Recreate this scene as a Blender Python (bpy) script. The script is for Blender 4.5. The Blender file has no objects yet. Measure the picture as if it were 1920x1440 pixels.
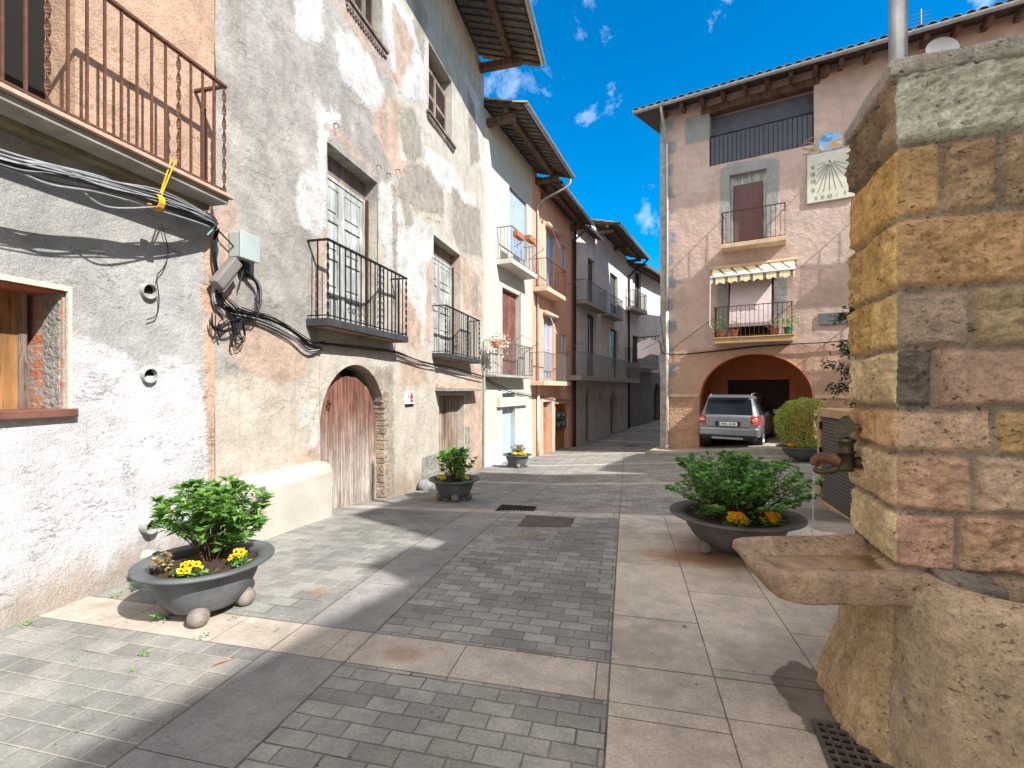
import bpy, math, random
import numpy as np
from mathutils import Vector, Matrix, noise as mnoise
R = math.radians
SC = bpy.context.scene
COL = SC.collection
random.seed(7)

# ------------------------------------------------------------------ camera
CAMZ, FPX, V0 = 1.55, 900.0, 730.0
cam = bpy.data.cameras.new("camera"); camo = bpy.data.objects.new("camera", cam); COL.objects.link(camo)
cam.sensor_width = 36; cam.lens = 36 * FPX / 1920; cam.clip_end = 2000; cam.clip_start = 0.05
cam.shift_y = 10 / 1920
camo.location = (0, 0, CAMZ); camo.rotation_euler = (R(90), 0, 0)
SC.camera = camo

# ------------------------------------------------------------------ sun, sky, exposure
SUN_AZ, SUN_EL = R(133.5), R(41)          # azimuth clockwise from +Y, elevation
to_sun = Vector((math.sin(SUN_AZ) * math.cos(SUN_EL), math.cos(SUN_AZ) * math.cos(SUN_EL), math.sin(SUN_EL)))
sl = bpy.data.lights.new("sun", 'SUN'); sl.energy = 3.1; sl.angle = R(0.6); sl.color = (1, .96, .90)
so = bpy.data.objects.new("sun", sl); COL.objects.link(so)
so.rotation_euler = (-to_sun).to_track_quat('-Z', 'Y').to_euler(); so.location = (20, -15, 30)
SC.view_settings.view_transform = 'Standard'; SC.view_settings.look = 'None'
SC.view_settings.exposure = 1.45; SC.view_settings.gamma = 1
W = bpy.data.worlds.new("World"); SC.world = W; W.use_nodes = True
def build_world():
    nt = W.node_tree; N = nt.nodes; L = nt.links; N.clear()
    out = N.new('ShaderNodeOutputWorld'); bg = N.new('ShaderNodeBackground')
    sky = N.new('ShaderNodeTexSky'); sky.sky_type = 'NISHITA'; sky.sun_disc = False
    sky.sun_elevation = SUN_EL; sky.sun_rotation = SUN_AZ; sky.altitude = 400
    sky.air_density = 1.0; sky.dust_density = 0.3; sky.ozone_density = 2.0
    hs = N.new('ShaderNodeHueSaturation'); hs.inputs['Saturation'].default_value = 1.62; hs.inputs['Hue'].default_value = .497
    hs.inputs['Value'].default_value = .62
    gm = N.new('ShaderNodeGamma'); gm.inputs['Gamma'].default_value = 1.0
    L.new(sky.outputs[0], gm.inputs['Color']); L.new(gm.outputs[0], hs.inputs['Color'])
    tc = N.new('ShaderNodeTexCoord')
    mp = N.new('ShaderNodeMapping'); mp.inputs['Scale'].default_value = (1, 1, 1.0); mp.inputs['Location'].default_value = (.31, .12, .0)
    L.new(tc.outputs['Generated'], mp.inputs['Vector'])
    n1 = N.new('ShaderNodeTexNoise'); n1.inputs['Scale'].default_value = 7.5; n1.inputs['Detail'].default_value = 7; n1.inputs['Roughness'].default_value = .62
    n1.inputs['Distortion'].default_value = .25
    L.new(mp.outputs[0], n1.inputs['Vector'])
    rp = N.new('ShaderNodeValToRGB'); rp.color_ramp.elements[0].position = .585; rp.color_ramp.elements[1].position = .80
    L.new(n1.outputs['Fac'], rp.inputs['Fac'])
    mul = N.new('ShaderNodeMath'); mul.operation = 'MULTIPLY'; mul.inputs[1].default_value = .55
    L.new(rp.outputs['Color'], mul.inputs[0])
    mx = N.new('ShaderNodeMix'); mx.data_type = 'RGBA'
    L.new(mul.outputs[0], mx.inputs[0]); L.new(hs.outputs[0], mx.inputs[6]); mx.inputs[7].default_value = (5., 5.6, 6.2, 1)
    # unseen bright cloud, added overhead and behind the camera as fill light
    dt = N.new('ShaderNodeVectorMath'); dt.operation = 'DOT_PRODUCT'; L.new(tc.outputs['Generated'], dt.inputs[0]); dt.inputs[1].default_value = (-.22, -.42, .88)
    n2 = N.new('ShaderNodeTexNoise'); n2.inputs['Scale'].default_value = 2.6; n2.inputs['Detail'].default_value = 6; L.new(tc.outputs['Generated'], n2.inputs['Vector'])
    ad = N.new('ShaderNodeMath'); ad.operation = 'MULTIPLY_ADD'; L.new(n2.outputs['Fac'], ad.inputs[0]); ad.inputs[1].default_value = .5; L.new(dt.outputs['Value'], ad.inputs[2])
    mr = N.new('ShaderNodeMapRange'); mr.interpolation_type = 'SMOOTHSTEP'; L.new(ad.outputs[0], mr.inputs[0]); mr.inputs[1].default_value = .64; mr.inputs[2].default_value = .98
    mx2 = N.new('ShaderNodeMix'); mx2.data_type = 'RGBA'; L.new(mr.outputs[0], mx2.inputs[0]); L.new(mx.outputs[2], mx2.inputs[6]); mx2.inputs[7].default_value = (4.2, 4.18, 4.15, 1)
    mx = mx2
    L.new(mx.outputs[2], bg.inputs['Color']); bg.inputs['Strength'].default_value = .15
    L.new(bg.outputs[0], out.inputs['Surface'])
build_world()

# ------------------------------------------------------------------ small helpers
def px(u, v, Y):
    """the point that the photograph shows at (u, v), at the real depth Y"""
    return Vector(((u - 960) / FPX * Y, Y, CAMZ + (V0 - v) / FPX * Y))

def lerp(a, b, t): return a + (b - a) * t
def clamp(x, a=0., b=1.): return max(a, min(b, x))

_BY = [(-60, 1.55), (4.6, 1.55), (6.2, 1.62), (8, 1.84), (10.5, 2.03), (13.5, 2.2), (17.75, 2.46), (22, 2.64), (27, 2.62), (31, 2.52), (37, 2.32), (60, 2.1), (200, 2.1)]
def _b(y):
    for (a, va), (b, vb) in zip(_BY, _BY[1:]):
        if y <= b: return lerp(va, vb, clamp((y - a) / (b - a)))
    return _BY[-1][1]
def zg(x, y):
    b = sum(_b(y + k * .3) for k in (-2, -1, 0, 1, 2)) / 5
    return CAMZ - b + .05 * clamp(x - 1, 0, 7) * clamp((y - 5) / 6) * clamp((23 - y) / 5)

class MB:
    """collects shapes and links them as ONE mesh object"""
    def __init__(s): s.v = []; s.f = []; s.c = None; s.uv = None; s.mi = []; s.cm = 0
    def add(s, vs, fs):
        o = len(s.v); s.v.extend([Vector(p) for p in vs]); s.f.extend([[i + o for i in f] for f in fs]); s.mi.extend([s.cm] * len(fs))
    def hexa(s, p):      # 8 points: bottom ring 0-3, top ring 4-7
        s.add(p, [(3, 2, 1, 0), (4, 5, 6, 7), (0, 1, 5, 4), (1, 2, 6, 5), (2, 3, 7, 6), (3, 0, 4, 7)])
    def box(s, x0, x1, y0, y1, z0, z1):
        s.hexa([(x0, y0, z0), (x1, y0, z0), (x1, y1, z0), (x0, y1, z0), (x0, y0, z1), (x1, y0, z1), (x1, y1, z1), (x0, y1, z1)])
    def fbox(s, F, s0, s1, z0, z1, d0, d1):
        d0, d1 = max(d0, d1), min(d0, d1)
        s.hexa([F.pt(s0, z0, d0), F.pt(s1, z0, d0), F.pt(s1, z0, d1), F.pt(s0, z0, d1), F.pt(s0, z1, d0), F.pt(s1, z1, d0), F.pt(s1, z1, d1), F.pt(s0, z1, d1)])
    def quad(s, a, b, c, d): s.add([a, b, c, d], [(0, 1, 2, 3)])
    def tube(s, path, r, seg=6, caps=True):
        path = [Vector(p) for p in path]; n = len(path)
        rr = r if isinstance(r, (list, tuple)) else [r] * n
        vs = []; fs = []; prev = None
        for i, p in enumerate(path):
            t = (path[min(i + 1, n - 1)] - path[max(i - 1, 0)])
            if t.length < 1e-9: t = Vector((0, 0, 1))
            t.normalize()
            a = prev if prev is not None else (Vector((0, 0, 1)) if abs(t.z) < .9 else Vector((1, 0, 0)))
            a = a - t * a.dot(t)
            if a.length < 1e-6: a = Vector((1, 0, 0)) - t * t.x
            a.normalize(); prev = a; b = t.cross(a)
            for k in range(seg):
                q = 2 * math.pi * k / seg
                vs.append(p + (a * math.cos(q) + b * math.sin(q)) * rr[i])
        for i in range(n - 1):
            for k in range(seg):
                k2 = (k + 1) % seg
                fs.append((i * seg + k, i * seg + k2, (i + 1) * seg + k2, (i + 1) * seg + k))
        if caps: fs.append(tuple(range(seg))[::-1]); fs.append(tuple((n - 1) * seg + k for k in range(seg)))
        s.add(vs, fs)
    def lathe(s, prof, c=(0, 0, 0), seg=32, axis='z'):
        vs = []; fs = []; n = len(prof); c = Vector(c)
        for (r, z) in prof:
            for k in range(seg):
                q = 2 * math.pi * k / seg
                p = Vector((r * math.cos(q), r * math.sin(q), z))
                if axis == 'y': p = Vector((p.x, p.z, p.y))
                if axis == 'x': p = Vector((p.z, p.x, p.y))
                vs.append(c + p)
        for i in range(n - 1):
            for k in range(seg):
                k2 = (k + 1) % seg
                fs.append((i * seg + k, i * seg + k2, (i + 1) * seg + k2, (i + 1) * seg + k))
        s.add(vs, fs)
    def ball(s, c, r, seg=16, sq=(1, 1, 1)):
        c = Vector(c); prof = [(r * math.sin(math.pi * i / seg) + 1e-5, -r * math.cos(math.pi * i / seg)) for i in range(seg + 1)]
        o = len(s.v); s.lathe(prof, (0, 0, 0), seg * 2)
        for i in range(o, len(s.v)):
            p = s.v[i]; s.v[i] = c + Vector((p.x * sq[0], p.y * sq[1], p.z * sq[2]))
    def build(s, name, mat, parent=None, smooth=False, bevel=0, loc=None, attr=None, uv=None):
        off = Vector((0, 0, 0))
        q = parent
        while q is not None: off = off + q.location; q = q.parent
        me = bpy.data.meshes.new(name)
        me.from_pydata([tuple(p - off) for p in s.v], [], s.f)
        for m in (mat if isinstance(mat, (list, tuple)) else [mat]): me.materials.append(m)
        if any(s.mi): me.polygons.foreach_set('material_index', s.mi)
        if smooth: me.polygons.foreach_set('use_smooth', [True] * len(me.polygons))
        if attr is not None:
            a = me.attributes.new('patch', 'FLOAT_COLOR', 'POINT')
            a.data.foreach_set('color', np.asarray(attr, dtype=np.float32).ravel())
        if uv is not None:
            l = me.uv_layers.new(name='UVMap'); vi = np.empty(len(me.loops), dtype=np.int32); me.loops.foreach_get('vertex_index', vi)
            l.data.foreach_set('uv', np.asarray(uv, dtype=np.float32)[vi].ravel())
        me.update()
        o = bpy.data.objects.new(name, me); COL.objects.link(o)
        if parent is not None: o.parent = parent
        if bevel:
            b = o.modifiers.new('bevel', 'BEVEL'); b.width = bevel; b.segments = 2; b.limit_method = 'ANGLE'; b.angle_limit = R(40)
        return o

def tag(o, label, cat=None, group=None, kind=None):
    if label: o['label'] = label
    if cat: o['category'] = cat
    if group: o['group'] = group
    if kind: o['kind'] = kind
    return o
def thing(name, label, cat, loc=(0, 0, 0), group=None):
    o = bpy.data.objects.new(name, None); COL.objects.link(o); o.location = loc; o.empty_display_size = .2
    return tag(o, label, cat, group)
def children(o): return [c for c in COL.objects if c.parent == o]

class Fr:
    """a wall plane: origin (x, y), unit direction along u, unit outward normal n"""
    def __init__(s, P, u):
        s.P = Vector(P); s.u = Vector(u).normalized(); s.n = Vector((s.u.y, -s.u.x))
    def pt(s, a, z, d=0.):
        q = s.P + s.u * a + s.n * d
        return Vector((q.x, q.y, z))
    def s(s, u, d=0.):
        r = (u - 960) / FPX; q = s.P + s.n * d
        return (r * q.y - q.x) / (s.u.x - r * s.u.y)
    def z(s, u, v, d=0.):
        a = s.s(u, d); Y = (s.P + s.u * a + s.n * d).y
        return CAMZ + (V0 - v) / FPX * Y
    def sz(s, u, v, d=0.): return s.s(u, d), s.z(u, v, d)
    def g(s, a, d=0.):
        q = s.pt(a, 0, d); return zg(q.x, q.y)

# ------------------------------------------------------------------ material helper
class G:
    def __init__(s, name, rough=.8, metal=0., spec=.3):
        s.m = bpy.data.materials.new(name); s.m.use_nodes = True; s.nt = s.m.node_tree; s.N = s.nt.nodes; s.L = s.nt.links
        s.b = s.N['Principled BSDF']; s.b.inputs['Roughness'].default_value = rough; s.b.inputs['Metallic'].default_value = metal
        s.b.inputs['Specular IOR Level'].default_value = spec
        s._tc = None
    def put(s, sock, v):
        if isinstance(v, bpy.types.NodeSocket): s.L.new(v, sock)
        elif isinstance(v, (tuple, list)) and len(v) == 3 and sock.type == 'RGBA': sock.default_value = (*v, 1)
        else: sock.default_value = v
    def n(s, t, **k):
        x = s.N.new(t)
        for a, b in k.items(): setattr(x, a, b)
        return x
    def tc(s, w='Object'):
        if s._tc is None: s._tc = s.n('ShaderNodeTexCoord')
        return s._tc.outputs[w]
    def map(s, v, sc=(1, 1, 1), loc=(0, 0, 0), rot=(0, 0, 0)):
        x = s.n('ShaderNodeMapping'); s.put(x.inputs['Vector'], v); x.inputs['Scale'].default_value = sc; x.inputs['Location'].default_value = loc; x.inputs['Rotation'].default_value = rot
        return x.outputs[0]
    def noise(s, sc, det=5, ro=.55, vec=None, dist=0.):
        x = s.n('ShaderNodeTexNoise'); s.put(x.inputs['Vector'], vec if vec is not None else s.tc()); s.put(x.inputs['Scale'], sc)
        x.inputs['Detail'].default_value = det; x.inputs['Roughness'].default_value = ro; x.inputs['Distortion'].default_value = dist
        return x.outputs['Fac']
    def voro(s, sc, vec=None, feat='F1', rnd=1.):
        x = s.n('ShaderNodeTexVoronoi'); x.feature = feat; s.put(x.inputs['Vector'], vec if vec is not None else s.tc()); x.inputs['Scale'].default_value = sc
        x.inputs['Randomness'].default_value = rnd
        return x.outputs['Distance']
    def math(s, op, a, b=0., c=0., cl=False):
        x = s.n('ShaderNodeMath', operation=op, use_clamp=cl)
        for i, v in enumerate((a, b, c)):
            if i < len(x.inputs): s.put(x.inputs[i], v)
        return x.outputs[0]
    def mr(s, v, a, b, c=0., d=1., smooth=True):
        x = s.n('ShaderNodeMapRange'); x.interpolation_type = 'SMOOTHSTEP' if smooth else 'LINEAR'
        s.put(x.inputs[0], v); x.inputs[1].default_value = a; x.inputs[2].default_value = b; x.inputs[3].default_value = c; x.inputs[4].default_value = d
        return x.outputs[0]
    def mix(s, f, a, b, mode='MIX'):
        x = s.n('ShaderNodeMix'); x.data_type = 'RGBA'; x.blend_type = mode
        s.put(x.inputs[0], f); s.put(x.inputs[6], a if isinstance(a, bpy.types.NodeSocket) else (*a[:3], 1)); s.put(x.inputs[7], b if isinstance(b, bpy.types.NodeSocket) else (*b[:3], 1))
        return x.outputs[2]
    def scale(s, col, f):     # multiply a colour by a factor socket
        x = s.n('ShaderNodeVectorMath', operation='SCALE'); s.put(x.inputs[0], col if isinstance(col, bpy.types.NodeSocket) else tuple(col)); s.put(x.inputs['Scale'], f)
        return x.outputs[0]
    def bump(s, h, st=.5, di=.02, prev=None):
        x = s.n('ShaderNodeBump'); s.put(x.inputs['Height'], h); x.inputs['Strength'].default_value = st; x.inputs['Distance'].default_value = di
        if prev is not None: s.L.new(prev, x.inputs['Normal'])
        return x.outputs[0]
    def fin(s, col=None, normal=None, rough=None):
        if col is not None: s.put(s.b.inputs['Base Color'], col if isinstance(col, bpy.types.NodeSocket) else (*col[:3], 1))
        if normal is not None: s.L.new(normal, s.b.inputs['Normal'])
        if rough is not None: s.put(s.b.inputs['Roughness'], rough)
        return s.m

def simple(name, col, rough=.7, metal=0., var=.25, sc=6., bump=.2, bsc=40., spec=.3, bd=.01):
    g = G(name, rough, metal, spec)
    f = g.mr(g.noise(sc, 6, .6), .25, .75, 1 - var, 1 + var * .6)
    return g.fin(g.scale(col, f), g.bump(g.noise(bsc, 4), bump, bd) if bump else None)

def plaster(name, base, cols, bump=.5, bsc=14., var=.18, edge=.22, streak=.15, grit=.3, soft=.10, bd=.03, crack=0., solid=(), grime=None):
    """wall plaster in layers: attribute 'patch' R, G, B places up to three coats over the base, with ragged edges"""
    g = G(name, .92, 0, .15)
    at = g.n('ShaderNodeAttribute', attribute_name='patch'); sp = g.n('ShaderNodeSeparateColor'); g.L.new(at.outputs['Color'], sp.inputs[0])
    big = g.noise(.9, 5, .6); mid = g.noise(3.5, 7, .65); fine = g.noise(bsc, 6, .65); gr = g.noise(90, 3, .6)
    e = g.math('ADD', g.math('MULTIPLY', g.math('SUBTRACT', mid, .5), edge * 2.2), g.math('MULTIPLY', g.math('SUBTRACT', fine, .5), edge * .9))
    vf = g.math('MULTIPLY', g.mr(mid, .25, .75, 1 - var, 1 + var * .7), g.mr(big, .3, .7, 1 - var * .8, 1 + var * .5))
    col = g.scale(base, vf); h = g.math('MULTIPLY', fine, .6)
    for i, c in enumerate(cols):
        if c is None: continue
        c, rise = c
        m = g.mr(g.math('ADD', sp.outputs[i], e), .5 - soft, .5 + soft)
        nn = g.noise(2.2 + i, 8, .72); vf2 = g.mr(nn, .25, .75, 1 - var * 1.3, 1 + var * .7)
        if i not in solid: m = g.math('MULTIPLY', m, g.mr(g.noise(5.5 + i * 2, 8, .75), .24, .42, .45, 1.))
        col = g.mix(m, col, g.scale(c, vf2)); h = g.math('ADD', h, g.math('MULTIPLY', m, rise))
    if streak:
        st = g.noise(1., 5, .6, g.map(g.tc(), (5, 5, .45)))
        col = g.mix(g.mr(st, .55, .8, 0, streak), col, (.16, .13, .10))
    if crack:
        w = g.noise(1., 6, .65, g.map(g.tc(), (2.6, 2.6, 6.5)), .6); ck = g.mr(g.math('ABSOLUTE', g.math('SUBTRACT', w, .5)), .0, .010, 1, 0)
        ck = g.math('MULTIPLY', ck, g.mr(g.noise(2.1, 4, .6, g.map(g.tc(), (1, 1, 1), (7, 3, 5))), .50, .60)); col = g.mix(g.math('MULTIPLY', ck, crack), col, (.10, .085, .07)); h = g.math('SUBTRACT', h, g.math('MULTIPLY', ck, min(.6, crack * 1.5)))
    if grime is not None:      # splashed dirt along the foot of the wall
        sx = g.n('ShaderNodeSeparateXYZ'); g.L.new(g.tc(), sx.inputs[0])
        zz = g.math('ADD', sx.outputs[2], g.math('MULTIPLY', g.math('MAXIMUM', g.math('ADD', sx.outputs[1], grime), 0.), .075))
        zz = g.math('ADD', zz, g.math('MULTIPLY', g.math('SUBTRACT', g.noise(1., 7, .65, g.map(g.tc(), (4, 4, 1.6))), .5), .9))
        col = g.mix(g.mr(zz, .0, .42, .72, 0), col, (.27, .205, .145))
    spk = g.mr(gr, .3, .7, 1 - grit * .35, 1 + grit * .2)
    col = g.scale(col, spk)
    h = g.math('ADD', h, g.math('MULTIPLY', gr, .12 * grit * 2))
    return g.fin(col, g.bump(h, bump, bd))

def wood(name, c1, c2, c3=None, zsplit=None, plank=.2, axis=None, rough=.8, gap=True):
    """boards with vertical grain; axis = direction across the boards"""
    g = G(name, rough, 0, .2)
    o = g.tc()
    gr = g.noise(1., 8, .7, g.map(o, (22, 22, 1.1)), .4); big = g.noise(2.5, 4)
    col = g.mix(g.mr(gr, .3, .72), c1, c2)
    if c3 is not None:
        sp = g.n('ShaderNodeSeparateXYZ'); g.L.new(o, sp.inputs[0])
        zz = g.math('ADD', sp.outputs[2], g.math('MULTIPLY', g.math('SUBTRACT', g.noise(1.6, 6, .6, g.map(o, (3, 3, .8))), .5), 1.3))
        col = g.mix(g.mr(zz, zsplit[0], zsplit[1]), g.mix(g.mr(gr, .3, .7), c3[0], c3[1]), col)
    col = g.scale(col, g.math('MULTIPLY', g.mr(big, .3, .7, .75, 1.2), g.mr(g.noise(1., 5, .6, g.map(o, (9, 9, .7), (3, 1, 2))), .3, .7, .7, 1.2)))
    ck = g.noise(1., 4, .6, g.map(o, (16, 16, .5), (1, 5, 0)), .3); col = g.mix(g.mr(g.math('ABSOLUTE', g.math('SUBTRACT', ck, .5)), .0, .018, .75, 0), col, (.03, .02, .015))
    h = gr
    return g.fin(col, g.bump(h, .5, .012))

M = {}
def mats():
    M['iron'] = simple('iron', (.018, .018, .02), .55, .3, .3, 30, .3, 60)
    M['brown_iron'] = simple('brown_iron', (.13, .062, .04), .6, .1, .3, 20, .2, 60)
    M['drain'] = simple('dull_drain_iron', (.12, .10, .08), .7, .2, .4, 30, .4, 60)
    M['rust'] = simple('rusty_iron', (.1, .045, .025), .8, .2, .4, 30, .4, 60)
    M['grey_iron'] = simple('grey_iron', (.2, .2, .2), .5, .3, .2, 20, .1)
    M['zinc'] = simple('zinc', (.42, .43, .43), .42, .65, .25, 9, .1, 30)
    M['white_pipe'] = simple('white_pipe', (.72, .70, .66), .5, 0, .25, 7, .1)
    M['pvc'] = simple('grey_plastic_pipe', (.36, .37, .355), .5, 0, .15, 7, 0)
    M['concrete'] = simple('concrete', (.36, .34, .30), .9, 0, .3, 5, .5, 35)
    M['slab_cream'] = simple('painted_slab', (.62, .45, .32), .9, 0, .2, 5, .3, 30)
    M['stone'] = simple('pale_stone', (.36, .34, .30), .9, 0, .35, 7, .7, 30, bd=.02)
    M['greystone'] = simple('grey_stone', (.27, .27, .27), .9, 0, .35, 9, .7, 35, bd=.02)
    M['tile'] = simple('roof_tile', (.30, .16, .09), .85, 0, .5, 5, .4, 50)
    M['tile_grey'] = simple('weathered_roof_tile', (.22, .16, .11), .9, 0, .55, 6, .4, 50)
    M['tile_pale'] = simple('pale_roof_tile', (.5, .4, .2), .9, 0, .5, 6, .4, 50)
    M['plank'] = simple('eave_plank', (.135, .105, .085), .85, 0, .5, 7, .5, 50)
    M['beam'] = wood('eave_beam', (.10, .06, .042), (.18, .11, .08))
    M['soffit'] = simple('soffit_board', (.07, .05, .045), .9, 0, .4, 5, .3)
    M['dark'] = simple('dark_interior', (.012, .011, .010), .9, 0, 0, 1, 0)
    M['glass'] = simple('window_glass', (.02, .025, .03), .08, 0, 0, 1, 0, spec=.6)
    M['white_wood'] = wood('pale_painted_wood', (.36, .385, .36), (.47, .485, .46))
    M['brown_wood'] = wood('brown_wood', (.17, .07, .05), (.27, .12, .09))
    M['grey_brown'] = wood('grey_brown_wood', (.16, .12, .10), (.30, .24, .20))
    M['orange_wood'] = wood('orange_board', (.30, .15, .06), (.38, .20, .08))
    M['salmon_wood'] = wood('salmon_door', (.42, .17, .08), (.52, .22, .11))
    M['oldred'] = wood('old_red_door', (.105, .042, .03), (.30, .15, .11), ((.25, .195, .16), (.58, .53, .48)), (.35, 1.55))
    M['oldgrey'] = wood('old_grey_door', (.18, .12, .08), (.40, .33, .26))
    M['blue_door'] = simple('blue_door_paint', (.36, .46, .60), .6, 0, .12, 3, .1)
    M['blue_glass'] = simple('sky_lit_glass', (.30, .37, .50), .12, 0, .1, 3, 0, spec=.6)
    M['blind'] = simple('brown_roller_blind', (.17, .095, .09), .8, 0, .2, 12, 0)
    M['blind_pale'] = simple('pale_roller_blind', (.62, .52, .52), .8, 0, .12, 9, 0)
    M['grey_curtain'] = simple('grey_blue_curtain', (.13, .14, .18), .8, 0, .2, 3, .3, 12)
    M['grey_sheet'] = simple('grey_sheet', (.105, .115, .145), .7, 0, .12, 3, 0)
    M['wire'] = simple('black_cable', (.012, .012, .013), .5, 0, .2, 20, 0)
    M['wire_grey'] = simple('grey_cable', (.30, .31, .33), .5, 0, .2, 20, 0)
    M['yellow_rope'] = simple('yellow_rope', (.75, .42, .02), .7, 0, .2, 60, 0)
    M['boxgrey'] = simple('grey_plastic_box', (.36, .42, .405), .5, 0, .1, 3, 0)
    M['boxdark'] = simple('grey_brown_box', (.19, .18, .165), .5, 0, .12, 3, 0)
    M['teal'] = simple('teal_tape', (.2, .55, .45), .5, 0, .1, 3, 0)
    M['planter'] = simple('dark_cast_planter', (.12, .13, .138), .62, 0, .45, 3, .35, 25, spec=.35)
    M['planter_rust'] = simple('brownish_cast_planter', (.125, .11, .10), .6, 0, .45, 3, .35, 25, spec=.35)
    M['ballstone'] = simple('stone_ball', (.23, .20, .175), .8, 0, .4, 14, .5, 60)
    M['soil'] = simple('soil', (.075, .045, .032), 1, 0, .6, 30, 1., 50, bd=.03)
    M['yellow'] = simple('yellow_petal', (.86, .60, .02), .6, 0, .25, 40, 0)
    M['gold'] = simple('golden_petal', (.78, .36, .012), .6, 0, .25, 40, 0)
    M['petal_dark'] = simple('dark_petal', (.03, .008, .004), .6, 0, 0, 1, 0)
    M['bronze'] = simple('bronze', (.11, .095, .065), .45, .75, .5, 12, .5, 40)
    M['copper'] = simple('copper_bronze', (.20, .10, .065), .45, .7, .4, 12, .4, 40)
    M['red'] = simple('red_print', (.45, .04, .04), .5, 0, .1, 3, 0)
    M['white'] = simple('white_print', (.75, .75, .75), .5, 0, .05, 3, 0)
    M['black'] = simple('black_print', (.01, .01, .012), .5, 0, 0, 3, 0)
    M['terracotta'] = simple('terracotta', (.42, .15, .075), .8, 0, .2, 8, .2)
    M['clay_sill'] = simple('clay_sill', (.17, .075, .055), .8, 0, .3, 8, .3)
    M['mailbox'] = simple('black_mailbox', (.018, .018, .02), .4, 0, .1, 8, 0)
    M['dish'] = simple('white_dish', (.6, .6, .62), .5, 0, .1, 3, 0)
    M['tan'] = simple('tan_render', (.52, .34, .19), .9, 0, .2, 4, .4, 40)
    M['water'] = simple('water', (.85, .9, .95), .05, 0, 0, 1, 0, spec=.6)
    M['water'].node_tree.nodes['Principled BSDF'].inputs['Transmission Weight'].default_value = .9
    M['clean'] = simple('painted_metal_white', (.62, .62, .66), .5, 0, .1, 4, 0)
def leafmat(name, c1, c2, tr=.3):
    g = G(name, .36, 0, .5)
    f = g.noise(9, 4, .6)
    oi = g.n('ShaderNodeNewGeometry')
    rnd = oi.outputs['Random Per Island']
    col = g.mix(g.mr(g.math('ADD', g.math('MULTIPLY', f, .5), g.math('MULTIPLY', rnd, .5)), .25, .75), c1, c2)
    m = g.fin(col)
    t = g.n('ShaderNodeBsdfTranslucent'); g.L.new(g.scale(col, 1.6), t.inputs[0])
    mx = g.n('ShaderNodeMixShader'); mx.inputs[0].default_value = tr
    out = [x for x in g.N if x.type == 'OUTPUT_MATERIAL'][0]
    g.L.new(g.b.outputs[0], mx.inputs[1]); g.L.new(t.outputs[0], mx.inputs[2]); g.L.new(mx.outputs[0], out.inputs[0])
    return m
mats()
M['leaf'] = leafmat('shrub_leaf', (.05, .14, .025), (.19, .36, .07))
M['leaf2'] = leafmat('pale_shrub_leaf', (.06, .17, .03), (.20, .42, .08))
M['leaf3'] = leafmat('dark_shrub_leaf', (.065, .19, .045), (.23, .45, .12))
M['boxleaf'] = leafmat('box_leaf', (.20, .25, .04), (.52, .56, .15))
M['autumn'] = leafmat('reddish_leaf', (.22, .13, .05), (.45, .40, .18))
M['treeleaf'] = leafmat('dark_tree_leaf', (.02, .045, .018), (.065, .11, .035), .15)
M['pale_leaf'] = leafmat('pale_blossom', (.6, .5, .4), (.75, .68, .6), .2)
M['stem'] = simple('plant_stem', (.09, .06, .035), .8, 0, .3, 30, .2)
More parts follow.
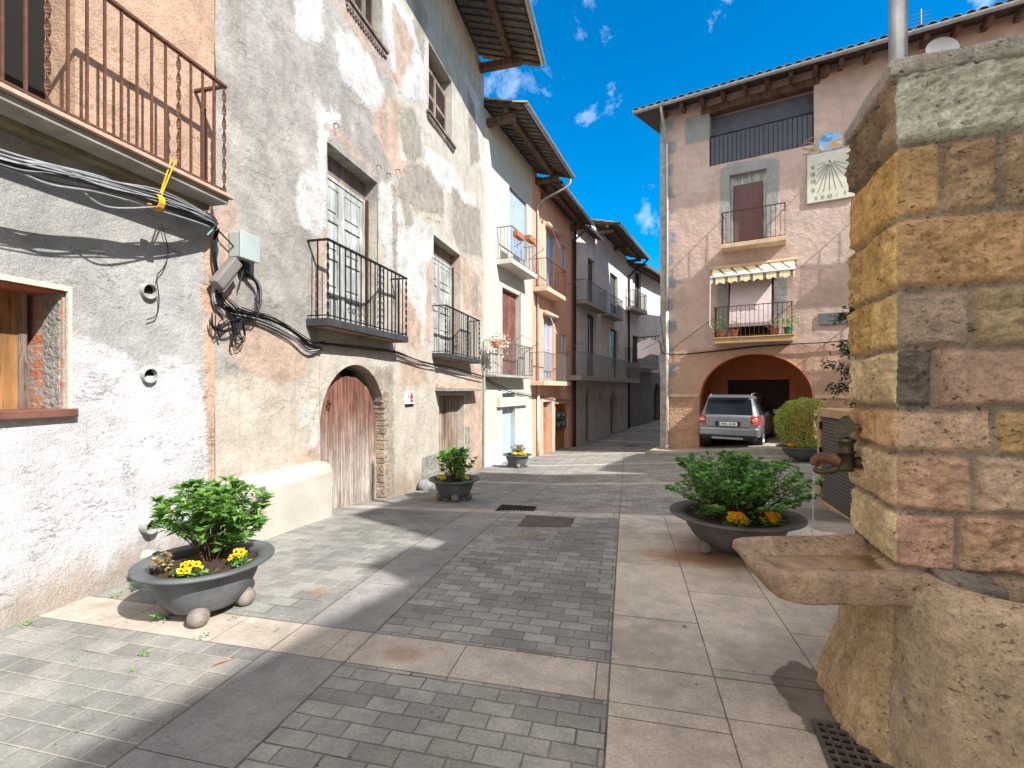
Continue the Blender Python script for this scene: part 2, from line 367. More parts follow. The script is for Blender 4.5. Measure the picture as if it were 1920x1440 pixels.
# ------------------------------------------------------------------ ground
def ground_mat():
    g = G('paving', .85, 0, .25)
    uv = g.tc('UV'); sp = g.n('ShaderNodeSeparateXYZ'); g.L.new(uv, sp.inputs[0]); t, s = sp.outputs[0], sp.outputs[1]
    warp = g.n('ShaderNodeTexNoise'); warp.inputs['Scale'].default_value = 6; warp.inputs['Detail'].default_value = 3; g.L.new(uv, warp.inputs['Vector'])
    wv = g.n('ShaderNodeVectorMath', operation='SUBTRACT'); g.L.new(warp.outputs['Color'], wv.inputs[0]); wv.inputs[1].default_value = (.5, .5, .5)
    ws = g.scale(wv.outputs[0], .012)
    uvw = g.n('ShaderNodeVectorMath', operation='ADD'); g.L.new(uv, uvw.inputs[0]); g.L.new(ws, uvw.inputs[1]); uvw = uvw.outputs[0]
    swap = g.n('ShaderNodeCombineXYZ'); g.L.new(s, swap.inputs[0]); g.L.new(t, swap.inputs[1]); swap = swap.outputs[0]
    def brick(vec, w, h, mo, c1, c2, cm, loc=(0, 0, 0), off=.5):
        x = g.n('ShaderNodeTexBrick'); x.offset = off; g.L.new(g.map(vec, (1, 1, 1), loc), x.inputs['Vector'])
        for k, v in (('Scale', 1.), ('Brick Width', w), ('Row Height', h), ('Mortar Size', mo), ('Mortar Smooth', .35), ('Bias', 0.)): x.inputs[k].default_value = v
        for k, v in (('Color1', c1), ('Color2', c2), ('Mortar', cm)): x.inputs[k].default_value = (*v, 1)
        return x.outputs['Color'], x.outputs['Fac']
    bc = brick(uvw, .205, .1, .0048, (.235, .222, .202), (.38, .362, .33), (.21, .193, .17))
    bl = brick(uvw, .205, .13, .0065, (.20, .197, .183), (.30, .292, .268), (.37, .355, .31), (.07, .03, 0))
    bs = brick(swap, .92, .51, .003, (.27, .262, .25), (.30, .29, .275), (.12, .11, .1), (.2, -1.84, 0), 0)
    br = brick(swap, 1.05, .55, .0035, (.52, .45, .37), (.66, .58, .49), (.2, .165, .135), (.3, -3.82, 0))
    cr0 = g.math('MULTIPLY', g.math('FRACT', g.math('DIVIDE', g.math('SUBTRACT', s, 2.43), 3.75)), 3.75)
    cv = g.n('ShaderNodeCombineXYZ'); g.L.new(t, cv.inputs[0]); g.L.new(cr0, cv.inputs[1])
    bx = brick(cv.outputs[0], .78, .36, .003, (.46, .40, .34), (.52, .46, .40), (.18, .15, .125), (.15, 0, 0), 0)
    lt = lambda a, b: g.math('LESS_THAN', a, b)
    gt = lambda a, b: g.math('GREATER_THAN', a, b)
    mul = lambda a, b: g.math('MULTIPLY', a, b)
    m_left = lt(t, 1.84); m_strip = mul(gt(t, 1.84), lt(t, 2.35)); m_right = mul(gt(t, 3.82), lt(s, 6.4)); m_cross = mul(lt(cr0, .34), g.math('MAXIMUM', lt(t, 3.82), gt(s, 6.4)))
    col, fac = bc
    fmix = lambda m, a, b: g.math('ADD', mul(a, g.math('SUBTRACT', 1., m)), mul(b, m))
    for m, b in ((m_left, bl), (m_strip, bs), (m_right, br), (m_cross, bx)):
        col = g.mix(m, col, b[0]); fac = fmix(m, fac, b[1])
    # joints where the fields meet
    near = lambda a, v: lt(g.math('ABSOLUTE', g.math('SUBTRACT', a, v)), .006)
    jl = g.math('MAXIMUM', g.math('MAXIMUM', near(t, 1.84), near(t, 2.35)), near(t, 3.82))
    jl = g.math('MAXIMUM', jl, g.math('MAXIMUM', near(cr0, .34), lt(cr0, .007)))
    col = g.mix(mul(jl, .7), col, (.11, .09, .075)); fac = g.math('MAXIMUM', fac, jl)
    # dirt, wear, stains
    n1 = g.noise(1.3, 6, .65, uv); n2 = g.noise(7, 6, .7, uv); n3 = g.noise(60, 4, .6, uv); n4 = g.noise(.35, 4, .6, uv); n5 = g.noise(220, 2, .6, uv)
    col = g.scale(col, mul(g.mr(n1, .25, .75, .78, 1.15), g.mr(n4, .3, .7, .88, 1.1)))
    col = g.scale(col, mul(g.mr(n2, .25, .75, .80, 1.13), g.mr(n3, .3, .7, .86, 1.12)))
    col = g.scale(col, g.mr(n5, .3, .7, .85, 1.13))
    rust = mul(g.mr(g.noise(.8, 5, .6, g.map(uv, (1, 1, 1), (4.2, 1.3, 0))), .60, .76), .5)
    col = g.mix(rust, col, (.36, .20, .10))
    gr = g.math('MULTIPLY', g.mr(g.noise(1.05, 6, .68, g.map(uv, (1, 1, 1), (2.2, 6.1, 0))), .50, .66), g.mr(n3, .25, .7, .55, 1.))
    col = g.mix(g.math('MULTIPLY', gr, .42), col, (.12, .12, .13))
    # black gum spots and bits
    vd = g.voro(3.2, uv); spot = mul(lt(vd, .055), g.mr(g.noise(1.1, 3, .5, g.map(uv, (1, 1, 1), (9, 2, 0))), .44, .56))
    vd2 = g.voro(11., uv); spot2 = mul(lt(vd2, .09), g.mr(g.noise(.9, 3, .5, g.map(uv, (1, 1, 1), (1, 7, 0))), .44, .60))
    col = g.mix(mul(g.math('MAXIMUM', spot, spot2), .75), col, (.05, .042, .036))
    moss = mul(mul(fac, g.mr(g.noise(1.6, 5, .6, g.map(uv, (1, 1, 1), (3, 3, 0))), .52, .68)), .75)
    col = g.mix(moss, col, (.045, .05, .018))
    def blob(tc, sc, rt, rs, amp=.5):
        dt = g.math('DIVIDE', g.math('SUBTRACT', t, tc), rt); ds = g.math('DIVIDE', g.math('SUBTRACT', s, sc), rs)
        d = g.math('SQRT', g.math('ADD', mul(dt, dt), mul(ds, ds)))
        return g.math('ADD', d, mul(g.math('SUBTRACT', g.noise(5, 5, .6, uv), .5), amp * 2))
    st = lambda x, y: (.9726 * x - .2325 * y + 3.911, .2325 * x + .9726 * y)
    # rusty stains
    for (u, v, rt, rs, k) in ((755, 1228, .17, .10, .42), (1310, 1045, .55, .28, .8), (1590 - 990, 1110, .12, .06, .35), (1630 - 300, 1010, .35, .3, .3)):
        q = px(u, v, 1.55 * FPX / (v - V0)); a, b = st(q.x, q.y)
        col = g.mix(g.mr(blob(a, b, rt, rs, .5), .3, 1.2, k, 0), col, (.30, .15, .065))
    q = px(1535, 1312, 2.38); a, b = st(q.x, q.y)
    wet = g.mr(blob(a - .01, b + .02, .17, .33, .45), .92, 1.02, 1, 0)
    q2 = px(1545, 965, 5.9); a2, b2 = st(q2.x, q2.y)
    wet = g.math('MAXIMUM', wet, mul(g.mr(blob(a2, b2, .45, .8, .4), .85, 1.05, 1, 0), .6))
    col = g.mix(mul(wet, .70), col, (.06, .036, .022))
    rough = fmix(wet, g.mr(n2, .3, .7, .78, .95), .22)
    h = g.math('ADD', mul(g.math('SUBTRACT', 1., fac), g.math('SUBTRACT', 1., mul(wet, .6))), g.math('ADD', mul(n3, .22), mul(n2, .35)))
    return g.fin(col, g.bump(h, .85, .011), rough)
def build_ground():
    xs = [-120, -60, -30] + [-16 + .5 * i for i in range(80)] + [30, 50, 80, 120]
    ys = [-120, -60, -30, -12] + [-6 + .4 * i for i in range(125)] + [50, 60, 80, 120, 200, 400]
    mb = MB(); uv = []
    for y in ys:
        for x in xs:
            mb.v.append(Vector((x, y, zg(x, y)))); uv.append((.9726 * x - .2325 * y + 3.911, .2325 * x + .9726 * y))
    n = len(xs)
    for j in range(len(ys) - 1):
        for i in range(n - 1): mb.f.append((j * n + i, j * n + i + 1, (j + 1) * n + i + 1, (j + 1) * n + i)); mb.mi.append(0)
    o = mb.build('ground', ground_mat(), smooth=True, uv=uv)
    tag(o, 'grey block paving with pale slab bands across the little square', kind='structure')
build_ground()

# ------------------------------------------------------------------ walls with openings
def breaks(a, b, step, extra):
    n = max(1, int(math.ceil((b - a) / step))); xs = [a + (b - a) * i / n for i in range(n + 1)] + [e for e in extra if a < e < b]
    xs = sorted(xs); out = [xs[0]]; ex = set(round(e, 5) for e in extra)
    for x in xs[1:]:
        if x - out[-1] < step * .25:
            if round(x, 5) in ex and len(out) > 1 and round(out[-1], 5) not in ex: out[-1] = x
            elif round(x, 5) in ex and x - out[-1] > 1e-4: out.append(x)
        else: out.append(x)
    if out[-1] != b: out[-1] = b if b - out[-1] < step * .25 else out[-1]
    if out[-1] != b: out.append(b)
    return out
class Op:
    def __init__(s, s0, s1, z0, z1, dep=.25, spring=None):
        s.s0, s.s1, s.z0, s.z1, s.dep, s.spring = s0, s1, z0, z1, dep, spring
    def top(s, a):
        if s.spring is None: return s.z1
        c = (s.s0 + s.s1) / 2; h = (s.s1 - s.s0) / 2; q = clamp(1 - ((a - c) / h) ** 2)
        return s.spring + (s.z1 - s.spring) * math.sqrt(q)
def wall(F, s0, s1, z0, z1, ops, step=.25, field=None, depth=6., rough=.0, seed=0, back=True):
    """front face with openings, their reveals, and the sides, back and top of the building"""
    ex = []; ez = []
    for o in ops:
        ex += [o.s0, o.s1]; ez += [o.z0, o.z1]
        if o.spring is not None: ex += [o.s0 + (o.s1 - o.s0) * (1 - math.cos(math.pi * k / 20)) / 2 for k in range(1, 20)]; ez.append(o.spring)
    S = breaks(s0, s1, step, ex); Z = breaks(z0, z1, step, ez)
    mb = MB(); idx = {}; SZ = []
    def dd(a, z):
        if not rough: return 0
        return rough * (mnoise.noise(Vector((a * .9, z * .9, seed))) * 1.0 + .45 * mnoise.noise(Vector((a * 2.7, z * 2.7, seed + 5))))
    def vert(a, z, key=None):
        k = (round(a, 5), round(z, 5))
        if k not in idx: idx[k] = len(mb.v); mb.v.append(F.pt(a, z, dd(a, z))); SZ.append((a, z))
        return idx[k]
    for i in range(len(S) - 1):
        a, b = S[i], S[i + 1]; m = (a + b) / 2
        for j in range(len(Z) - 1):
            c, d = Z[j], Z[j + 1]; zm = (c + d) / 2; skip = False
            for o in ops:
                if o.s0 < m < o.s1 and o.z0 < zm < o.z1:
                    skip = True
                    if o.spring is not None and abs(d - o.z1) < 1e-6:      # piece over the arch
                        ta, tb = o.top(a), o.top(b)
                        zz = [max(ta, o.spring), max(tb, o.spring)]
                        mb.f.append((vert(a, zz[0]), vert(b, zz[1]), vert(b, d), vert(a, d))); mb.mi.append(0)
                    break
            if not skip: mb.f.append((vert(a, c), vert(b, c), vert(b, d), vert(a, d))); mb.mi.append(0)
    nfront = len(mb.v)
    for o in ops:
        if o.spring is None: ring = [(o.s0, o.z0), (o.s0, o.z1), (o.s1, o.z1), (o.s1, o.z0)]
        else:
            aa = [o.s0 + (o.s1 - o.s0) * (1 - math.cos(math.pi * k / 20)) / 2 for k in range(0, 21)]
            ring = [(o.s0, o.z0)] + [(a, o.top(a)) for a in aa] + [(o.s1, o.z0)]
        n = len(ring)
        for k in range(n):
            (a, c), (b, d) = ring[k], ring[(k + 1) % n]
            base = len(mb.v)
            for (x, z, e) in ((a, c, dd(a, c)), (b, d, dd(b, d)), (b, d, -o.dep), (a, c, -o.dep)): mb.v.append(F.pt(x, z, e)); SZ.append((x, z))
            mb.f.append((base, base + 1, base + 2, base + 3)); mb.mi.append(0)
    if back:
        for (a, b) in ((s0, 'l'), (s1, 'r')):
            base = len(mb.v)
            for (z, d) in ((z0, dd(a, z0)), (z1, dd(a, z1)), (z1, -depth), (z0, -depth)): mb.v.append(F.pt(a, z, d)); SZ.append((a, z))
            mb.f.append((base, base + 1, base + 2, base + 3)); mb.mi.append(0)
        base = len(mb.v)
        for (a, z) in ((s0, z0), (s1, z0), (s1, z1), (s0, z1)): mb.v.append(F.pt(a, z, -depth)); SZ.append((a, z))
        mb.f.append((base, base + 1, base + 2, base + 3)); mb.mi.append(0)
        base = len(mb.v)
        for (a, d) in ((s0, 0), (s1, 0), (s1, -depth), (s0, -depth)): mb.v.append(F.pt(a, z1, d)); SZ.append((a, z1))
        mb.f.append((base, base + 1, base + 2, base + 3)); mb.mi.append(0)
    SZ = np.array(SZ)
    attr = np.zeros((len(SZ), 4)); attr[:, 3] = 1
    if field is not None: attr[:, :3] = field(SZ[:, 0], SZ[:, 1])
    return mb, attr
def sdist(poly, S, Z):
    """signed distance (positive inside) of the points to a polygon"""
    d = np.full(S.shape, 1e9); inside = np.zeros(S.shape, bool); n = len(poly)
    for i in range(n):
        (x0, y0), (x1, y1) = poly[i], poly[(i + 1) % n]
        ex, ey = x1 - x0, y1 - y0; t = np.clip(((S - x0) * ex + (Z - y0) * ey) / (ex * ex + ey * ey + 1e-12), 0, 1)
        d = np.minimum(d, np.hypot(S - x0 - t * ex, Z - y0 - t * ey))
        c = ((y0 > Z) != (y1 > Z)) & (S < (x1 - x0) * (Z - y0) / ((y1 - y0) if abs(y1 - y0) > 1e-9 else 1e-9) + x0)
        inside ^= c
    return np.where(inside, d, -d)
def fields(F, layers, w=.5):
    L = [[[F.sz(u, v) for (u, v) in p] for p in polys] for polys in layers]
    def f(S, Z):
        out = np.zeros((len(S), 3))
        for i, polys in enumerate(L):
            best = np.full(S.shape, -1e9)
            for p in polys: best = np.maximum(best, sdist(p, S, Z))
            out[:, i] = np.clip(.5 + best / (2 * w), 0, 1)
        return out
    return f

# ------------------------------------------------------------------ parts of houses
def bars_rail(mb, F, s0, s1, z0, z1, p, sp=.11, r=.008, twist=None, side=True, mid=None):
    """a balcony railing: front and two returns; twist = every n-th bar is a twisted flat bar"""
    def bar(a, d, tw):
        if tw:
            n = int((z1 - z0) / .022); vs = []; fs = []
            for k in range(n + 1):
                q = k * math.pi / 5.5; z = z0 + (z1 - z0) * k / n
                e1 = Vector((F.u.x * math.cos(q) + F.n.x * math.sin(q), F.u.y * math.cos(q) + F.n.y * math.sin(q), 0)); e2 = Vector((-e1.y, e1.x, 0))
                c = F.pt(a, z, d)
                for (x, y) in ((1, .22), (-1, .22), (-1, -.22), (1, -.22)): vs.append(c + e1 * x * .017 + e2 * y * .017)
            for k in range(n):
                for j in range(4): fs.append((k * 4 + j, k * 4 + (j + 1) % 4, k * 4 + 4 + (j + 1) % 4, k * 4 + 4 + j))
            mb.add(vs, fs)
        else: mb.fbox(F, a - r, a + r, z0, z1 - .002, d - r, d + r)
    n = max(2, int(round((s1 - s0) / sp)))
    for i in range(n + 1):
        a = lerp(s0, s1, i / n)
        bar(a, p, bool(twist) and (i in (0, n) or (twist > 1 and i % twist == 0)))
    if side:
        m = max(1, int(round(p / sp)))
        for a in (s0, s1):
            for j in range(1, m): bar(a, p * j / m, False)
    mb.fbox(F, s0 - .02, s1 + .02, z1, z1 + .022, p - .02, p + .02)
    mb.fbox(F, s0, s1, z0 + .03, z0 + .045, p - .006, p + .006)
    if mid: mb.fbox(F, s0, s1, mid, mid + .012, p - .007, p + .007)
    if side:
        for a in (s0, s1):
            mb.fbox(F, a - .018, a + .018, z1 + .001, z1 + .021, 0, p - .02); mb.fbox(F, a - .006, a + .006, z0 + .03, z0 + .045, 0, p - .006)
def balcony(F, s0, s1, zt, th, p, h, parent, slabm, railm, sp=.11, twist=None, r=.008, panel=None, brackets=False, inset=.03, name='balcony', lip=False):
    mb = MB(); mb.fbox(F, s0, s1, zt - th, zt, 0, p)
    if lip: mb.fbox(F, s0 - .03, s1 + .03, zt, zt + .035, 0, p + .03); zt += .035
    o = mb.build(name, slabm, parent, bevel=.008)
    if panel is not None:
        mb = MB(); n = 2
        for k in range(n):
            a = lerp(s0, s1, (k + .06) / n); b = lerp(s0, s1, (k + .94) / n)
            mb.fbox(F, a, b, zt - th - .006, zt - th - .001, .05, p - .05)
        mb.build('soffit_panel', panel, o)
    mb = MB(); bars_rail(mb, F, s0 + inset, s1 - inset, zt, zt + h, p - inset, sp, r, twist)
    mb.build('railing', railm, o)
    return o
def panel_door(F, s0, s1, z0, z1, d, parent, mat, leaves=2, panels=3, name='door', th=.05, glass=None):
    fr = MB(); w = .05
    fr.fbox(F, s0, s0 + w, z0, z1, d - .03, d + .03); fr.fbox(F, s1 - w, s1, z0, z1, d - .03, d + .03); fr.fbox(F, s0 + w, s1 - w, z1 - w, z1, d - .03, d + .03)
    o = fr.build(name, mat, parent)
    for k in range(leaves):
        a = lerp(s0 + w, s1 - w, k / leaves) + .004; b = lerp(s0 + w, s1 - w, (k + 1) / leaves) - .004; mb = MB(); st = min(.075, (b - a) * .2)
        mb.fbox(F, a, a + st, z0, z1 - w - .004, d - .025, d + .018); mb.fbox(F, b - st, b, z0, z1 - w - .004, d - .025, d + .018)
        H = z1 - w - z0; cuts = [z0 + H * i / panels for i in range(panels + 1)]
        for i in range(panels + 1):
            zc = clamp(cuts[i], z0 + .05, z1 - w - .055); mb.fbox(F, a + st, b - st, zc - .045, zc + .045, d - .025, d + .016)
        for i in range(panels):
            c, e = cuts[i] + .05, cuts[i + 1] - .05
            if glass and i >= glass: continue
            mb.fbox(F, a + st, b - st, c, e, d - .02, d - .004); mb.fbox(F, a + st + .035, b - st - .035, c + .06, e - .06, d - .004, d + .010)
        leaf = mb.build('door_leaf', mat, o)
        if glass:
            gm = MB(); gm.fbox(F, a + st, b - st, cuts[glass] + .045, z1 - w - .05, d - .012, d - .006); gm.build('pane', M['glass'], o)
    return o
def louver(F, s0, s1, z0, z1, d, parent, mat, leaves=2, name='shutter', slat=.045, tilt=.02):
    mb = MB()
    for k in range(leaves):
        a = lerp(s0, s1, k / leaves) + .004; b = lerp(s0, s1, (k + 1) / leaves) - .004; st = .05
        mb.fbox(F, a, a + st, z0, z1, d - .02, d + .02); mb.fbox(F, b - st, b, z0, z1, d - .02, d + .02)
        for zc in (z0 + .04, (z0 + z1) / 2, z1 - .04): mb.fbox(F, a + st, b - st, zc - .04, zc + .04, d - .02, d + .018)
        z = z0 + .09
        while z < z1 - .1:
            if abs(z - (z0 + z1) / 2) > .05:
                mb.hexa([F.pt(a + st, z, d + .014), F.pt(b - st, z, d + .014), F.pt(b - st, z + .006, d + .014), F.pt(a + st, z + .006, d + .014),
                         F.pt(a + st, z + tilt, d - .016), F.pt(b - st, z + tilt, d - .016), F.pt(b - st, z + tilt + .006, d - .016), F.pt(a + st, z + tilt + .006, d - .016)])
            z += slat
    o = mb.build(name, mat, parent)
    bk = MB(); bk.fbox(F, s0 + .03, s1 - .03, z0 + .03, z1 - .03, d - .045, d - .04); bk.build('shutter_back', M['dark'], o)
    return o
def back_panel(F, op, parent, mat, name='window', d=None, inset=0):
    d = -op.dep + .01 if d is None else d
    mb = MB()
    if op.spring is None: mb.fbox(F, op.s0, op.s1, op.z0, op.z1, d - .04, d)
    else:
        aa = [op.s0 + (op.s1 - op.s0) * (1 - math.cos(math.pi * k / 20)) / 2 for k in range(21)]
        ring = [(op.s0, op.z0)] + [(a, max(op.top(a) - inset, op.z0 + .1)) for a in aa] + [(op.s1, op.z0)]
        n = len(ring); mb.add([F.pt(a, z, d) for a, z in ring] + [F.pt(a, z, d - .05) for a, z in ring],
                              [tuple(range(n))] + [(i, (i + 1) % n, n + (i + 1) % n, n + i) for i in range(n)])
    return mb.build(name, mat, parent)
def frame_window(F, s0, s1, z0, z1, d, parent, mat, glass, leaves=2, name='window', bars=0):
    mb = MB(); w = .045
    mb.fbox(F, s0, s0 + w, z0, z1, d - .025, d + .025); mb.fbox(F, s1 - w, s1, z0, z1, d - .025, d + .025)
    mb.fbox(F, s0 + w, s1 - w, z0, z0 + w, d - .025, d + .025); mb.fbox(F, s0 + w, s1 - w, z1 - w, z1, d - .025, d + .025)
    for k in range(1, leaves): a = lerp(s0, s1, k / leaves); mb.fbox(F, a - .035, a + .035, z0 + w, z1 - w, d - .025, d + .02)
    for k in range(1, bars + 1): z = lerp(z0, z1, k / (bars + 1)); mb.fbox(F, s0 + w, s1 - w, z - .015, z + .015, d - .02, d + .015)
    o = mb.build(name, mat, parent)
    gm = MB(); gm.fbox(F, s0 + w, s1 - w, z0 + w, z1 - w, d - .012, d - .006); gm.build('pane', glass, o)
    return o
def roof(F, s0, s1, ze, o, parent, pitch=17, depth=6.5, tile='tile', beams=None, purlin=True, planks=True, gutter=True, plank_sp=.25, e0=.0, e1=.0, gut='zinc', soff='soffit', wallz=None):
    """eave roof: tiles, boards, purlin, cantilever beams and gutter; ze = underside height at the gutter"""
    tp = math.tan(R(pitch)); a0, a1 = s0 - e0, s1 + e1
    zz = lambda d: ze + (o - d) * tp
    mb = MB()
    th = .05
    mb.hexa([F.pt(a0, zz(o), o), F.pt(a1, zz(o), o), F.pt(a1, zz(-depth), -depth), F.pt(a0, zz(-depth), -depth),
             F.pt(a0, zz(o) + th, o), F.pt(a1, zz(o) + th, o), F.pt(a1, zz(-depth) + th, -depth), F.pt(a0, zz(-depth) + th, -depth)])
    rf = mb.build('roof', M[soff], parent)
    tl = MB(); n = int((a1 - a0) / .25); rows = int((depth + o) / .4)
    rnd = random.Random(int(abs(s0 * 10 + ze * 7)))
    for i in range(n + 1):
        a = a0 + .09 + (a1 - a0 - .18) * i / max(n, 1)
        for k in range(min(rows, 9)):
            d0 = o + .07 - k * .4; d1 = d0 - .45; r0, r1 = .116, .095; j = rnd.uniform(-.012, .012); lift = rnd.uniform(0, .01)
            vs = []
            for (d, r, dz) in ((d0, r0, .03), (d1, r1, .012)):
                for q in range(6):
                    an = math.pi * q / 5; vs.append(F.pt(a + j + r * math.cos(an), zz(d) + th + dz + lift + r * .85 * math.sin(an), d))
                for q in range(6):
                    an = math.pi * (5 - q) / 5; vs.append(F.pt(a + j + (r - .016) * math.cos(an), zz(d) + th + dz + lift + (r - .016) * .85 * math.sin(an), d))
            tl.add(vs, [(q, (q + 1) % 12, 12 + (q + 1) % 12, 12 + q) for q in range(12)] + [(0, 1, 10, 11), (1, 2, 9, 10), (2, 3, 8, 9), (3, 4, 7, 8), (4, 5, 6, 7)])
    # channel tiles between the cover tiles, at the edge
    for i in range(n):
        a = a0 + .09 + (a1 - a0 - .18) * (i + .5) / max(n, 1); vs = []
        for (d, r) in ((o + .05, .085), (o - 1.2, .085)):
            for q in range(6):
                an = math.pi + math.pi * q / 5; vs.append(F.pt(a + r * math.cos(an), zz(d) + th + .075 + r * .6 * math.sin(an), d))
        tl.add(vs, [(q, q + 1, 7 + q, 6 + q) for q in range(5)])
    tl.build('roof_tiles', M[tile], rf, smooth=False)
    if planks:
        pb = MB(); a = a0 + .03; k = 0
        while a < a1 - .1:
            w = rnd.uniform(.13, .17); e = rnd.uniform(-.004, .006)
            pb.hexa([F.pt(a, zz(o - .02) - .03 + e, o - .02), F.pt(a + w, zz(o - .02) - .03 + e, o - .02), F.pt(a + w, zz(-.05) - .03 + e, -.05), F.pt(a, zz(-.05) - .03 + e, -.05),
                     F.pt(a, zz(o - .02) - .002, o - .02), F.pt(a + w, zz(o - .02) - .002, o - .02), F.pt(a + w, zz(-.05) - .002, -.05), F.pt(a, zz(-.05) - .002, -.05)])
            a += plank_sp + rnd.uniform(-.015, .015)
        pb.build('eave_planks', M['plank'], rf)
    dp = o * .52
    if purlin:
        pm = MB(); zt = zz(dp) - .035; pm.fbox(F, a0 + .05, a1 - .05, zt - .17, zt, dp - .08, dp + .08); pm.build('purlin', M['beam'], rf, bevel=.015)
    if beams:
        for a in beams:
            bm = MB(); zt = zz(dp) - (.207 if purlin else .035)
            bm.hexa([F.pt(a - .1, zt - .2, -.2), F.pt(a + .1, zt - .2, -.2), F.pt(a + .09, zt - .17, o * .72), F.pt(a - .09, zt - .17, o * .72),
                     F.pt(a - .1, zt, -.2), F.pt(a + .1, zt, -.2), F.pt(a + .09, zt - .005, o * .72), F.pt(a - .09, zt - .005, o * .72)])
            bm.build('eave_beam', M['beam'], rf, bevel=.02)
    if gutter:
        gm = MB(); r = .075; vs = []; seg = 8; zc = zz(o) + .03; dc = o + .075
        for a in (a0, a1):
            for q in range(seg + 1):
                an = math.pi + math.pi * q / seg; vs.append(F.pt(a, zc + r * math.sin(an), dc + r * math.cos(an)))
            for q in range(seg + 1):
                an = 2 * math.pi - math.pi * q / seg; vs.append(F.pt(a, zc + (r - .012) * math.sin(an), dc + (r - .012) * math.cos(an)))
        m = 2 * (seg + 1)
        gm.add(vs, [(q, (q + 1) % m, m + (q + 1) % m, m + q) for q in range(m)] + [tuple(range(m)), tuple(range(m, 2 * m))])
        gm.build('gutter', M[gut], rf)
    return rf
def cord(pts, n=8):
    """smooth curve through the points"""
    P = [Vector(p) for p in pts]; P = [P[0] * 2 - P[1]] + P + [P[-1] * 2 - P[-2]]; out = []
    for i in range(1, len(P) - 2):
        a, b, c, d = P[i - 1:i + 3]
        for k in range(n):
            t = k / n; out.append(.5 * ((2 * b) + (c - a) * t + (2 * a - 5 * b + 4 * c - d) * t * t + (3 * b - a - 3 * c + d) * t ** 3))
    out.append(P[-2]); return out
_font = []
def text_into(mb, string, F, s, z, d, size, width=None, align='CENTER', bold=0.0, squeeze=1.):
    """lettering lying on the wall plane F"""
    cu = bpy.data.curves.new('lettering', 'FONT'); cu.body = string; cu.size = size; cu.align_x = align; cu.offset = bold; cu.resolution_u = 2
    ob = bpy.data.objects.new('lettering', cu); COL.objects.link(ob)
    me = bpy.data.meshes.new_from_object(ob.evaluated_get(bpy.context.evaluated_depsgraph_get()))
    k = 1.
    if width:
        xs = [v.co.x for v in me.vertices]; w = max(xs) - min(xs) if xs else 1; k = width / max(w, 1e-6)
    k *= squeeze; pts = []
    for v in me.vertices:
        pts.append(F(s + v.co.x * k, z + v.co.y, d) if callable(F) else F.pt(s + v.co.x * k, z + v.co.y, d))
    mb.add(pts, [tuple(p.vertices) for p in me.polygons])
    bpy.data.objects.remove(ob); bpy.data.meshes.remove(me); bpy.data.curves.remove(cu)
# ------------------------------------------------------------------ the left row: frames
kW = .239
def onW(Y): return Vector((-4.021 + kW * Y, Y))
FW = Fr(onW(0), (kW, 1))                       # first and second house share one line
F3 = Fr(onW(13.5), (.41, 1))
def cross_at(F, u): return F.P + F.u * F.s(u)
F4 = Fr(cross_at(F3, 1007), (.43, 1))
F5 = Fr(cross_at(F4, 1073), (.52, 1))
F6 = Fr(cross_at(F5, 1178), (.70, 1))
S12 = FW.s(402); S23 = FW.s(907); S34 = F3.s(1007); S45 = F4.s(1073); S56 = F5.s(1178)

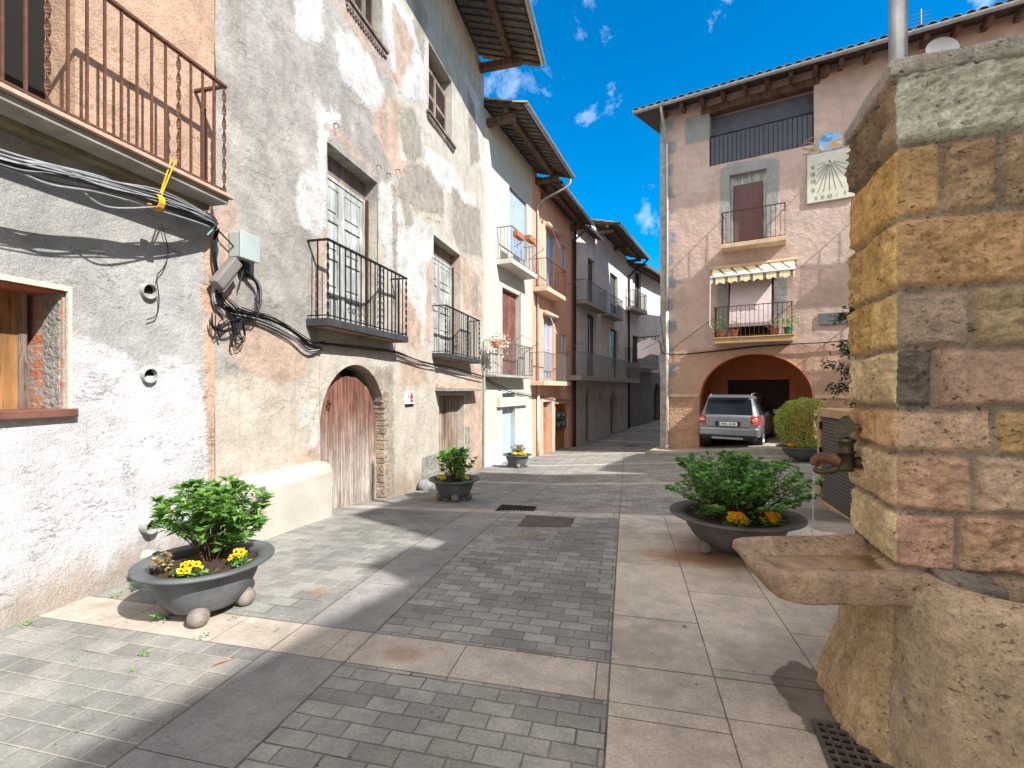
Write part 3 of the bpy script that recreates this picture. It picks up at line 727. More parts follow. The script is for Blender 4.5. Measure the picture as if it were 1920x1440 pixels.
# ------------------------------------------------------------------ house 1: half-finished house at the left
def house1():
    H = thing('town_house', 'half-renovated house at the far left, white paint splashed below grey render and peach paint above', 'house', (*onW(2).to_tuple(), 0))
    F = FW; sL = -6.0
    wr = F.s(126); wl = wr - 1.25; wt = F.z(126, 545); wb = F.z(128, 767)
    dr = F.s(140); dl = dr - 1.5; dz = F.z(432, 362, .33) + .02
    ops = [Op(wl, wr, wb, wt, .42), Op(dl, dr, dz, dz + 2.25, .30)]
    white = [[(-900, 640), (-400, 630), (-60, 655), (135, 632), (175, 640), (215, 655), (250, 672), (262, 700), (290, 690), (308, 668), (335, 672), (352, 690), (372, 700), (392, 800), (398, 1060), (330, 1150), (0, 1300), (-1600, 1900)]]
    peach = [[(-900, -600), (402, -600), (402, 395), (440, 400), (438, 380), (-900, -260)], [(385, 380), (450, 380), (450, 905), (392, 905), (384, 650), (383, 540), (388, 470)]]
    f = fields(F, [white, peach, []], .30)
    def field(S, Z):
        o = f(S, Z); o[:, 1] = np.maximum(o[:, 1], np.clip((Z - 3.24) * 4 + .3, 0, 1)); return o
    m = plaster('half_painted_render', (.385, .38, .365), [((.56, .555, .565), .15), ((.50, .335, .24), .35), None], bump=1., bsc=9, var=.2, edge=.17, streak=.1, grit=.6, bd=.035, soft=.07, crack=.10, solid=(0, 1), grime=-6.)
    mb, at = wall(F, sL, S12, -1.2, 11.5, ops, .09, field, 6, .012, 1)
    mb.build('wall', m, H, attr=at, smooth=False)
    roof(F, sL, S12, 11.3, .9, H, beams=[], e0=0)
    # lower window: brick jamb, board, clay sill, metal corner bead
    w = ops[0]
    mb = MB(); mb.fbox(F, wl, wr, wb, wt, -.46, -.42); W1 = mb.build('window', M['dark'], H)
    e = F.s(33, -.3); b = MB(); b.fbox(F, wl - .5, e, wb, wt, -.34, -.30); b.build('board', M['orange_wood'], W1)
    b = MB(); b.fbox(F, e + .002, e + .05, wb, wt, -.36, -.29); b.build('frame', M['grey_brown'], W1)
    def bricks():
        g = G('hollow_brick', .9, 0, .15); o = g.tc()
        x = g.n('ShaderNodeTexBrick'); sp = g.n('ShaderNodeSeparateXYZ'); g.L.new(o, sp.inputs[0]); cb = g.n('ShaderNodeCombineXYZ')
        g.L.new(g.math('MULTIPLY', sp.outputs[0], 1.), cb.inputs[0]); g.L.new(sp.outputs[2], cb.inputs[1]); g.L.new(cb.outputs[0], x.inputs['Vector'])
        for k, v in (('Scale', 1.), ('Brick Width', .3), ('Row Height', .085), ('Mortar Size', .007)): x.inputs[k].default_value = v
        x.inputs['Color1'].default_value = (.42, .16, .09, 1); x.inputs['Color2'].default_value = (.50, .25, .16, 1); x.inputs['Mortar'].default_value = (.36, .33, .29, 1)
        c = g.mix(g.mr(g.noise(6, 6, .7), .45, .6), x.outputs['Color'], (.34, .32, .29))
        return g.fin(c, g.bump(g.math('ADD', g.noise(30, 5), g.math('MULTIPLY', x.outputs['Fac'], -.4)), .8, .015))
    b = MB(); b.fbox(F, wr - .012, wr + .004, wb, wt, -.42, -.025); jb = b.build('brick_jamb', bricks(), W1)
    b = MB(); b.fbox(F, wr - .020, wr - .008, wb, wt, -.20, -.05); b.build('mortar_patch', simple('rough_mortar', (.30, .29, .27), .95, 0, .3, 12, 1., 30, bd=.03), W1)
    b = MB(); b.fbox(F, wl, wr, wt - .02, wt + .006, -.42, -.03); b.build('lintel', M['terracotta'], W1)
    b = MB()
    b.fbox(F, wr - .004, wr + .022, wb - .02, wt + .03, -.004, .016); b.fbox(F, wl, wr - .006, wt - .006, wt + .03, -.004, .016)
    b.build('corner_bead', simple('galvanised_bead', (.66, .60, .50), .6, .1, .3, 60, .4, 120), W1)
    b = MB(); b.fbox(F, wl - .1, wr + .04, wb - .055, wb + .004, -.40, .055); b.build('sill', M['clay_sill'], W1, bevel=.008)
    # upper balcony door
    d = ops[1]
    back_panel(F, d, H, M['dark'], 'door_recess')
    louver(F, d.s0 + .02, d.s1 - .55, d.z0, d.z1, -.2, H, M['grey_brown'], 1)
    # balcony
    p = .36; s1 = F.s(432, p); zt = F.z(432, 366, p)
    B = MB(); s0 = s1 - 4.2
    B.fbox(F, s0, s1, zt - .085, zt - .035, 0, p - .02); bo = B.build('balcony', M['concrete'], H, bevel=.006)
    b = MB(); b.fbox(F, s0 - .02, s1 + .03, zt - .033, zt - .004, 0, p + .02); b.build('slab_edge', simple('pinkish_slab_edge', (.50, .34, .27), .85, 0, .2, 8, .3), bo, bevel=.004)
    b = MB(); b.fbox(F, s0, s1 - .01, zt - .12, zt - .087, 0, .14); b.build('slab_cove', simple('stained_cove', (.24, .20, .13), .9, 0, .4, 5, .5), bo)
    b = MB(); bars_rail(b, F, s0 + .03, s1 - .03, zt, zt + .98, p - .04, .115, .0075, 8)
    b.build('railing', M['brown_iron'], bo)
    # plastic pipe stubs through the wall
    for (u, v) in ((279, 542), (280, 700), (277, 981), (281, 1041)):
        a, z = F.sz(u, v, .03); c = F.pt(a, z, -.12); n = Vector((F.n.x, F.n.y, -.12)).normalized(); e1 = Vector((F.u.x, F.u.y, 0)); e2 = n.cross(e1)
        mb = MB(); r0, r1 = .062, .057; sg = 24; L = .17 if v < 800 else .21; vs = []
        for (rr, l) in ((r0, 0), (r0, L), (r1, L), (r1, 0.0)):
            for k in range(sg): q = 2 * math.pi * k / sg; vs.append(c + n * l + (e1 * math.cos(q) + e2 * math.sin(q)) * rr)
        fs = [(j * sg + k, j * sg + (k + 1) % sg, (j + 1) * sg + (k + 1) % sg, (j + 1) * sg + k) for j in range(3) for k in range(sg)] + [tuple(3 * sg + k for k in range(sg))]
        mb.add(vs, fs); po = mb.build('pipe_stub', M['pvc'], H, smooth=False)
        mb = MB(); vs = [c + n * .125 + (e1 * math.cos(2 * math.pi * k / sg) + e2 * math.sin(2 * math.pi * k / sg)) * (r1 - .001) for k in range(sg)]; mb.add(vs, [tuple(range(sg))]); mb.build('pipe_bore', M['dark'], po)
house1()

# ------------------------------------------------------------------ house 2: tall patched house
def house2():
    H = thing('town_house', 'tall flaking grey and cream house with two black iron balconies and an arched plank door', 'house', (*onW(9).to_tuple(), 0))
    F = FW
    d1 = Op(F.s(614), F.s(708), 2.40, F.z(660, 303), .34); d2 = Op(F.s(813), F.s(863), 2.25, F.z(840, 461), .34)
    w1 = Op(F.s(655), F.s(716), 7.17, 8.75, .30); w2 = Op(F.s(804), F.s(847), 7.17, F.z(845, 150), .30); w3 = Op(F.s(866), F.s(882), 9.3, 10.1, .3)
    a1 = Op(F.s(600), F.s(722), -.9, F.z(668, 684), .36, 1.02); o2 = Op(F.s(823), F.s(870), -.9, F.z(846, 742), .30)
    w1b = Op(F.s(600) - .4, F.s(600) + .9, 8.9, 10, .3)
    ops = [d1, d2, w1, w2, a1, o2]
    white = [[(545, -60), (595, -40), (607, 70), (600, 80), (575, 72), (560, 60)], [(632, 55), (645, 48), (672, 78), (700, 118), (722, 180), (718, 212), (712, 224), (692, 207), (662, 168), (640, 150), (633, 110)],
             [(598, 190), (640, 222), (622, 260), (613, 280), (613, 440), (586, 440), (561, 420), (553, 352), (565, 322), (596, 325)], [(702, -80), (745, 0), (800, 90), (800, 190), (770, 190), (745, 170), (733, 120), (718, 0)],
             [(800, 280), (850, 310), (872, 360), (890, 370), (895, 395), (880, 375), (868, 400), (850, 370), (835, 350), (810, 330), (795, 320)], [(865, 120), (900, 190), (907, 230), (907, 330), (895, 300), (880, 180)],
             [(712, 345), (736, 345), (752, 400), (800, 420), (830, 450), (812, 470), (810, 640), (760, 640), (725, 500), (712, 440)], [(585, 800), (602, 790), (598, 850), (580, 845)], [(560, 770), (590, 760), (590, 800), (568, 800)]]
    pinkp = [[(700, 210), (735, 170), (752, 205), (750, 290), (765, 330), (740, 328), (715, 280), (700, 250)], [(622, 0), (652, 10), (730, 140), (742, 130), (735, 0), (780, 80), (750, 170), (700, 110)], [(430, 640), (470, 600), (560, 640), (580, 700), (540, 720), (440, 690)],
             [(612, 240), (640, 240), (700, 320), (722, 335), (700, 325)], [(745, 655), (800, 680), (800, 720), (752, 720)], [(740, 510), (790, 600), (790, 660), (742, 640)], [(800, 500), (812, 480), (808, 640), (798, 640)], [(553, 850), (600, 835), (600, 880), (550, 880)],
             [(875, 680), (907, 690), (907, 880), (880, 880), (872, 780)], [(395, 380), (445, 380), (440, 440), (430, 620), (395, 620)], [(600, 440), (612, 440), (600, 560), (590, 600), (586, 520)], [(860, 470), (900, 520), (905, 600), (870, 580)]]
    tan = [[(752, 198), (776, 205), (790, 240), (790, 292), (767, 302), (752, 272)], [(765, 302), (802, 312), (832, 362), (831, 402), (800, 398), (772, 388), (746, 345)], [(847, 342), (872, 380), (900, 392), (903, 480), (860, 470), (848, 430)], [(772, -40), (800, 25), (795, 120), (777, 60)],
           [(876, 160), (890, 200), (900, 300), (882, 312)], [(745, 340), (760, 420), (775, 420), (762, 350)], [(735, 350), (742, 350), (748, 640), (738, 640)], [(690, 690), (735, 690), (740, 860), (740, 925), (722, 935), (722, 760)], [(885, 520), (896, 520), (896, 590), (886, 590)], [(640, 160), (670, 190), (690, 205), (660, 190)]]
    cream = [[(703, -400), (1000, -700), (907, 900), (620, 990), (395, 1020), (380, 690), (480, 700), (560, 720), (600, 660), (600, 470), (614, 450), (706, 460), (712, 340), (745, 340), (745, 200), (728, 110)]]
    f = fields(F, [white, pinkp, tan], .26); fc = fields(F, [cream, [], []], .35)
    def field(S, Z):
        o = f(S, Z); o[:, 0] = np.maximum(o[:, 0], 0); return o
    # four coats: base grey, cream ground, then white / pink / tan
    g = plaster('patched_plaster', (.36, .34, .31), [((.57, .555, .53), .25), ((.46, .35, .28), .05), ((.33, .295, .25), .35)], bump=.9, bsc=12, var=.26, edge=.30, streak=.42, grit=.5, bd=.035, soft=.13, crack=.08, grime=4.)
    mb, at = wall(F, S12, S23, -1.4, 10.6, ops, .075, None, 7, .018, 2)
    SZ = np.array([((Vector((p.x, p.y)) - F.P).dot(F.u), p.z) for p in mb.v])
    at[:, :3] = field(SZ[:, 0], SZ[:, 1]); at[:, 3] = fc(SZ[:, 0], SZ[:, 1])[:, 0]
    nt = g.node_tree
    # cream ground coat driven by the alpha of the same attribute
    b = nt.nodes['Principled BSDF']; an = [n for n in nt.nodes if n.type == 'ATTRIBUTE'][0]
    first = [n for n in nt.nodes if n.type == 'MIX' and n.data_type == 'RGBA'][0]
    mx = nt.nodes.new('ShaderNodeMix'); mx.data_type = 'RGBA'
    src = first.inputs[6].links[0].from_socket
    ns = nt.nodes.new('ShaderNodeTexNoise'); ns.inputs['Scale'].default_value = 2.6; ns.inputs['Detail'].default_value = 7; ns.inputs['Roughness'].default_value = .65
    tc = [n for n in nt.nodes if n.type == 'TEX_COORD'][0]; nt.links.new(tc.outputs['Object'], ns.inputs['Vector'])
    ad = nt.nodes.new('ShaderNodeMath'); ad.operation = 'MULTIPLY_ADD'; nt.links.new(ns.outputs['Fac'], ad.inputs[0]); ad.inputs[1].default_value = .5; nt.links.new(an.outputs['Alpha'], ad.inputs[2])
    rg = nt.nodes.new('ShaderNodeMapRange'); nt.links.new(ad.outputs[0], rg.inputs[0]); rg.inputs[1].default_value = .68; rg.inputs[2].default_value = .84
    nt.links.new(rg.outputs[0], mx.inputs[0]); nt.links.new(src, mx.inputs[6])
    n2 = nt.nodes.new('ShaderNodeTexNoise'); n2.inputs['Scale'].default_value = 3.2; n2.inputs['Detail'].default_value = 8; n2.inputs['Roughness'].default_value = .7; nt.links.new(tc.outputs['Object'], n2.inputs['Vector'])
    cr = nt.nodes.new('ShaderNodeValToRGB'); nt.links.new(n2.outputs['Fac'], cr.inputs[0]); e = cr.color_ramp.elements
    e[0].position = .3; e[0].color = (.37, .325, .265, 1); e[1].position = .68; e[1].color = (.53, .495, .435, 1)
    nt.links.new(cr.outputs[0], mx.inputs[7]); nt.links.new(mx.outputs[2], first.inputs[6])
    mb.build('wall', g, H, attr=at)
    roof(F, S12 - .3, S23, 10.42, 1.62, H, pitch=17, beams=[S12 + 1.2, S12 + 4.2, S23 - .35], e1=.0, tile='tile_grey')
    # balcony doors
    for k, d in enumerate((d1, d2)):
        back_panel(F, d, H, M['dark'], 'door_recess')
        panel_door(F, d.s0 + .02, d.s1 - .02, d.z0, d.z1 - .28, -.24, H, M['white_wood'], 2, 4)
        mb = MB(); mb.fbox(F, d.s0, d.s1, d.z1 - .28, d.z1, -.30, -.22); mb.build('transom_board', M['grey_brown'], H)
        mb = MB(); mb.fbox(F, d.s1 - .035, d.s1, d.z0, d.z1 - .28, -.20, -.16); mb.build('door_post', M['rust'], H)
    for w in (w1, w2):
        back_panel(F, w, H, M['dark'], 'window_recess')
        louver(F, w.s0 + .02, w.s1 - .02, w.z0 + .02, w.z1 - .28 if w is w2 else w.z1, -.16, H, M['grey_brown'], 3 if w is w1 else 2, 'shutter')
        mb = MB(); mb.fbox(F, w.s0 - .12, w.s1 + .12, w.z0 - .05, w.z0 - .002, -.02, .07); mb.fbox(F, w.s0 - .10, w.s1 + .10, w.z0 - .12, w.z0 - .052, -.02, .04)
        n = int((w.s1 - w.s0 + .16) / .07)
        for i in range(n): a = w.s0 - .08 + i * .07; mb.fbox(F, a, a + .04, w.z0 - .16, w.z0 - .121, -.01, .035)
        mb.build('window_sill', M['grey_brown'], H)
    # balconies
    dark_slab = simple('dark_slab', (.055, .056, .062), .7, .2, .3, 8, .3)
    brick_soffit = simple('brick_soffit', (.36, .22, .13), .9, 0, .3, 9, .4)
    p = .32
    for (ul, ur, zt) in ((616, 766, 2.44), (837, 902, 2.30)):
        a, b = F.s(ul, p), F.s(ur, p)
        bo = balcony(F, a, b, zt, .10, p, .97, H, dark_slab, M['iron'], sp=.125, twist=1, r=.007, panel=brick_soffit)
        mb = MB(); c = lerp(a, b, .60)
        for k in range(9):      # scrolled centre post
            z = zt + .08 + k * .1; rr = .035
            for sg in (-1, 1):
                mb.tube([F.pt(c + sg * (.012 + rr * (1 - math.cos(q * .9))), z + rr * 1.5 * math.sin(q * .9), p - .03) for q in [i * .45 for i in range(9)]], .006, 5)
        mb.fbox(F, c - .008, c + .008, zt, zt + .97, p - .04, p - .024)
        for sg in (-1, 1):
            cx = lerp(a, b, .25) + sg * .05
            mb.tube([F.pt(cx + sg * .04 * math.cos(q) * (1 - q / 9), zt + .16 + .05 * math.sin(q) * (1 - q / 9), p - .03) for q in [i * .5 for i in range(13)]], .006, 5)
        mb.build('scrollwork', M['iron'], bo)
    # arched door, planks
    mbp = MB(); n = 5; d = -.15; rnd = random.Random(4)
    sx = [a1.s0 + (a1.s1 - a1.s0) * i / n for i in range(n + 1)]
    do = thing('door', None, None, (0, 0, 0)); do.parent = H; do.location = -H.location + F.pt(a1.s0, zg(*onW(7)), -.15)
    for i in range(n):
        a, b = sx[i] + .004 * (i > 0), sx[i + 1] - .004; ff = rnd.uniform(-.008, .008)
        ks = [a + (b - a) * k / 4 for k in range(5)]; lo = F.g(a) - .1
        ring = [(a, lo)] + [(k, a1.top(k) - .12 - (.05 if i in (2,) else 0) - .03 * (i == 3)) for k in ks] + [(b, lo)]
        m = MB(); q = len(ring)
        m.add([F.pt(x, z, d + ff) for x, z in ring] + [F.pt(x, z, d + ff - .04) for x, z in ring], [tuple(range(q))] + [(j, (j + 1) % q, q + (j + 1) % q, q + j) for j in range(q)])
        m.build('door_plank', M['oldred'], do)
    back_panel(F, a1, H, M['dark'], 'door_recess', d=-.34)
    m = MB(); a, z = F.s(617, -.13), F.z(617, 760, -.13)
    m.tube([F.pt(a + .045 * math.cos(q), z + .045 * math.sin(q), d + .02) for q in [i * .6 for i in range(10)]], .009, 6); m.fbox(F, a - .02, a + .02, z + .03, z + .08, d + .008, d + .022); m.build('door_knocker', M['rust'], do)
    # crumbling rubble jamb right of the arch
    m = MB(); rnd = random.Random(12)
    st = simple('rubble_jamb', (.34, .27, .205), .95, 0, .45, 5, .9, 25, bd=.04)
    z = F.g(a1.s1) - .1
    while z < 1.75:
        h = rnd.uniform(.06, .2); c = a1.s1 if z < a1.spring else None
        if c is None:
            q = clamp((z - a1.spring) / (a1.z1 - a1.spring), 0, .98); hw = (a1.s1 - a1.s0) / 2; c = (a1.s0 + a1.s1) / 2 + hw * math.sqrt(1 - q * q)
        w = rnd.uniform(.04, .19); pr = rnd.uniform(-.004, .012)
        vs = [F.pt(c - .01 + rnd.uniform(-.02, .012), z, pr), F.pt(c + w, z + rnd.uniform(-.02, .02), pr * .5), F.pt(c + w, z, -.2), F.pt(c - .01, z, -.2),
              F.pt(c - .01 + rnd.uniform(-.02, .012), z + h - .012, pr), F.pt(c + w + rnd.uniform(-.02, .02), z + h - .012, pr * .5), F.pt(c + w, z + h - .012, -.2), F.pt(c - .01, z + h - .012, -.2)]
        m.hexa(vs); z += h
    m.build('rubble_jamb', st, H, bevel=.012)
    # second door: old planks under a stone ledge
    back_panel(F, o2, H, M['dark'], 'door_recess')
    do = MB(); n = 8
    for i in range(n):
        a = lerp(o2.s0, o2.s1, i / n) + .004; b = lerp(o2.s0, o2.s1, (i + 1) / n) - .004; k = rnd.uniform(-.006, .006) - (.03 if i == 3 else 0)
        do.fbox(F, a, b, -.7, o2.z1 - .02, -.2 + k, -.17 + k)
    do.build('door', M['oldgrey'], H)
    zl = o2.z1 + .16
    m = MB(); m.fbox(F, F.s(815), F.s(888), zl - .05, zl, -.05, .34); lo = m.build('door_ledge', M['greystone'], H, bevel=.006)
    m = MB(); rnd = random.Random(3); a = F.s(816)
    while a < F.s(884):
        w = rnd.uniform(.16, .3); m.hexa([F.pt(a, zl + .001, 0), F.pt(a + w, zl + .001, 0), F.pt(a + w - .02, zl + .001, .25), F.pt(a + .03, zl + .001, .22), F.pt(a + .01, zl + .13, 0), F.pt(a + w - .01, zl + .15, 0), F.pt(a + w - .03, zl + .06, .2), F.pt(a + .05, zl + .05, .2)]); a += w
    m.build('ledge_rubble', simple('ledge_rubble', (.40, .29, .21), .95, 0, .4, 8, .9, 30, bd=.03), lo, bevel=.02)
    # plastered plinth left of the arch, with a meter cover
    pa, pb = F.s(430), F.s(597)
    m = MB(); pr = .24; zt = F.z(600, 872, pr)
    vs = []; prof = [(0, -.5), (pr, -.5), (pr + .01, zt - .12), (pr - .03, zt - .03), (pr - .10, zt), (0, zt + .01)]
    aa = [S12 + .0, S12 + .2, lerp(pa, pb, .5), pb - .14, pb - .05, pb - .01, pb]
    for i, a in enumerate(aa):
        k = 1 if i < 4 else (.97, .85, .55)[i - 4]; j = 1 if i < 4 else (0, -.03, -.12)[i - 4]
        for (dd, z) in prof: vs.append(F.pt(a, z + (j if i > 3 and z > 0 else 0), dd * k))
    q = len(prof); m.add(vs, [(i * q + j, (i + 1) * q + j, (i + 1) * q + j + 1, i * q + j + 1) for i in range(len(aa) - 1) for j in range(q - 1)] + [tuple((len(aa) - 1) * q + j for j in range(q))])
    m.build('plinth', simple('cream_render', (.45, .42, .37), .92, 0, .14, 2.2, .3, 40), H, smooth=False)
    a, z = F.sz(487, 930, pr); m = MB(); m.fbox(F, a - .075, a + .075, z - .09, z + .09, pr - .02, pr + .012); mo = m.build('meter_cover', M['zinc'], H, bevel=.006)
    m = MB(); nn = Vector((F.n.x, F.n.y, 0)); e1 = Vector((F.u.x, F.u.y, 0)); c = F.pt(a, z, pr + .014)
    for r in (.055, .04, .025, .012): m.tube([c + e1 * r * math.cos(q * .3) + Vector((0, 0, 1)) * r * math.sin(q * .3) for q in range(22)], .004, 5)
    m.build('cover_rings', M['grey_iron'], mo)
    # hooks
    m = MB()
    for (u, v) in ((706, 310), (725, 325), (742, 318), (625, 232), (800, 408), (818, 415)):
        a, z = F.sz(u, v); m.tube([F.pt(a, z, 0), F.pt(a + .01, z, .06), F.pt(a + .03, z - .05, .07)], .007, 5)
    m.build('wall_hooks', M['rust'], H)
    m = MB(); a, z = F.sz(838, 860); 
    ro = simple('exposed_rubble', (.33, .31, .28), .95, 0, .5, 9, 1., 40, bd=.04)
    for (u0, v0, u1, v1) in ((790, 858, 822, 905), (872, 800, 880, 860)):
        m = MB(); m.fbox(F, F.s(u0), F.s(u1), F.z(u0, v1), F.z(u0, v0), -.05, .022); m.build('rubble_patch', ro, H, bevel=.02)
    m = MB(); a = S23 - .12; m.tube([F.pt(a, F.g(a), .05), F.pt(a, .9, .05), F.pt(a, 2.9, .05)], .03, 8); m.build('cable_duct', M['pvc'], H)
house2()
# ------------------------------------------------------------------ house 3: cream house with blue dado
def house3():
    F = F3
    H = thing('town_house', 'narrow cream house with a pale blue door and dado under an open tiled eave', 'house', F.pt(2, 0))
    top = Op(F.s(955), F.s(988), F.z(970, 480), F.z(970, 362), .25); mid = Op(F.s(942), F.s(974), F.z(955, 708), F.z(956, 545), .28)
    dr = Op(F.s(941), F.s(966), -1.2, F.z(953, 737), .22)
    fl = fields(F, [[], [], []])
    def field(S, Z):
        o = np.zeros((len(S), 3)); o[:, 0] = np.clip((.02 - Z) * 12 + .5, 0, 1) * (S < S34 - .55); o[:, 1] = np.clip((S - (S34 - .52)) * 12 + .5, 0, 1); return o
    m = plaster('cream_paint', (.50, .475, .42), [((.44, .50, .62), .05), ((.66, .36, .23), .05), None], bump=.25, bsc=10, var=.07, edge=.03, streak=.1, grit=.15)
    mb, at = wall(F, 0.004, S34, -1.6, 9.5, [top, mid, dr], .12, field, 7, .01, 3); mb.build('wall', m, H, attr=at)
    roof(F, 0.03, S34 + .35, 9.28, 1.2, H, pitch=17, beams=[.25, S34 - .1], tile='tile_pale', e1=0)
    # door
    do = MB(); do.fbox(F, dr.s0 + .02, dr.s1 - .02, -1.0, dr.z1 - .02, -.2, -.15); d = do.build('door', M['blue_door'], H)
    f = MB(); f.fbox(F, dr.s0 - .09, dr.s0 - .002, -1.0, dr.z1 + .09, -.02, .012); f.fbox(F, dr.s1 + .002, dr.s1 + .09, -1.0, dr.z1 + .09, -.02, .012); f.fbox(F, dr.s0 - .002, dr.s1 + .002, dr.z1 + .002, dr.z1 + .09, -.02, .012)
    f.build('door_frame', simple('pale_blue_trim', (.62, .66, .72), .8, 0, .06, 3, .1), H)
    # middle window: roller blind
    back_panel(F, mid, H, M['dark'], 'window_recess')
    b = MB(); z = mid.z0 + .02
    while z < mid.z1 - .05: b.fbox(F, mid.s0 + .02, mid.s1 - .02, z, z + .05, -.15, -.135); z += .056
    b.build('roller_blind', M['brown_wood'], H)
    f = MB(); f.fbox(F, mid.s1 + .002, mid.s1 + .13, mid.z0, mid.z1 + .1, -.01, .012); f.build('window_jamb', M['greystone'], H)
    back_panel(F, top, H, M['dark'], 'window_recess')
    b = MB(); z = top.z0 + .02
    while z < top.z1 - .05: b.fbox(F, top.s0 + .02, top.s1 - .02, z, z + .05, -.10, -.085); z += .056
    b.build('roller_blind', M['blue_door'], H)
    b = MB(); b.fbox(F, mid.s0 - .5, mid.s1 + .5, F.z(955, 790), F.z(955, 745), -.02, .10)
    # balconies
    p = .40
    balcony(F, F.s(931, p) , F.s(1000, p), F.z(940, 702, p), .07, p, .95, H, M['concrete'], M['grey_iron'], sp=.1, twist=1, r=.006, name='balcony')
    p = .5
    bo = balcony(F, F.s(960, p) , F.s(1007, p), F.z(962, 485, p), .14, p, .95, H, simple('white_slab', (.6, .57, .52), .9, 0, .15, 5, .2), M['grey_iron'], sp=.12, r=.006)
    b = MB(); a = F.s(935); b.fbox(F, F.s(931), F.s(985), 1.02, 1.3, -.02, .12); b.build('blind_box', simple('cream_box', (.62, .53, .42), .8, 0, .1, 5, .1), H)
    # laundry arms
    for (z, s, w) in ((F.z(960, 455, .5) , F.s(970, .5), .7), (F.z(935, 650, .4), F.s(945, .4), .9)):
        m = MB(); m.tube([F.pt(s, z, .42), F.pt(s + .15, z + .35, .9)], .014, 6); m.tube([F.pt(s + w + .5, z - .1, .42), F.pt(s + w + .65, z + .25, .9)], .014, 6); m.tube([F.pt(s + .15, z + .35, .9), F.pt(s + w + .65, z + .25, .9)], .006, 5)
        m.build('laundry_arm', M['grey_iron'], H)
    # downpipe at the party wall
    m = MB(); a = S34 - .1
    m.tube(cord([F.pt(S34 + .2, 9.22, 1.2), F.pt(S34 + .15, 8.9, 1.1), F.pt(a, 8.35, .12), F.pt(a, 7.6, .07), F.pt(a, 4, .07), F.pt(a, 1.4, .07)], 6), .042, 8); m.build('downpipe', M['zinc'], H, smooth=True)
    m = MB(); m.tube([F.pt(a, 1.4, .08), F.pt(a, F.g(a), .08)], .055, 8); m.build('pipe_shoe', M['white_pipe'], H, smooth=True)
    return H
house3()
# planter box of pale trailing flowers on the middle balcony
def flower_box(F, s, z, d, w, label, leafm, n, seed):
    T = thing('flower_box', label, 'flower box', F.pt(s + w / 2, z, d))
    m = MB(); m.fbox(F, s, s + w, z, z + .16, d - .08, d + .08); m.build('box', M['terracotta'], T, bevel=.01)
    if n:
        lf = MB(); rnd = random.Random(seed)
        for i in range(n):
            c = F.pt(s + rnd.uniform(-.1, w + .1), z + rnd.uniform(.0, .36) - .2 * (rnd.random() < .2), d + rnd.uniform(-.13, .2)); leaf(lf, c, Vector((rnd.uniform(-1, 1), rnd.uniform(-1, 1), rnd.uniform(-.6, 1))), .08, .035, rnd)
        lf.build('flowers', leafm, T)
def leaf(mb, p, d, L, w, rnd, bend=.25):
    d = d.normalized(); up = Vector((0, 0, 1))
    sd = d.cross(up)
    if sd.length < .05: sd = Vector((1, 0, 0))
    sd.normalize(); sd = Matrix.Rotation(rnd.uniform(-.7, .7), 3, d) @ sd; nn = sd.cross(d)
    m1 = p + d * L * .45 + nn * L * .05; tip = p + d * L - nn * L * bend * .6
    l = p + d * L * .42 + sd * w - nn * w * .12 + nn * L * .10; r = p + d * L * .42 - sd * w + nn * L * .10
    mb.add([p, l, tip, r, m1], [(0, 4, 1), (1, 4, 2), (0, 3, 4), (4, 3, 2)])
flower_box(F3, F3.s(926, .5), F3.z(932, 652, .5), .5, .55, 'terracotta box of dry whitish trailing flowers hung on the lower cream-house balcony', M['pale_leaf'], 220, 3)
flower_box(F3, F3.s(966, .56), F3.z(970, 445, .56), .56, .55, 'empty brick-red flower box on the left of the topmost cream-house balcony rail', M['stem'], 0, 4)
flower_box(F3, F3.s(989, .56), F3.z(992, 452, .56), .56, .55, 'empty brick-red flower box on the right of the topmost cream-house balcony rail', M['stem'], 0, 5)

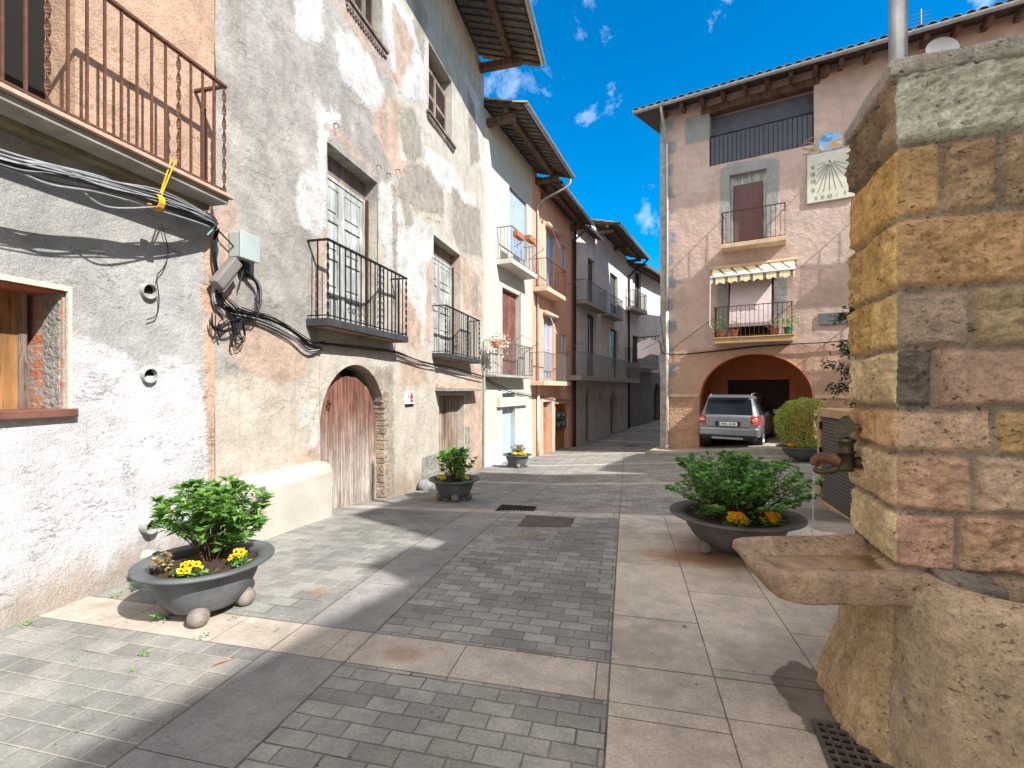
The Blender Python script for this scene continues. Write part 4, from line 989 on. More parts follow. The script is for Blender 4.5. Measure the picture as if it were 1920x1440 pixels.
# ------------------------------------------------------------------ house 4: salmon house
def house4():
    F = F4
    H = thing('town_house', 'slim salmon pink house with rolled awnings over two balcony doors', 'house', F.pt(2, 0))
    s0 = .012
    dr = Op(F.s(1017), F.s(1034), -1.4, F.z(1025, 753), .3); ni = Op(F.s(1041), F.s(1066), -1.4, F.z(1052, 757), .22)
    lo = Op(F.s(1019), F.s(1039), F.z(1028, 712), F.z(1028, 592), .25); hi = Op(F.s(1024), F.s(1044), F.z(1033, 537), F.z(1033, 432), .25)
    w1 = Op(F.s(1053), F.s(1063), F.z(1058, 664), F.z(1058, 628), .2); w2 = Op(F.s(1053), F.s(1063), F.z(1058, 503), F.z(1058, 462), .2)
    ops = [dr, ni, lo, hi, w1, w2]
    def field(S, Z):
        o = np.zeros((len(S), 3)); o[:, 0] = np.clip((S - (S45 - .22)) * 10 + .5, 0, 1); o[:, 1] = np.clip(1 - np.abs(Z - .98) * 4, 0, 1) * np.clip((1.2 - np.abs(S - 2.2)) * 3, 0, 1); return o
    m = plaster('salmon_paint', (.70, .41, .29), [((.60, .29, .18), .05), ((.60, .52, .45), .1), None], bump=.3, bsc=10, var=.1, edge=.08, streak=.12, grit=.2)
    mb, at = wall(F, s0, S45, -1.7, 9.15, ops, .12, field, 7, .01, 4); mb.build('wall', m, H, attr=at)
    roof(F, s0 + .05, S45 + .2, 9.0, .85, H, beams=[.5, S45 - .25], purlin=True, tile='tile')
    d = MB(); d.fbox(F, dr.s0 + .02, dr.s1 - .02, -1.2, dr.z1 - .01, -.28, -.22); do = d.build('door', M['salmon_wood'], H)
    f = MB(); f.fbox(F, dr.s0 - .12, dr.s0 - .002, -1.3, dr.z1 + .2, -.02, .03); f.fbox(F, dr.s1 + .002, dr.s1 + .13, -1.3, dr.z1 + .2, -.02, .03); f.fbox(F, dr.s0 - .002, dr.s1 + .002, dr.z1 + .002, dr.z1 + .2, -.02, .03)
    f.build('door_frame', simple('pale_pink_trim', (.60, .45, .37), .85, 0, .12, 4, .2), H)
    back_panel(F, ni, H, M['salmon_wood'], 'niche')
    l = MB(); l.fbox(F, ni.s0 - .1, ni.s1 + .05, ni.z1 + .02, ni.z1 + .09, -.02, .14); l.build('niche_ledge', M['tan'], H)
    for o in (lo, hi):
        frame_window(F, o.s0 + .01, o.s1 - .01, o.z0, o.z1, -.14, H, M['clean'], M['blue_glass'], 2, 'balcony_door', 1)
        b = MB(); z = o.z1 + .02
        b.tube([F.pt(o.s0 - .12, z, .12), F.pt(o.s1 + .15, z, .12)], .085, 12); b.build('rolled_awning', M['slab_cream'], H, smooth=True)
        b = MB(); b.tube([F.pt(o.s0 + .5, z - .05, .1), F.pt(o.s0 + .6, z - .75, .35)], .012, 5); b.build('awning_arm', M['clean'], H)
    for o in (w1, w2): frame_window(F, o.s0 + .01, o.s1 - .01, o.z0, o.z1, -.1, H, M['clean'], M['blue_glass'], 1, 'window')
    p = .55
    for (u0, u1, v, rm) in ((1021, 1070, 714, M['grey_iron']), (1026, 1063, 538, M['brown_iron'])):
        balcony(F, F.s(u0, p), F.s(u1, p), F.z(u0 + 4, v, p), .16, p, 1.0, H, M['slab_cream'], rm, sp=.11, r=.006)
    for z in (F.z(1040, 500, .5), F.z(1040, 640, .5)):
        m = MB(); m.tube([F.pt(F.s(1062), z, .0), F.pt(F.s(1066), z + .3, .75)], .012, 5); m.build('laundry_arm', M['grey_iron'], H)
    m = MB(); a = S45 - .07; m.tube(cord([F.pt(S45 + .1, 8.95, .85), F.pt(a, 8.3, .12), F.pt(a, 7.8, .07), F.pt(a, 1.5, .07), F.pt(a, F.g(a), .07)], 6), .04, 8); m.build('downpipe', M['brown_iron'], H, smooth=True)
    return ni
_ni = house4()
for i, (k, dz, q) in enumerate(((0, 0, 'upper left'), (1, 0, 'upper right'), (0, -1, 'lower left'), (1, -1, 'lower right'))):
    F = F4; s0 = lerp(_ni.s0, _ni.s1, .14 + .40 * k); w = (_ni.s1 - _ni.s0) * .38; h = .36; z = F.z(1053, 787) + dz * .40
    T = thing('mailbox', 'black metal mailbox, %s of the four in the salmon-house niche' % q, 'mailbox', F.pt(s0, z, -.1), 'mailboxes in the niche')
    m = MB(); m.fbox(F, s0, s0 + w, z, z + h, -.205, -.06); m.build('box', M['mailbox'], T, bevel=.012)
    m = MB(); m.fbox(F, s0 + .05, s0 + w - .05, z + h - .1, z + h - .07, -.06, -.052); m.build('slot', M['zinc'], T)
    m = MB(); m.fbox(F, s0 + w * .35, s0 + w * .6, z + h - .2, z + h - .155, -.06, -.052); m.build('name_card', M['white'], T)

# ------------------------------------------------------------------ house 5 and 6: shaded houses up the street
def house5():
    F = F5
    H = thing('town_house', 'grey shaded house with pointed doorways and a long first-floor balcony', 'house', F.pt(4, 0))
    L = S56
    ops = []
    ups = [Op(F.s(1102), F.s(1115), F.z(1108, 578), F.z(1108, 486), .25), Op(F.s(1144), F.s(1158), F.z(1151, 598), F.z(1151, 515), .25)]
    low = [Op(F.s(1101), F.s(1117), F.z(1109, 712), F.z(1109, 590), .2), Op(F.s(1145), F.s(1159), F.z(1152, 716), F.z(1152, 618), .2)]
    arch = [Op(F.s(1098), F.s(1112), -1.5, F.z(1105, 718), .3, F.z(1105, 752)), Op(F.s(1144), F.s(1157), -1.5, F.z(1150, 732), .3, F.z(1150, 758))]
    ops = ups + low + arch
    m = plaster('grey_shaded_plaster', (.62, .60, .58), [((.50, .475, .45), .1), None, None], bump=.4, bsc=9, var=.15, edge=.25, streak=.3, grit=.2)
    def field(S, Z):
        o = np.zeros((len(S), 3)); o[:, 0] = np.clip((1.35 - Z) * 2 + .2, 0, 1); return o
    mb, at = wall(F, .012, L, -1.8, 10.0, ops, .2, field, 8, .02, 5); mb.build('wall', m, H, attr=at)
    roof(F, .05, 3.4, 9.25, .35, H, beams=[], purlin=False, tile='tile_grey', plank_sp=.3)
    roof(F, 3.45, L + .5, 9.95, 1.2, H, beams=[3.9, 7, L - .2], tile='tile_grey', pitch=15)
    for o in ups + low:
        back_panel(F, o, H, M['dark'], 'window_recess'); frame_window(F, o.s0 + .02, o.s1 - .02, o.z0, o.z1 - .05, -.15, H, M['grey_brown'], M['glass'], 2, 'window', 2)
    for o in arch: back_panel(F, o, H, M['oldgrey'], 'door')
    p = .55
    for o, u0, u1 in ((ups[0], 1099, 1139), (ups[1], 1145, 1169)): balcony(F, F.s(u0, p), F.s(u1, p), o.z0, .15, p, .95, H, M['concrete'], M['grey_iron'], sp=.13, r=.007)
    p = .8
    balcony(F, F.s(1090, p), L - .15, F.z(1100, 704, p), .22, p, 1.0, H, M['concrete'], M['grey_iron'], sp=.13, r=.008)
    m = MB(); m.tube(cord([F.pt(L + .3, 9.9, 1.2), F.pt(L - .1, 8.9, .15), F.pt(L - .1, 8.3, .08), F.pt(L - .1, 3, .08), F.pt(L - .1, F.g(L), .08)], 6), .06, 8); m.build('downpipe', M['iron'], H, smooth=True)
    m = MB(); m.tube([F.pt(.12, 9.2, .1), F.pt(.12, F.g(.1), .08)], .055, 8); m.build('wall_pipe', M['iron'], H)
    a, z = F.sz(1124, 744); m = MB(); m.fbox(F, a - .16, a + .16, z - .18, z + .18, 0, .06); m.build('meter_box', M['concrete'], H)
house5()
def house6():
    F = F6; L = 26
    H = thing('town_house', 'far house up the dark street with a bulging black iron balcony', 'house', F.pt(5, 0))
    u = Op(F.s(1190), F.s(1202), F.z(1196, 585), F.z(1196, 510), .25); l = Op(F.s(1186), F.s(1198), F.z(1192, 700), F.z(1192, 630), .25)
    ar = Op(F.s(1226), F.s(1238), -1.6, F.z(1232, 718), .4, F.z(1232, 745))
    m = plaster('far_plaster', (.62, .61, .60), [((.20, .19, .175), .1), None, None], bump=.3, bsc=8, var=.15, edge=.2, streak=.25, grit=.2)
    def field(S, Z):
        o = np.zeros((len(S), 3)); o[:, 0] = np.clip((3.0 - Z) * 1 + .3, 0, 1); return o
    mb, at = wall(F, .02, L, -1.8, 9.6, [u, l, ar], .35, field, 8, .02, 6); mb.build('wall', m, H, attr=at)
    roof(F, .6, L, 9.55, .9, H, beams=[], tile='tile_grey', pitch=15)
    for o in (u, l, ar): back_panel(F, o, H, M['dark'], 'recess')
    for o in (u, l): louver(F, o.s0 + .03, o.s1 - .03, o.z0, o.z1, -.15, H, M['grey_brown'], 2)
    p = .6
    bo = balcony(F, F.s(1187, p), F.s(1214, p), u.z0, .22, p, 1.05, H, M['concrete'], M['iron'], sp=.16, r=.012, twist=1)
    balcony(F, F.s(1186, p), F.s(1236, p), F.z(1200, 684, p), .2, p, 1.0, H, M['concrete'], M['iron'], sp=.16, r=.01)
house6()
# ------------------------------------------------------------------ house 7: pink house with arch and sundial
K7 = Vector((5.16, 16.6)); F7 = Fr(K7, (1.75, -1))
Z7 = CAMZ - 2.05                                     # pavement level in front of it
def zpav(a): return Z7 + .35 * clamp((a - .3) / 3.0)
def house7():
    F = F7
    H = thing('town_house', 'pink rendered house across the square with an orange arch, sundial and roof terrace', 'house', F.pt(4, Z7))
    L = 9.6; ze = F.z(1250, 205, .75) + .15
    ter = Op(F.s(1330), F.s(1526), F.z(1425, 292), F.z(1425, 186), .5)
    up = Op(F.s(1368), F.s(1437), F.z(1400, 452), F.z(1402, 322), .3); lo = Op(F.s(1366), F.s(1451), F.z(1410, 638), F.z(1410, 512), .3)
    ar = Op(F.s(1312), F.s(1525), -1.2, F.z(1420, 662), 4.2, F.z(1420, 745))
    up2 = Op(F.s(1690), F.s(1690) + (up.s1 - up.s0), up.z0, up.z1, .3); lo2 = Op(up2.s0, up2.s1, lo.z0, lo.z1, .3)
    ops = [ter, up, lo, ar, up2, lo2]
    def q(o, w):     # ragged dressed-stone surround as a list of rectangles
        return None
    lower = lambda S, Z: np.clip((F.z(1250, 655) - Z) * 2.2 + .45, 0, 1)
    grey = [[(1350, 318), (1372, 305), (1450, 296), (1462, 300), (1458, 400), (1462, 440), (1435, 460), (1368, 460), (1350, 440)], [(1345, 520), (1370, 515), (1370, 640), (1345, 640)], [(1448, 520), (1478, 520), (1475, 575), (1462, 600), (1462, 636), (1448, 636)],
            [(1285, 222), (1331, 210), (1331, 262), (1285, 272)]] + [[(1247, v), (1263 + (k % 2) * 5, v - 2), (1263 + (k % 2) * 5, v + 20), (1247, v + 22)] for k, v in enumerate(range(225, 740, 42))]
    pale = [[(1450, 400), (1600, 380), (1620, 520), (1500, 500), (1440, 470)], [(1262, 330), (1330, 320), (1330, 360), (1262, 365)]]
    f = fields(F, [[], grey, pale], .22)
    def field(S, Z):
        o = f(S, Z); o[:, 0] = lower(S, Z) * (o[:, 1] < .45); return o
    m = plaster('pink_render', (.55, .405, .35), [((.52, .335, .25), .0), ((.31, .31, .31), .12), ((.56, .44, .38), .1)], bump=1.0, bsc=7, var=.13, edge=.10, streak=.16, grit=.25, bd=.05)
    mb, at = wall(F, 0.0, L, -1.6, ze + .3, ops[:3] + ops[4:] + [Op(ar.s0, ar.s1, ar.z0, ar.z1, .45, ar.spring)], .11, field, 24, .022, 7)
    mb.build('wall', m, H, attr=at)
    roof(F, -.75, L, ze, .75, H, pitch=16, depth=8, beams=[], purlin=False, planks=False, tile='tile_grey', gut='zinc')
    rb = MB()
    for i in range(16):
        a = .1 + i * .62; zt = ze + (.75 - .2) * math.tan(R(16)) - .02
        rb.hexa([F.pt(a, zt - .17, -.1), F.pt(a + .11, zt - .17, -.1), F.pt(a + .11, zt - .25, .62), F.pt(a, zt - .25, .62), F.pt(a, zt + .02, -.1), F.pt(a + .11, zt + .02, -.1), F.pt(a + .11, zt - .12, .62), F.pt(a, zt - .12, .62)])
    rb.build('rafter_ends', M['beam'], H)
    # quoin pillar strip at the corner
    b = MB(); b.fbox(F, -.03, .17, -1.3, ze + .02, -.3, .035); b.build('corner_strip', M['stone'], H, bevel=.02)
    # terrace
    mb = MB(); mb.fbox(F, ter.s0, ter.s1, ter.z0, ter.z1, -.52, -.46); t = mb.build('terrace', M['grey_curtain'], H)
    mb = MB(); mb.fbox(F, ter.s0 + .02, ter.s1 - .02, ter.z0 + .04, ter.z0 + .95, -.10, -.09); mb.build('terrace_screen', M['grey_sheet'], t)
    mb = MB(); z0 = ter.z0 + .02; zr = ter.z0 + .98
    n = 22
    for i in range(n + 1): a = lerp(ter.s0 + .03, ter.s1 - .03, i / n); mb.fbox(F, a - .008, a + .008, z0, zr, -.075, -.059)
    mb.fbox(F, ter.s0, ter.s1, zr, zr + .025, -.085, -.05); mb.build('terrace_railing', M['iron'], t)
    mb = MB(); mb.fbox(F, ter.s0 - .25, ter.s1 + .15, ter.z1 - .02, ter.z1 + .2, -.3, .05); mb.build('terrace_beam', M['beam'], t, bevel=.02)
    mb = MB(); mb.tube([F.pt(ter.s1 + .25, ter.z1 + .2, -.2), F.pt(ter.s1 + .25, ter.z1 + .2, .35)], .12, 10); mb.build('round_beam', M['beam'], t)
    # windows with brown roller blinds
    for k, o in enumerate((up, lo, up2, lo2)):
        back_panel(F, o, H, M['dark'], 'window_recess')
        b = MB(); zlow = o.z0 + (.02 if k % 2 == 0 else .5); z = zlow
        while z < o.z1 - .3 * (k % 2 == 0): b.fbox(F, o.s0 + .10, o.s1 - .10, z, z + .034, -.2, -.19); z += .037
        if k % 2 == 1 : pass
        ob = b.build('roller_blind', M['blind'], H)
        fm = MB(); fm.fbox(F, o.s0, o.s0 + .09, o.z0, o.z1, -.26, -.16); fm.fbox(F, o.s1 - .09, o.s1, o.z0, o.z1, -.26, -.16); fm.fbox(F, o.s0 + .09, o.s1 - .09, o.z1 - .3 * (k % 2 == 0) - .06, o.z1, -.26, -.21)
        fm.build('window_frame', M['grey_brown'] if k % 2 else M['white_wood'], H)
    p = .55
    bs = []
    for (u0, u1, v, h) in ((1351, 1474, 450, .98),):
        bs.append(balcony(F, F.s(u0, p), F.s(u1, p), F.z((u0 + u1) / 2, v, p), .13, p, h, H, M['slab_cream'], M['rust'], sp=.125, r=.007))
    p = .6
    a0, a1 = F.s(1338, p), F.s(1487, p)
    balcony(F, a0, a1, F.z(1412, 632, p), .15, p, .95, H, M['tan'], M['rust'], sp=.125, r=.007, twist=14, lip=True)
    balcony(F, up2.s0 - .35, up2.s1 + .35, F.z(1412, 450, .55), .13, .55, .98, H, M['slab_cream'], M['rust'], sp=.125, r=.007)
    balcony(F, lo2.s0 - .45, lo2.s1 + .45, F.z(1412, 632, .6), .15, .6, .95, H, M['tan'], M['rust'], sp=.125, r=.007)
    # pale pulled-out blind over the lower railing
    b = MB(); z = F.z(1410, 612, .3)
    n = 40
    zt = lo.z1 - .02
    for i in range(n):
        q0, q1 = i / n, (i + .92) / n; za, zb = lerp(z, zt, q0), lerp(z, zt, q1); da = lerp(.42, -.1, q0 ** 1.3); db = lerp(.42, -.1, q1 ** 1.3)
        b.hexa([F.pt(lo.s0 + .06, za, da), F.pt(lo.s1 - .06, za, da), F.pt(lo.s1 - .06, za, da - .008), F.pt(lo.s0 + .06, za, da - .008), F.pt(lo.s0 + .06, zb, db), F.pt(lo.s1 - .06, zb, db), F.pt(lo.s1 - .06, zb, db - .008), F.pt(lo.s0 + .06, zb, db - .008)])
    b.build('hanging_blind', M['blind_pale'], H)
    # arch porch
    pm = simple('orange_red_paint', (.78, .30, .145), .85, 0, .15, 3, .25, 12)
    mb = MB(); s0, s1, dp = ar.s0 - .1, ar.s1 + .1, -3.5
    zc = ar.z1 + .12
    mb.quad(F.pt(s0, -1, -.452), F.pt(s0, -1, dp), F.pt(s0, zc, dp), F.pt(s0, zc, -.452)); mb.quad(F.pt(s1, -1, -.452), F.pt(s1, -1, dp), F.pt(s1, zc, dp), F.pt(s1, zc, -.452)); mb.quad(F.pt(s0, -1, dp), F.pt(s1, -1, dp), F.pt(s1, zc, dp), F.pt(s0, zc, dp)); mb.quad(F.pt(s0, zc, -.452), F.pt(s1, zc, -.452), F.pt(s1, zc, dp), F.pt(s0, zc, dp))
    po = mb.build('porch', pm, H)
    d0, d1 = F.s(1365, dp), F.s(1480, dp)
    b = MB(); b.fbox(F, d0, d1, -1, F.z(1420, 712, dp), dp, dp + .06)
    b.build('garage_door', simple('dark_brown_door', (.055, .032, .026), .7, 0, .2, 12, .3), po)
    # orange lining of the arch
    b = MB(); n = 28; vs = []; fs = []
    for k in range(n + 1):
        an = math.pi * k / n; c = (ar.s0 + ar.s1) / 2; hw = (ar.s1 - ar.s0) / 2
        a = c - hw * math.cos(an); z = ar.spring + (ar.z1 - ar.spring) * math.sin(an)
        ai = c - (hw - .012) * math.cos(an); zi = ar.spring + (ar.z1 - ar.spring - .012) * math.sin(an)
        vs += [F.pt(ai, zi, .03), F.pt(ai, zi, -.449), F.pt(a, z, -.449), F.pt(a, z, .03)]
    for k in range(n): fs += [(4 * k + j, 4 * k + (j + 1) % 4, 4 * k + 4 + (j + 1) % 4, 4 * k + 4 + j) for j in range(4)]
    for (sx, sg) in ((ar.s0, 1), (ar.s1, -1)):
        i = len(vs); vs += [F.pt(sx + .012 * sg, -1, .03), F.pt(sx + .012 * sg, -1, -.449), F.pt(sx + .012 * sg, ar.spring, -.449), F.pt(sx + .012 * sg, ar.spring, .03)]; fs.append((i, i + 1, i + 2, i + 3))
    b.add(vs, fs); b.build('arch_lining', pm, H, smooth=False)
    # string course left of the arch and stone base
    b = MB(); zs = F.z(1280, 742); b.fbox(F, .172, ar.s0 - .03, zs - .05, zs + .05, -.01, .07); b.build('string_course', M['slab_cream'], H, bevel=.01); b = MB(); b.fbox(F, ar.s1 + .03, L, zs - .05, zs + .05, -.01, .07); b.build('string_course', M['slab_cream'], H, bevel=.01)
    rbm = simple('rough_pink_base', (.50, .30, .20), .95, 0, .25, 5, 1., 14, bd=.05)
    for (qa, qb) in ((.172, ar.s0 - .012), (ar.s1 + .012, L)): b = MB(); b.fbox(F, qa, qb, -1.3, zs - .05, -.01, .03); b.build('rough_base', rbm, H)
    # downpipe
    b = MB(); a = .16; b.tube(cord([F.pt(a, ze, .8), F.pt(a + .02, ze - .25, .7), F.pt(a + .06, ze - .9, .12), F.pt(a + .06, ze - 1.5, .09), F.pt(a + .06, 4.2, .09)], 6), .045, 10); b.build('downpipe', M['zinc'], H, smooth=True)
    b = MB(); b.tube([F.pt(a + .06, 4.2, .095), F.pt(a + .06, 2, .095), F.pt(a + .06, -.35, .095)], .05, 10); b.tube([F.pt(a + .06, -.35, .095), F.pt(a + .06, Z7, .095)], .065, 10); b.build('lower_downpipe', M['white_pipe'], H, smooth=True)
    # antenna
    b = MB(); a = F.s(1727, -3); zt = ze + 1; b.tube([F.pt(a, zt, -3), F.pt(a, zt + 1.9, -3)], .018, 6)
    for k in range(5): b.tube([F.pt(a - .25, zt + 1.3 + k * .12, -3), F.pt(a + .25, zt + 1.3 + k * .12, -3)], .008, 5)
    b.build('antenna', M['grey_iron'], H)
    return H
house7()
def pavement():
    F = F7; mb = MB(); L = 8.0; pts = []
    n = 14
    for i in range(n + 1):
        a = -.25 + (L + .25) * i / n
        pts.append(a)
    wd = 1.25
    vs = []
    for a in pts:
        zt = zpav(a)
        for d in (-4.3, wd - .3, wd - .28, wd):
            vs.append(F.pt(a, zt, d) if d < wd - .29 else F.pt(a, zt - .004 * (d < wd - .1), d))
        vs.append(F.pt(a, zt - .5, wd))
    q = 5; fs = []
    for i in range(n):
        for j in range(q - 1): fs.append((i * q + j, (i + 1) * q + j, (i + 1) * q + j + 1, i * q + j + 1))
    fs.append((0, 1, 2, 3, 4)); mb.add(vs, fs)
    o = mb.build('pavement', simple('pavement_stone', (.36, .32, .265), .9, 0, .3, 5, .5, 30), bevel=0)
    tag(o, 'raised stone pavement with a kerb in front of the pink house', kind='structure')
pavement()


# ------------------------------------------------------------------ things on house 7
def sundial():
    F = F7; s0, s1 = F.s(1512), F.s(1512) + 2.0; z0, z1 = F.z(1512, 384), F.z(1512, 292)
    s1 = s0 + (F.s(1555) - s0) / .47
    T = thing('sundial', 'square cream sundial with black hour lines and roman numerals on the pink wall', 'sundial', F.pt((s0 + s1) / 2, z0, .03))
    m = MB(); m.fbox(F, s0, s1, z0, z1, -.02, .045); m.build('dial_panel', simple('cream_dial', (.62, .60, .50), .85, 0, .1, 4, .1), T)
    m = MB()
    for (a, b, c, d) in ((s0, s1, z0, z0 + .02), (s0, s1, z1 - .02, z1), (s0, s0 + .02, z0 + .021, z1 - .021), (s1 - .02, s1, z0 + .021, z1 - .021)): m.fbox(F, a, b, c, d, .046, .050)
    m.build('dial_border', M['greystone'], T)
    cs, cz = F.s(1555), F.z(1555, 302); W, Hh = s1 - s0, z1 - z0
    lines = MB(); num = MB()
    marks = [('VI', s0 + .20, F.z(1519, 314)), ('VII', s0 + .20, F.z(1519, 327)), ('VIII', s0 + .22, F.z(1519, 341)), ('IX', s0 + .25, F.z(1520, 359)), ('X', s0 + .42, z0 + .17), ('XI', s0 + .74, z0 + .17), ('XII', s0 + 1.04, z0 + .17), ('I', s0 + 1.32, z0 + .17), ('II', s0 + 1.62, z0 + .17)]
    xs = W / 2.0
    cs = s0 + W * .47
    pos = {'VI': (.13, .72), 'VII': (.13, .58), 'VIII': (.14, .43), 'IX': (.14, .26), 'X': (.20, .09), 'XI': (.33, .09), 'XII': (.475, .09), 'I': (.62, .09), 'II': (.78, .11), 'III': (.90, .30), 'IIII': (.90, .48), 'V': (.91, .62)}
    for k, (fx, fz) in pos.items():
        a, z = s0 + W * fx, z0 + Hh * fz
        text_into(num, k, F, a, z - .065, .052, .175, squeeze=.58)
        dx, dz = a - cs, z + .02 - cz; l = math.hypot(dx, dz); ux, uz = dx / l, dz / l; e = l - .14; w = .006
        lines.add([F.pt(cs + ux * .12 - uz * w, cz + uz * .12 + ux * w, .049), F.pt(cs + ux * .12 + uz * w, cz + uz * .12 - ux * w, .049), F.pt(cs + ux * e + uz * w, cz + uz * e - ux * w, .049), F.pt(cs + ux * e - uz * w, cz + uz * e + ux * w, .049)], [(0, 1, 2, 3)])
    lines.build('hour_lines', M['black'], T); num.build('numerals', M['black'], T)
    g = MB(); g.tube([F.pt(cs, cz, .04), F.pt(cs + .02, cz - .24, .42)], [.016, .008], 6); g.build('gnomon', M['iron'], T)
    # painted globe above
    gs, gz = F.s(1557), F.z(1557, 267)
    T2 = thing('wall_painting', 'round blue and white globe painted on the wall above the sundial', 'wall painting', F.pt(gs, gz, .02))
    gm = G('painted_globe', .85); n1 = gm.noise(2.8, 3, .5); c = gm.mix(gm.mr(n1, .44, .5), (.13, .30, .62), (.30, .50, .75)); c = gm.mix(gm.mr(gm.noise(3.6, 3, .5, gm.map(gm.tc(), (1, 1, 1), (3, 1, 2))), .57, .61), c, (.62, .36, .16)); c = gm.mix(gm.mr(gm.noise(3.2, 4, .5, gm.map(gm.tc(), (1, 1, 1), (7, 5, 2))), .58, .64), c, (.62, .62, .62))
    m = MB(); vs = [F.pt(gs + .30 * math.cos(2 * math.pi * k / 40), gz + .30 * math.sin(2 * math.pi * k / 40), .035) for k in range(40)] + [F.pt(gs + .30 * math.cos(2 * math.pi * k / 40), gz + .30 * math.sin(2 * math.pi * k / 40), 0) for k in range(40)]
    m.add(vs, [tuple(range(40))] + [(k, (k + 1) % 40, 40 + (k + 1) % 40, 40 + k) for k in range(40)]); m.build('globe', gm.fin(c, gm.bump(gm.noise(20), .3)), T2)
    m = MB()
    for sg in (-1, 1):
        for k in range(4):
            z = gz - .16 + k * .12; m.tube([F.pt(gs + sg * (.34 + .04 * math.sin(q * 1.4 + k)) + sg * q * .07, z + .05 * math.sin(q * 1.1 + k * 2), .03) for q in range(6)], .011, 4)
    m.build('painted_scrolls', simple('ochre_paint', (.50, .36, .20), .9, 0, .2, 8, 0), T2)
sundial()
def plaque():
    F = F7; s0, s1 = F.s(1536), F.s(1536) + .78; z0, z1 = F.z(1538, 609), F.z(1538, 588)
    T = thing('street_sign', 'grey slate street name plaque beside the lower blinds on the pink wall', 'street sign', F.pt(s0, z0, .03))
    m = MB(); m.fbox(F, s0, s1, z0, z1, -.02, .05); m.build('plate', simple('slate', (.14, .155, .16), .7, 0, .25, 6, .2), T, bevel=.006)
    t = MB(); h = z1 - z0
    text_into(t, 'PLAÇA', F, lerp(s0, s1, .5), z0 + h * .62, .054, .085); 
    for v in t.v: pass
    text_into(t, 'DEL VALL', F, lerp(s0, s1, .5), z0 + h * .18, .054, .085)
    t.fbox(F, lerp(s0, s1, .44), lerp(s0, s1, .56), z0 + h * .48, z0 + h * .50, .051, .054)
    # scale up the lettering around each line
    t.build('lettering', M['black'], T)
plaque()
def awning():
    F = F7; s0, s1 = F.s(1335, .3), F.s(1490, .3); zt = F.z(1410, 497, .05)
    T = thing('awning', 'cream and grey striped awning half rolled out over the lower balcony of the pink house', 'awning', F.pt((s0 + s1) / 2, zt, 0))
    def cloth(name, pts, parent):
        g = G('striped_awning_cloth', .85); sp = g.n('ShaderNodeSeparateXYZ'); g.L.new(g.tc(), sp.inputs[0])
        w = g.math('FRACT', g.math('MULTIPLY', sp.outputs[0], 3.25)); st = g.math('LESS_THAN', w, .24)
        st2 = g.math('LESS_THAN', g.math('ABSOLUTE', g.math('SUBTRACT', w, .5)), .02)
        c = g.mix(st, (.80, .70, .42), (.16, .15, .12)); c = g.mix(g.math('MULTIPLY', st2, .4), c, (.25, .22, .16))
        m = MB(); n = 36; vs = []
        for i in range(n + 1):
            a = lerp(s0, s1, i / n)
            for (d, z) in pts: vs.append(F.pt(a, z + (.035 * math.sin(i * 1.9) if (d, z) == pts[-1] and len(pts) == 3 else 0), d))
        q = len(pts); m.add(vs, [(i * q + j, (i + 1) * q + j, (i + 1) * q + j + 1, i * q + j + 1) for i in range(n) for j in range(q - 1)])
        return m.build(name, g.fin(c), parent)
    cloth('cloth', [(.06, zt), (.55, zt - .36)], T)
    cloth('valance', [(.555, zt - .39), (.56, zt - .50), (.56, zt - .58)], T)
    m = MB(); m.tube([F.pt(s0 - .03, zt - .37, .555), F.pt(s1 + .03, zt - .37, .555)], .03, 8); m.build('front_bar', M['clean'], T)
    m = MB(); m.tube([F.pt(s0 - .06, zt + .02, .07), F.pt(s1 + .06, zt + .02, .07)], .06, 8); m.build('roller', M['slab_cream'], T)
    m = MB(); m.tube([F.pt(s0 - .02, zt - .37, .55), F.pt(s0 - .03, zt - 1.9, .6)], .014, 6); m.tube([F.pt(s0 - .02, zt - 1.9, .6), F.pt(s0 + .1, zt - 2.1, .5)], .014, 6); m.build('arm', M['clean'], T)
awning()
def balcony_pots():
    F = F7; z = F.z(1412, 632, .6) + .036; rnd = random.Random(5)
    for (u, k, lab) in ((1352, 0, 'terracotta pot with small flowers at the left end of the lower pink-house balcony'), (1376, 1, 'terracotta pot second from the left on the lower pink-house balcony'), (1452, 2, 'brown pot behind the rail right of the pale blind'), (1478, 3, 'green pot with yellow flowers at the right end of the lower pink-house balcony')):
        a = F.s(u, .4); T = thing('flower_pot', lab, 'flower pot', F.pt(a, z, .4), 'pots on the pink-house balcony')
        m = MB(); m.lathe([(.001, z), (.09, z), (.13, z + .2), (.145, z + .2), (.145, z + .235), (.12, z + .235), (.11, z + .2), (.001, z + .2)], (F.pt(a, 0, .4).x, F.pt(a, 0, .4).y, 0), 14); m.build('pot', M['terracotta'] if k < 3 else simple('green_pot', (.05, .22, .12), .5, 0, .1, 4, 0), T)
        l = MB()
        for i in range(110 if k in (0, 3) else 50):
            d = Vector((rnd.gauss(0, 1), rnd.gauss(0, 1), abs(rnd.gauss(.6, .8)))); c = F.pt(a, z + .26, .4) + d * .09 * (1.5 if k in (0, 3) else 1); leaf(l, c, d, .07, .022, rnd)
        l.build('plant_leaves', M['leaf2'] if k in (0, 3) else M['autumn'], T)
balcony_pots()
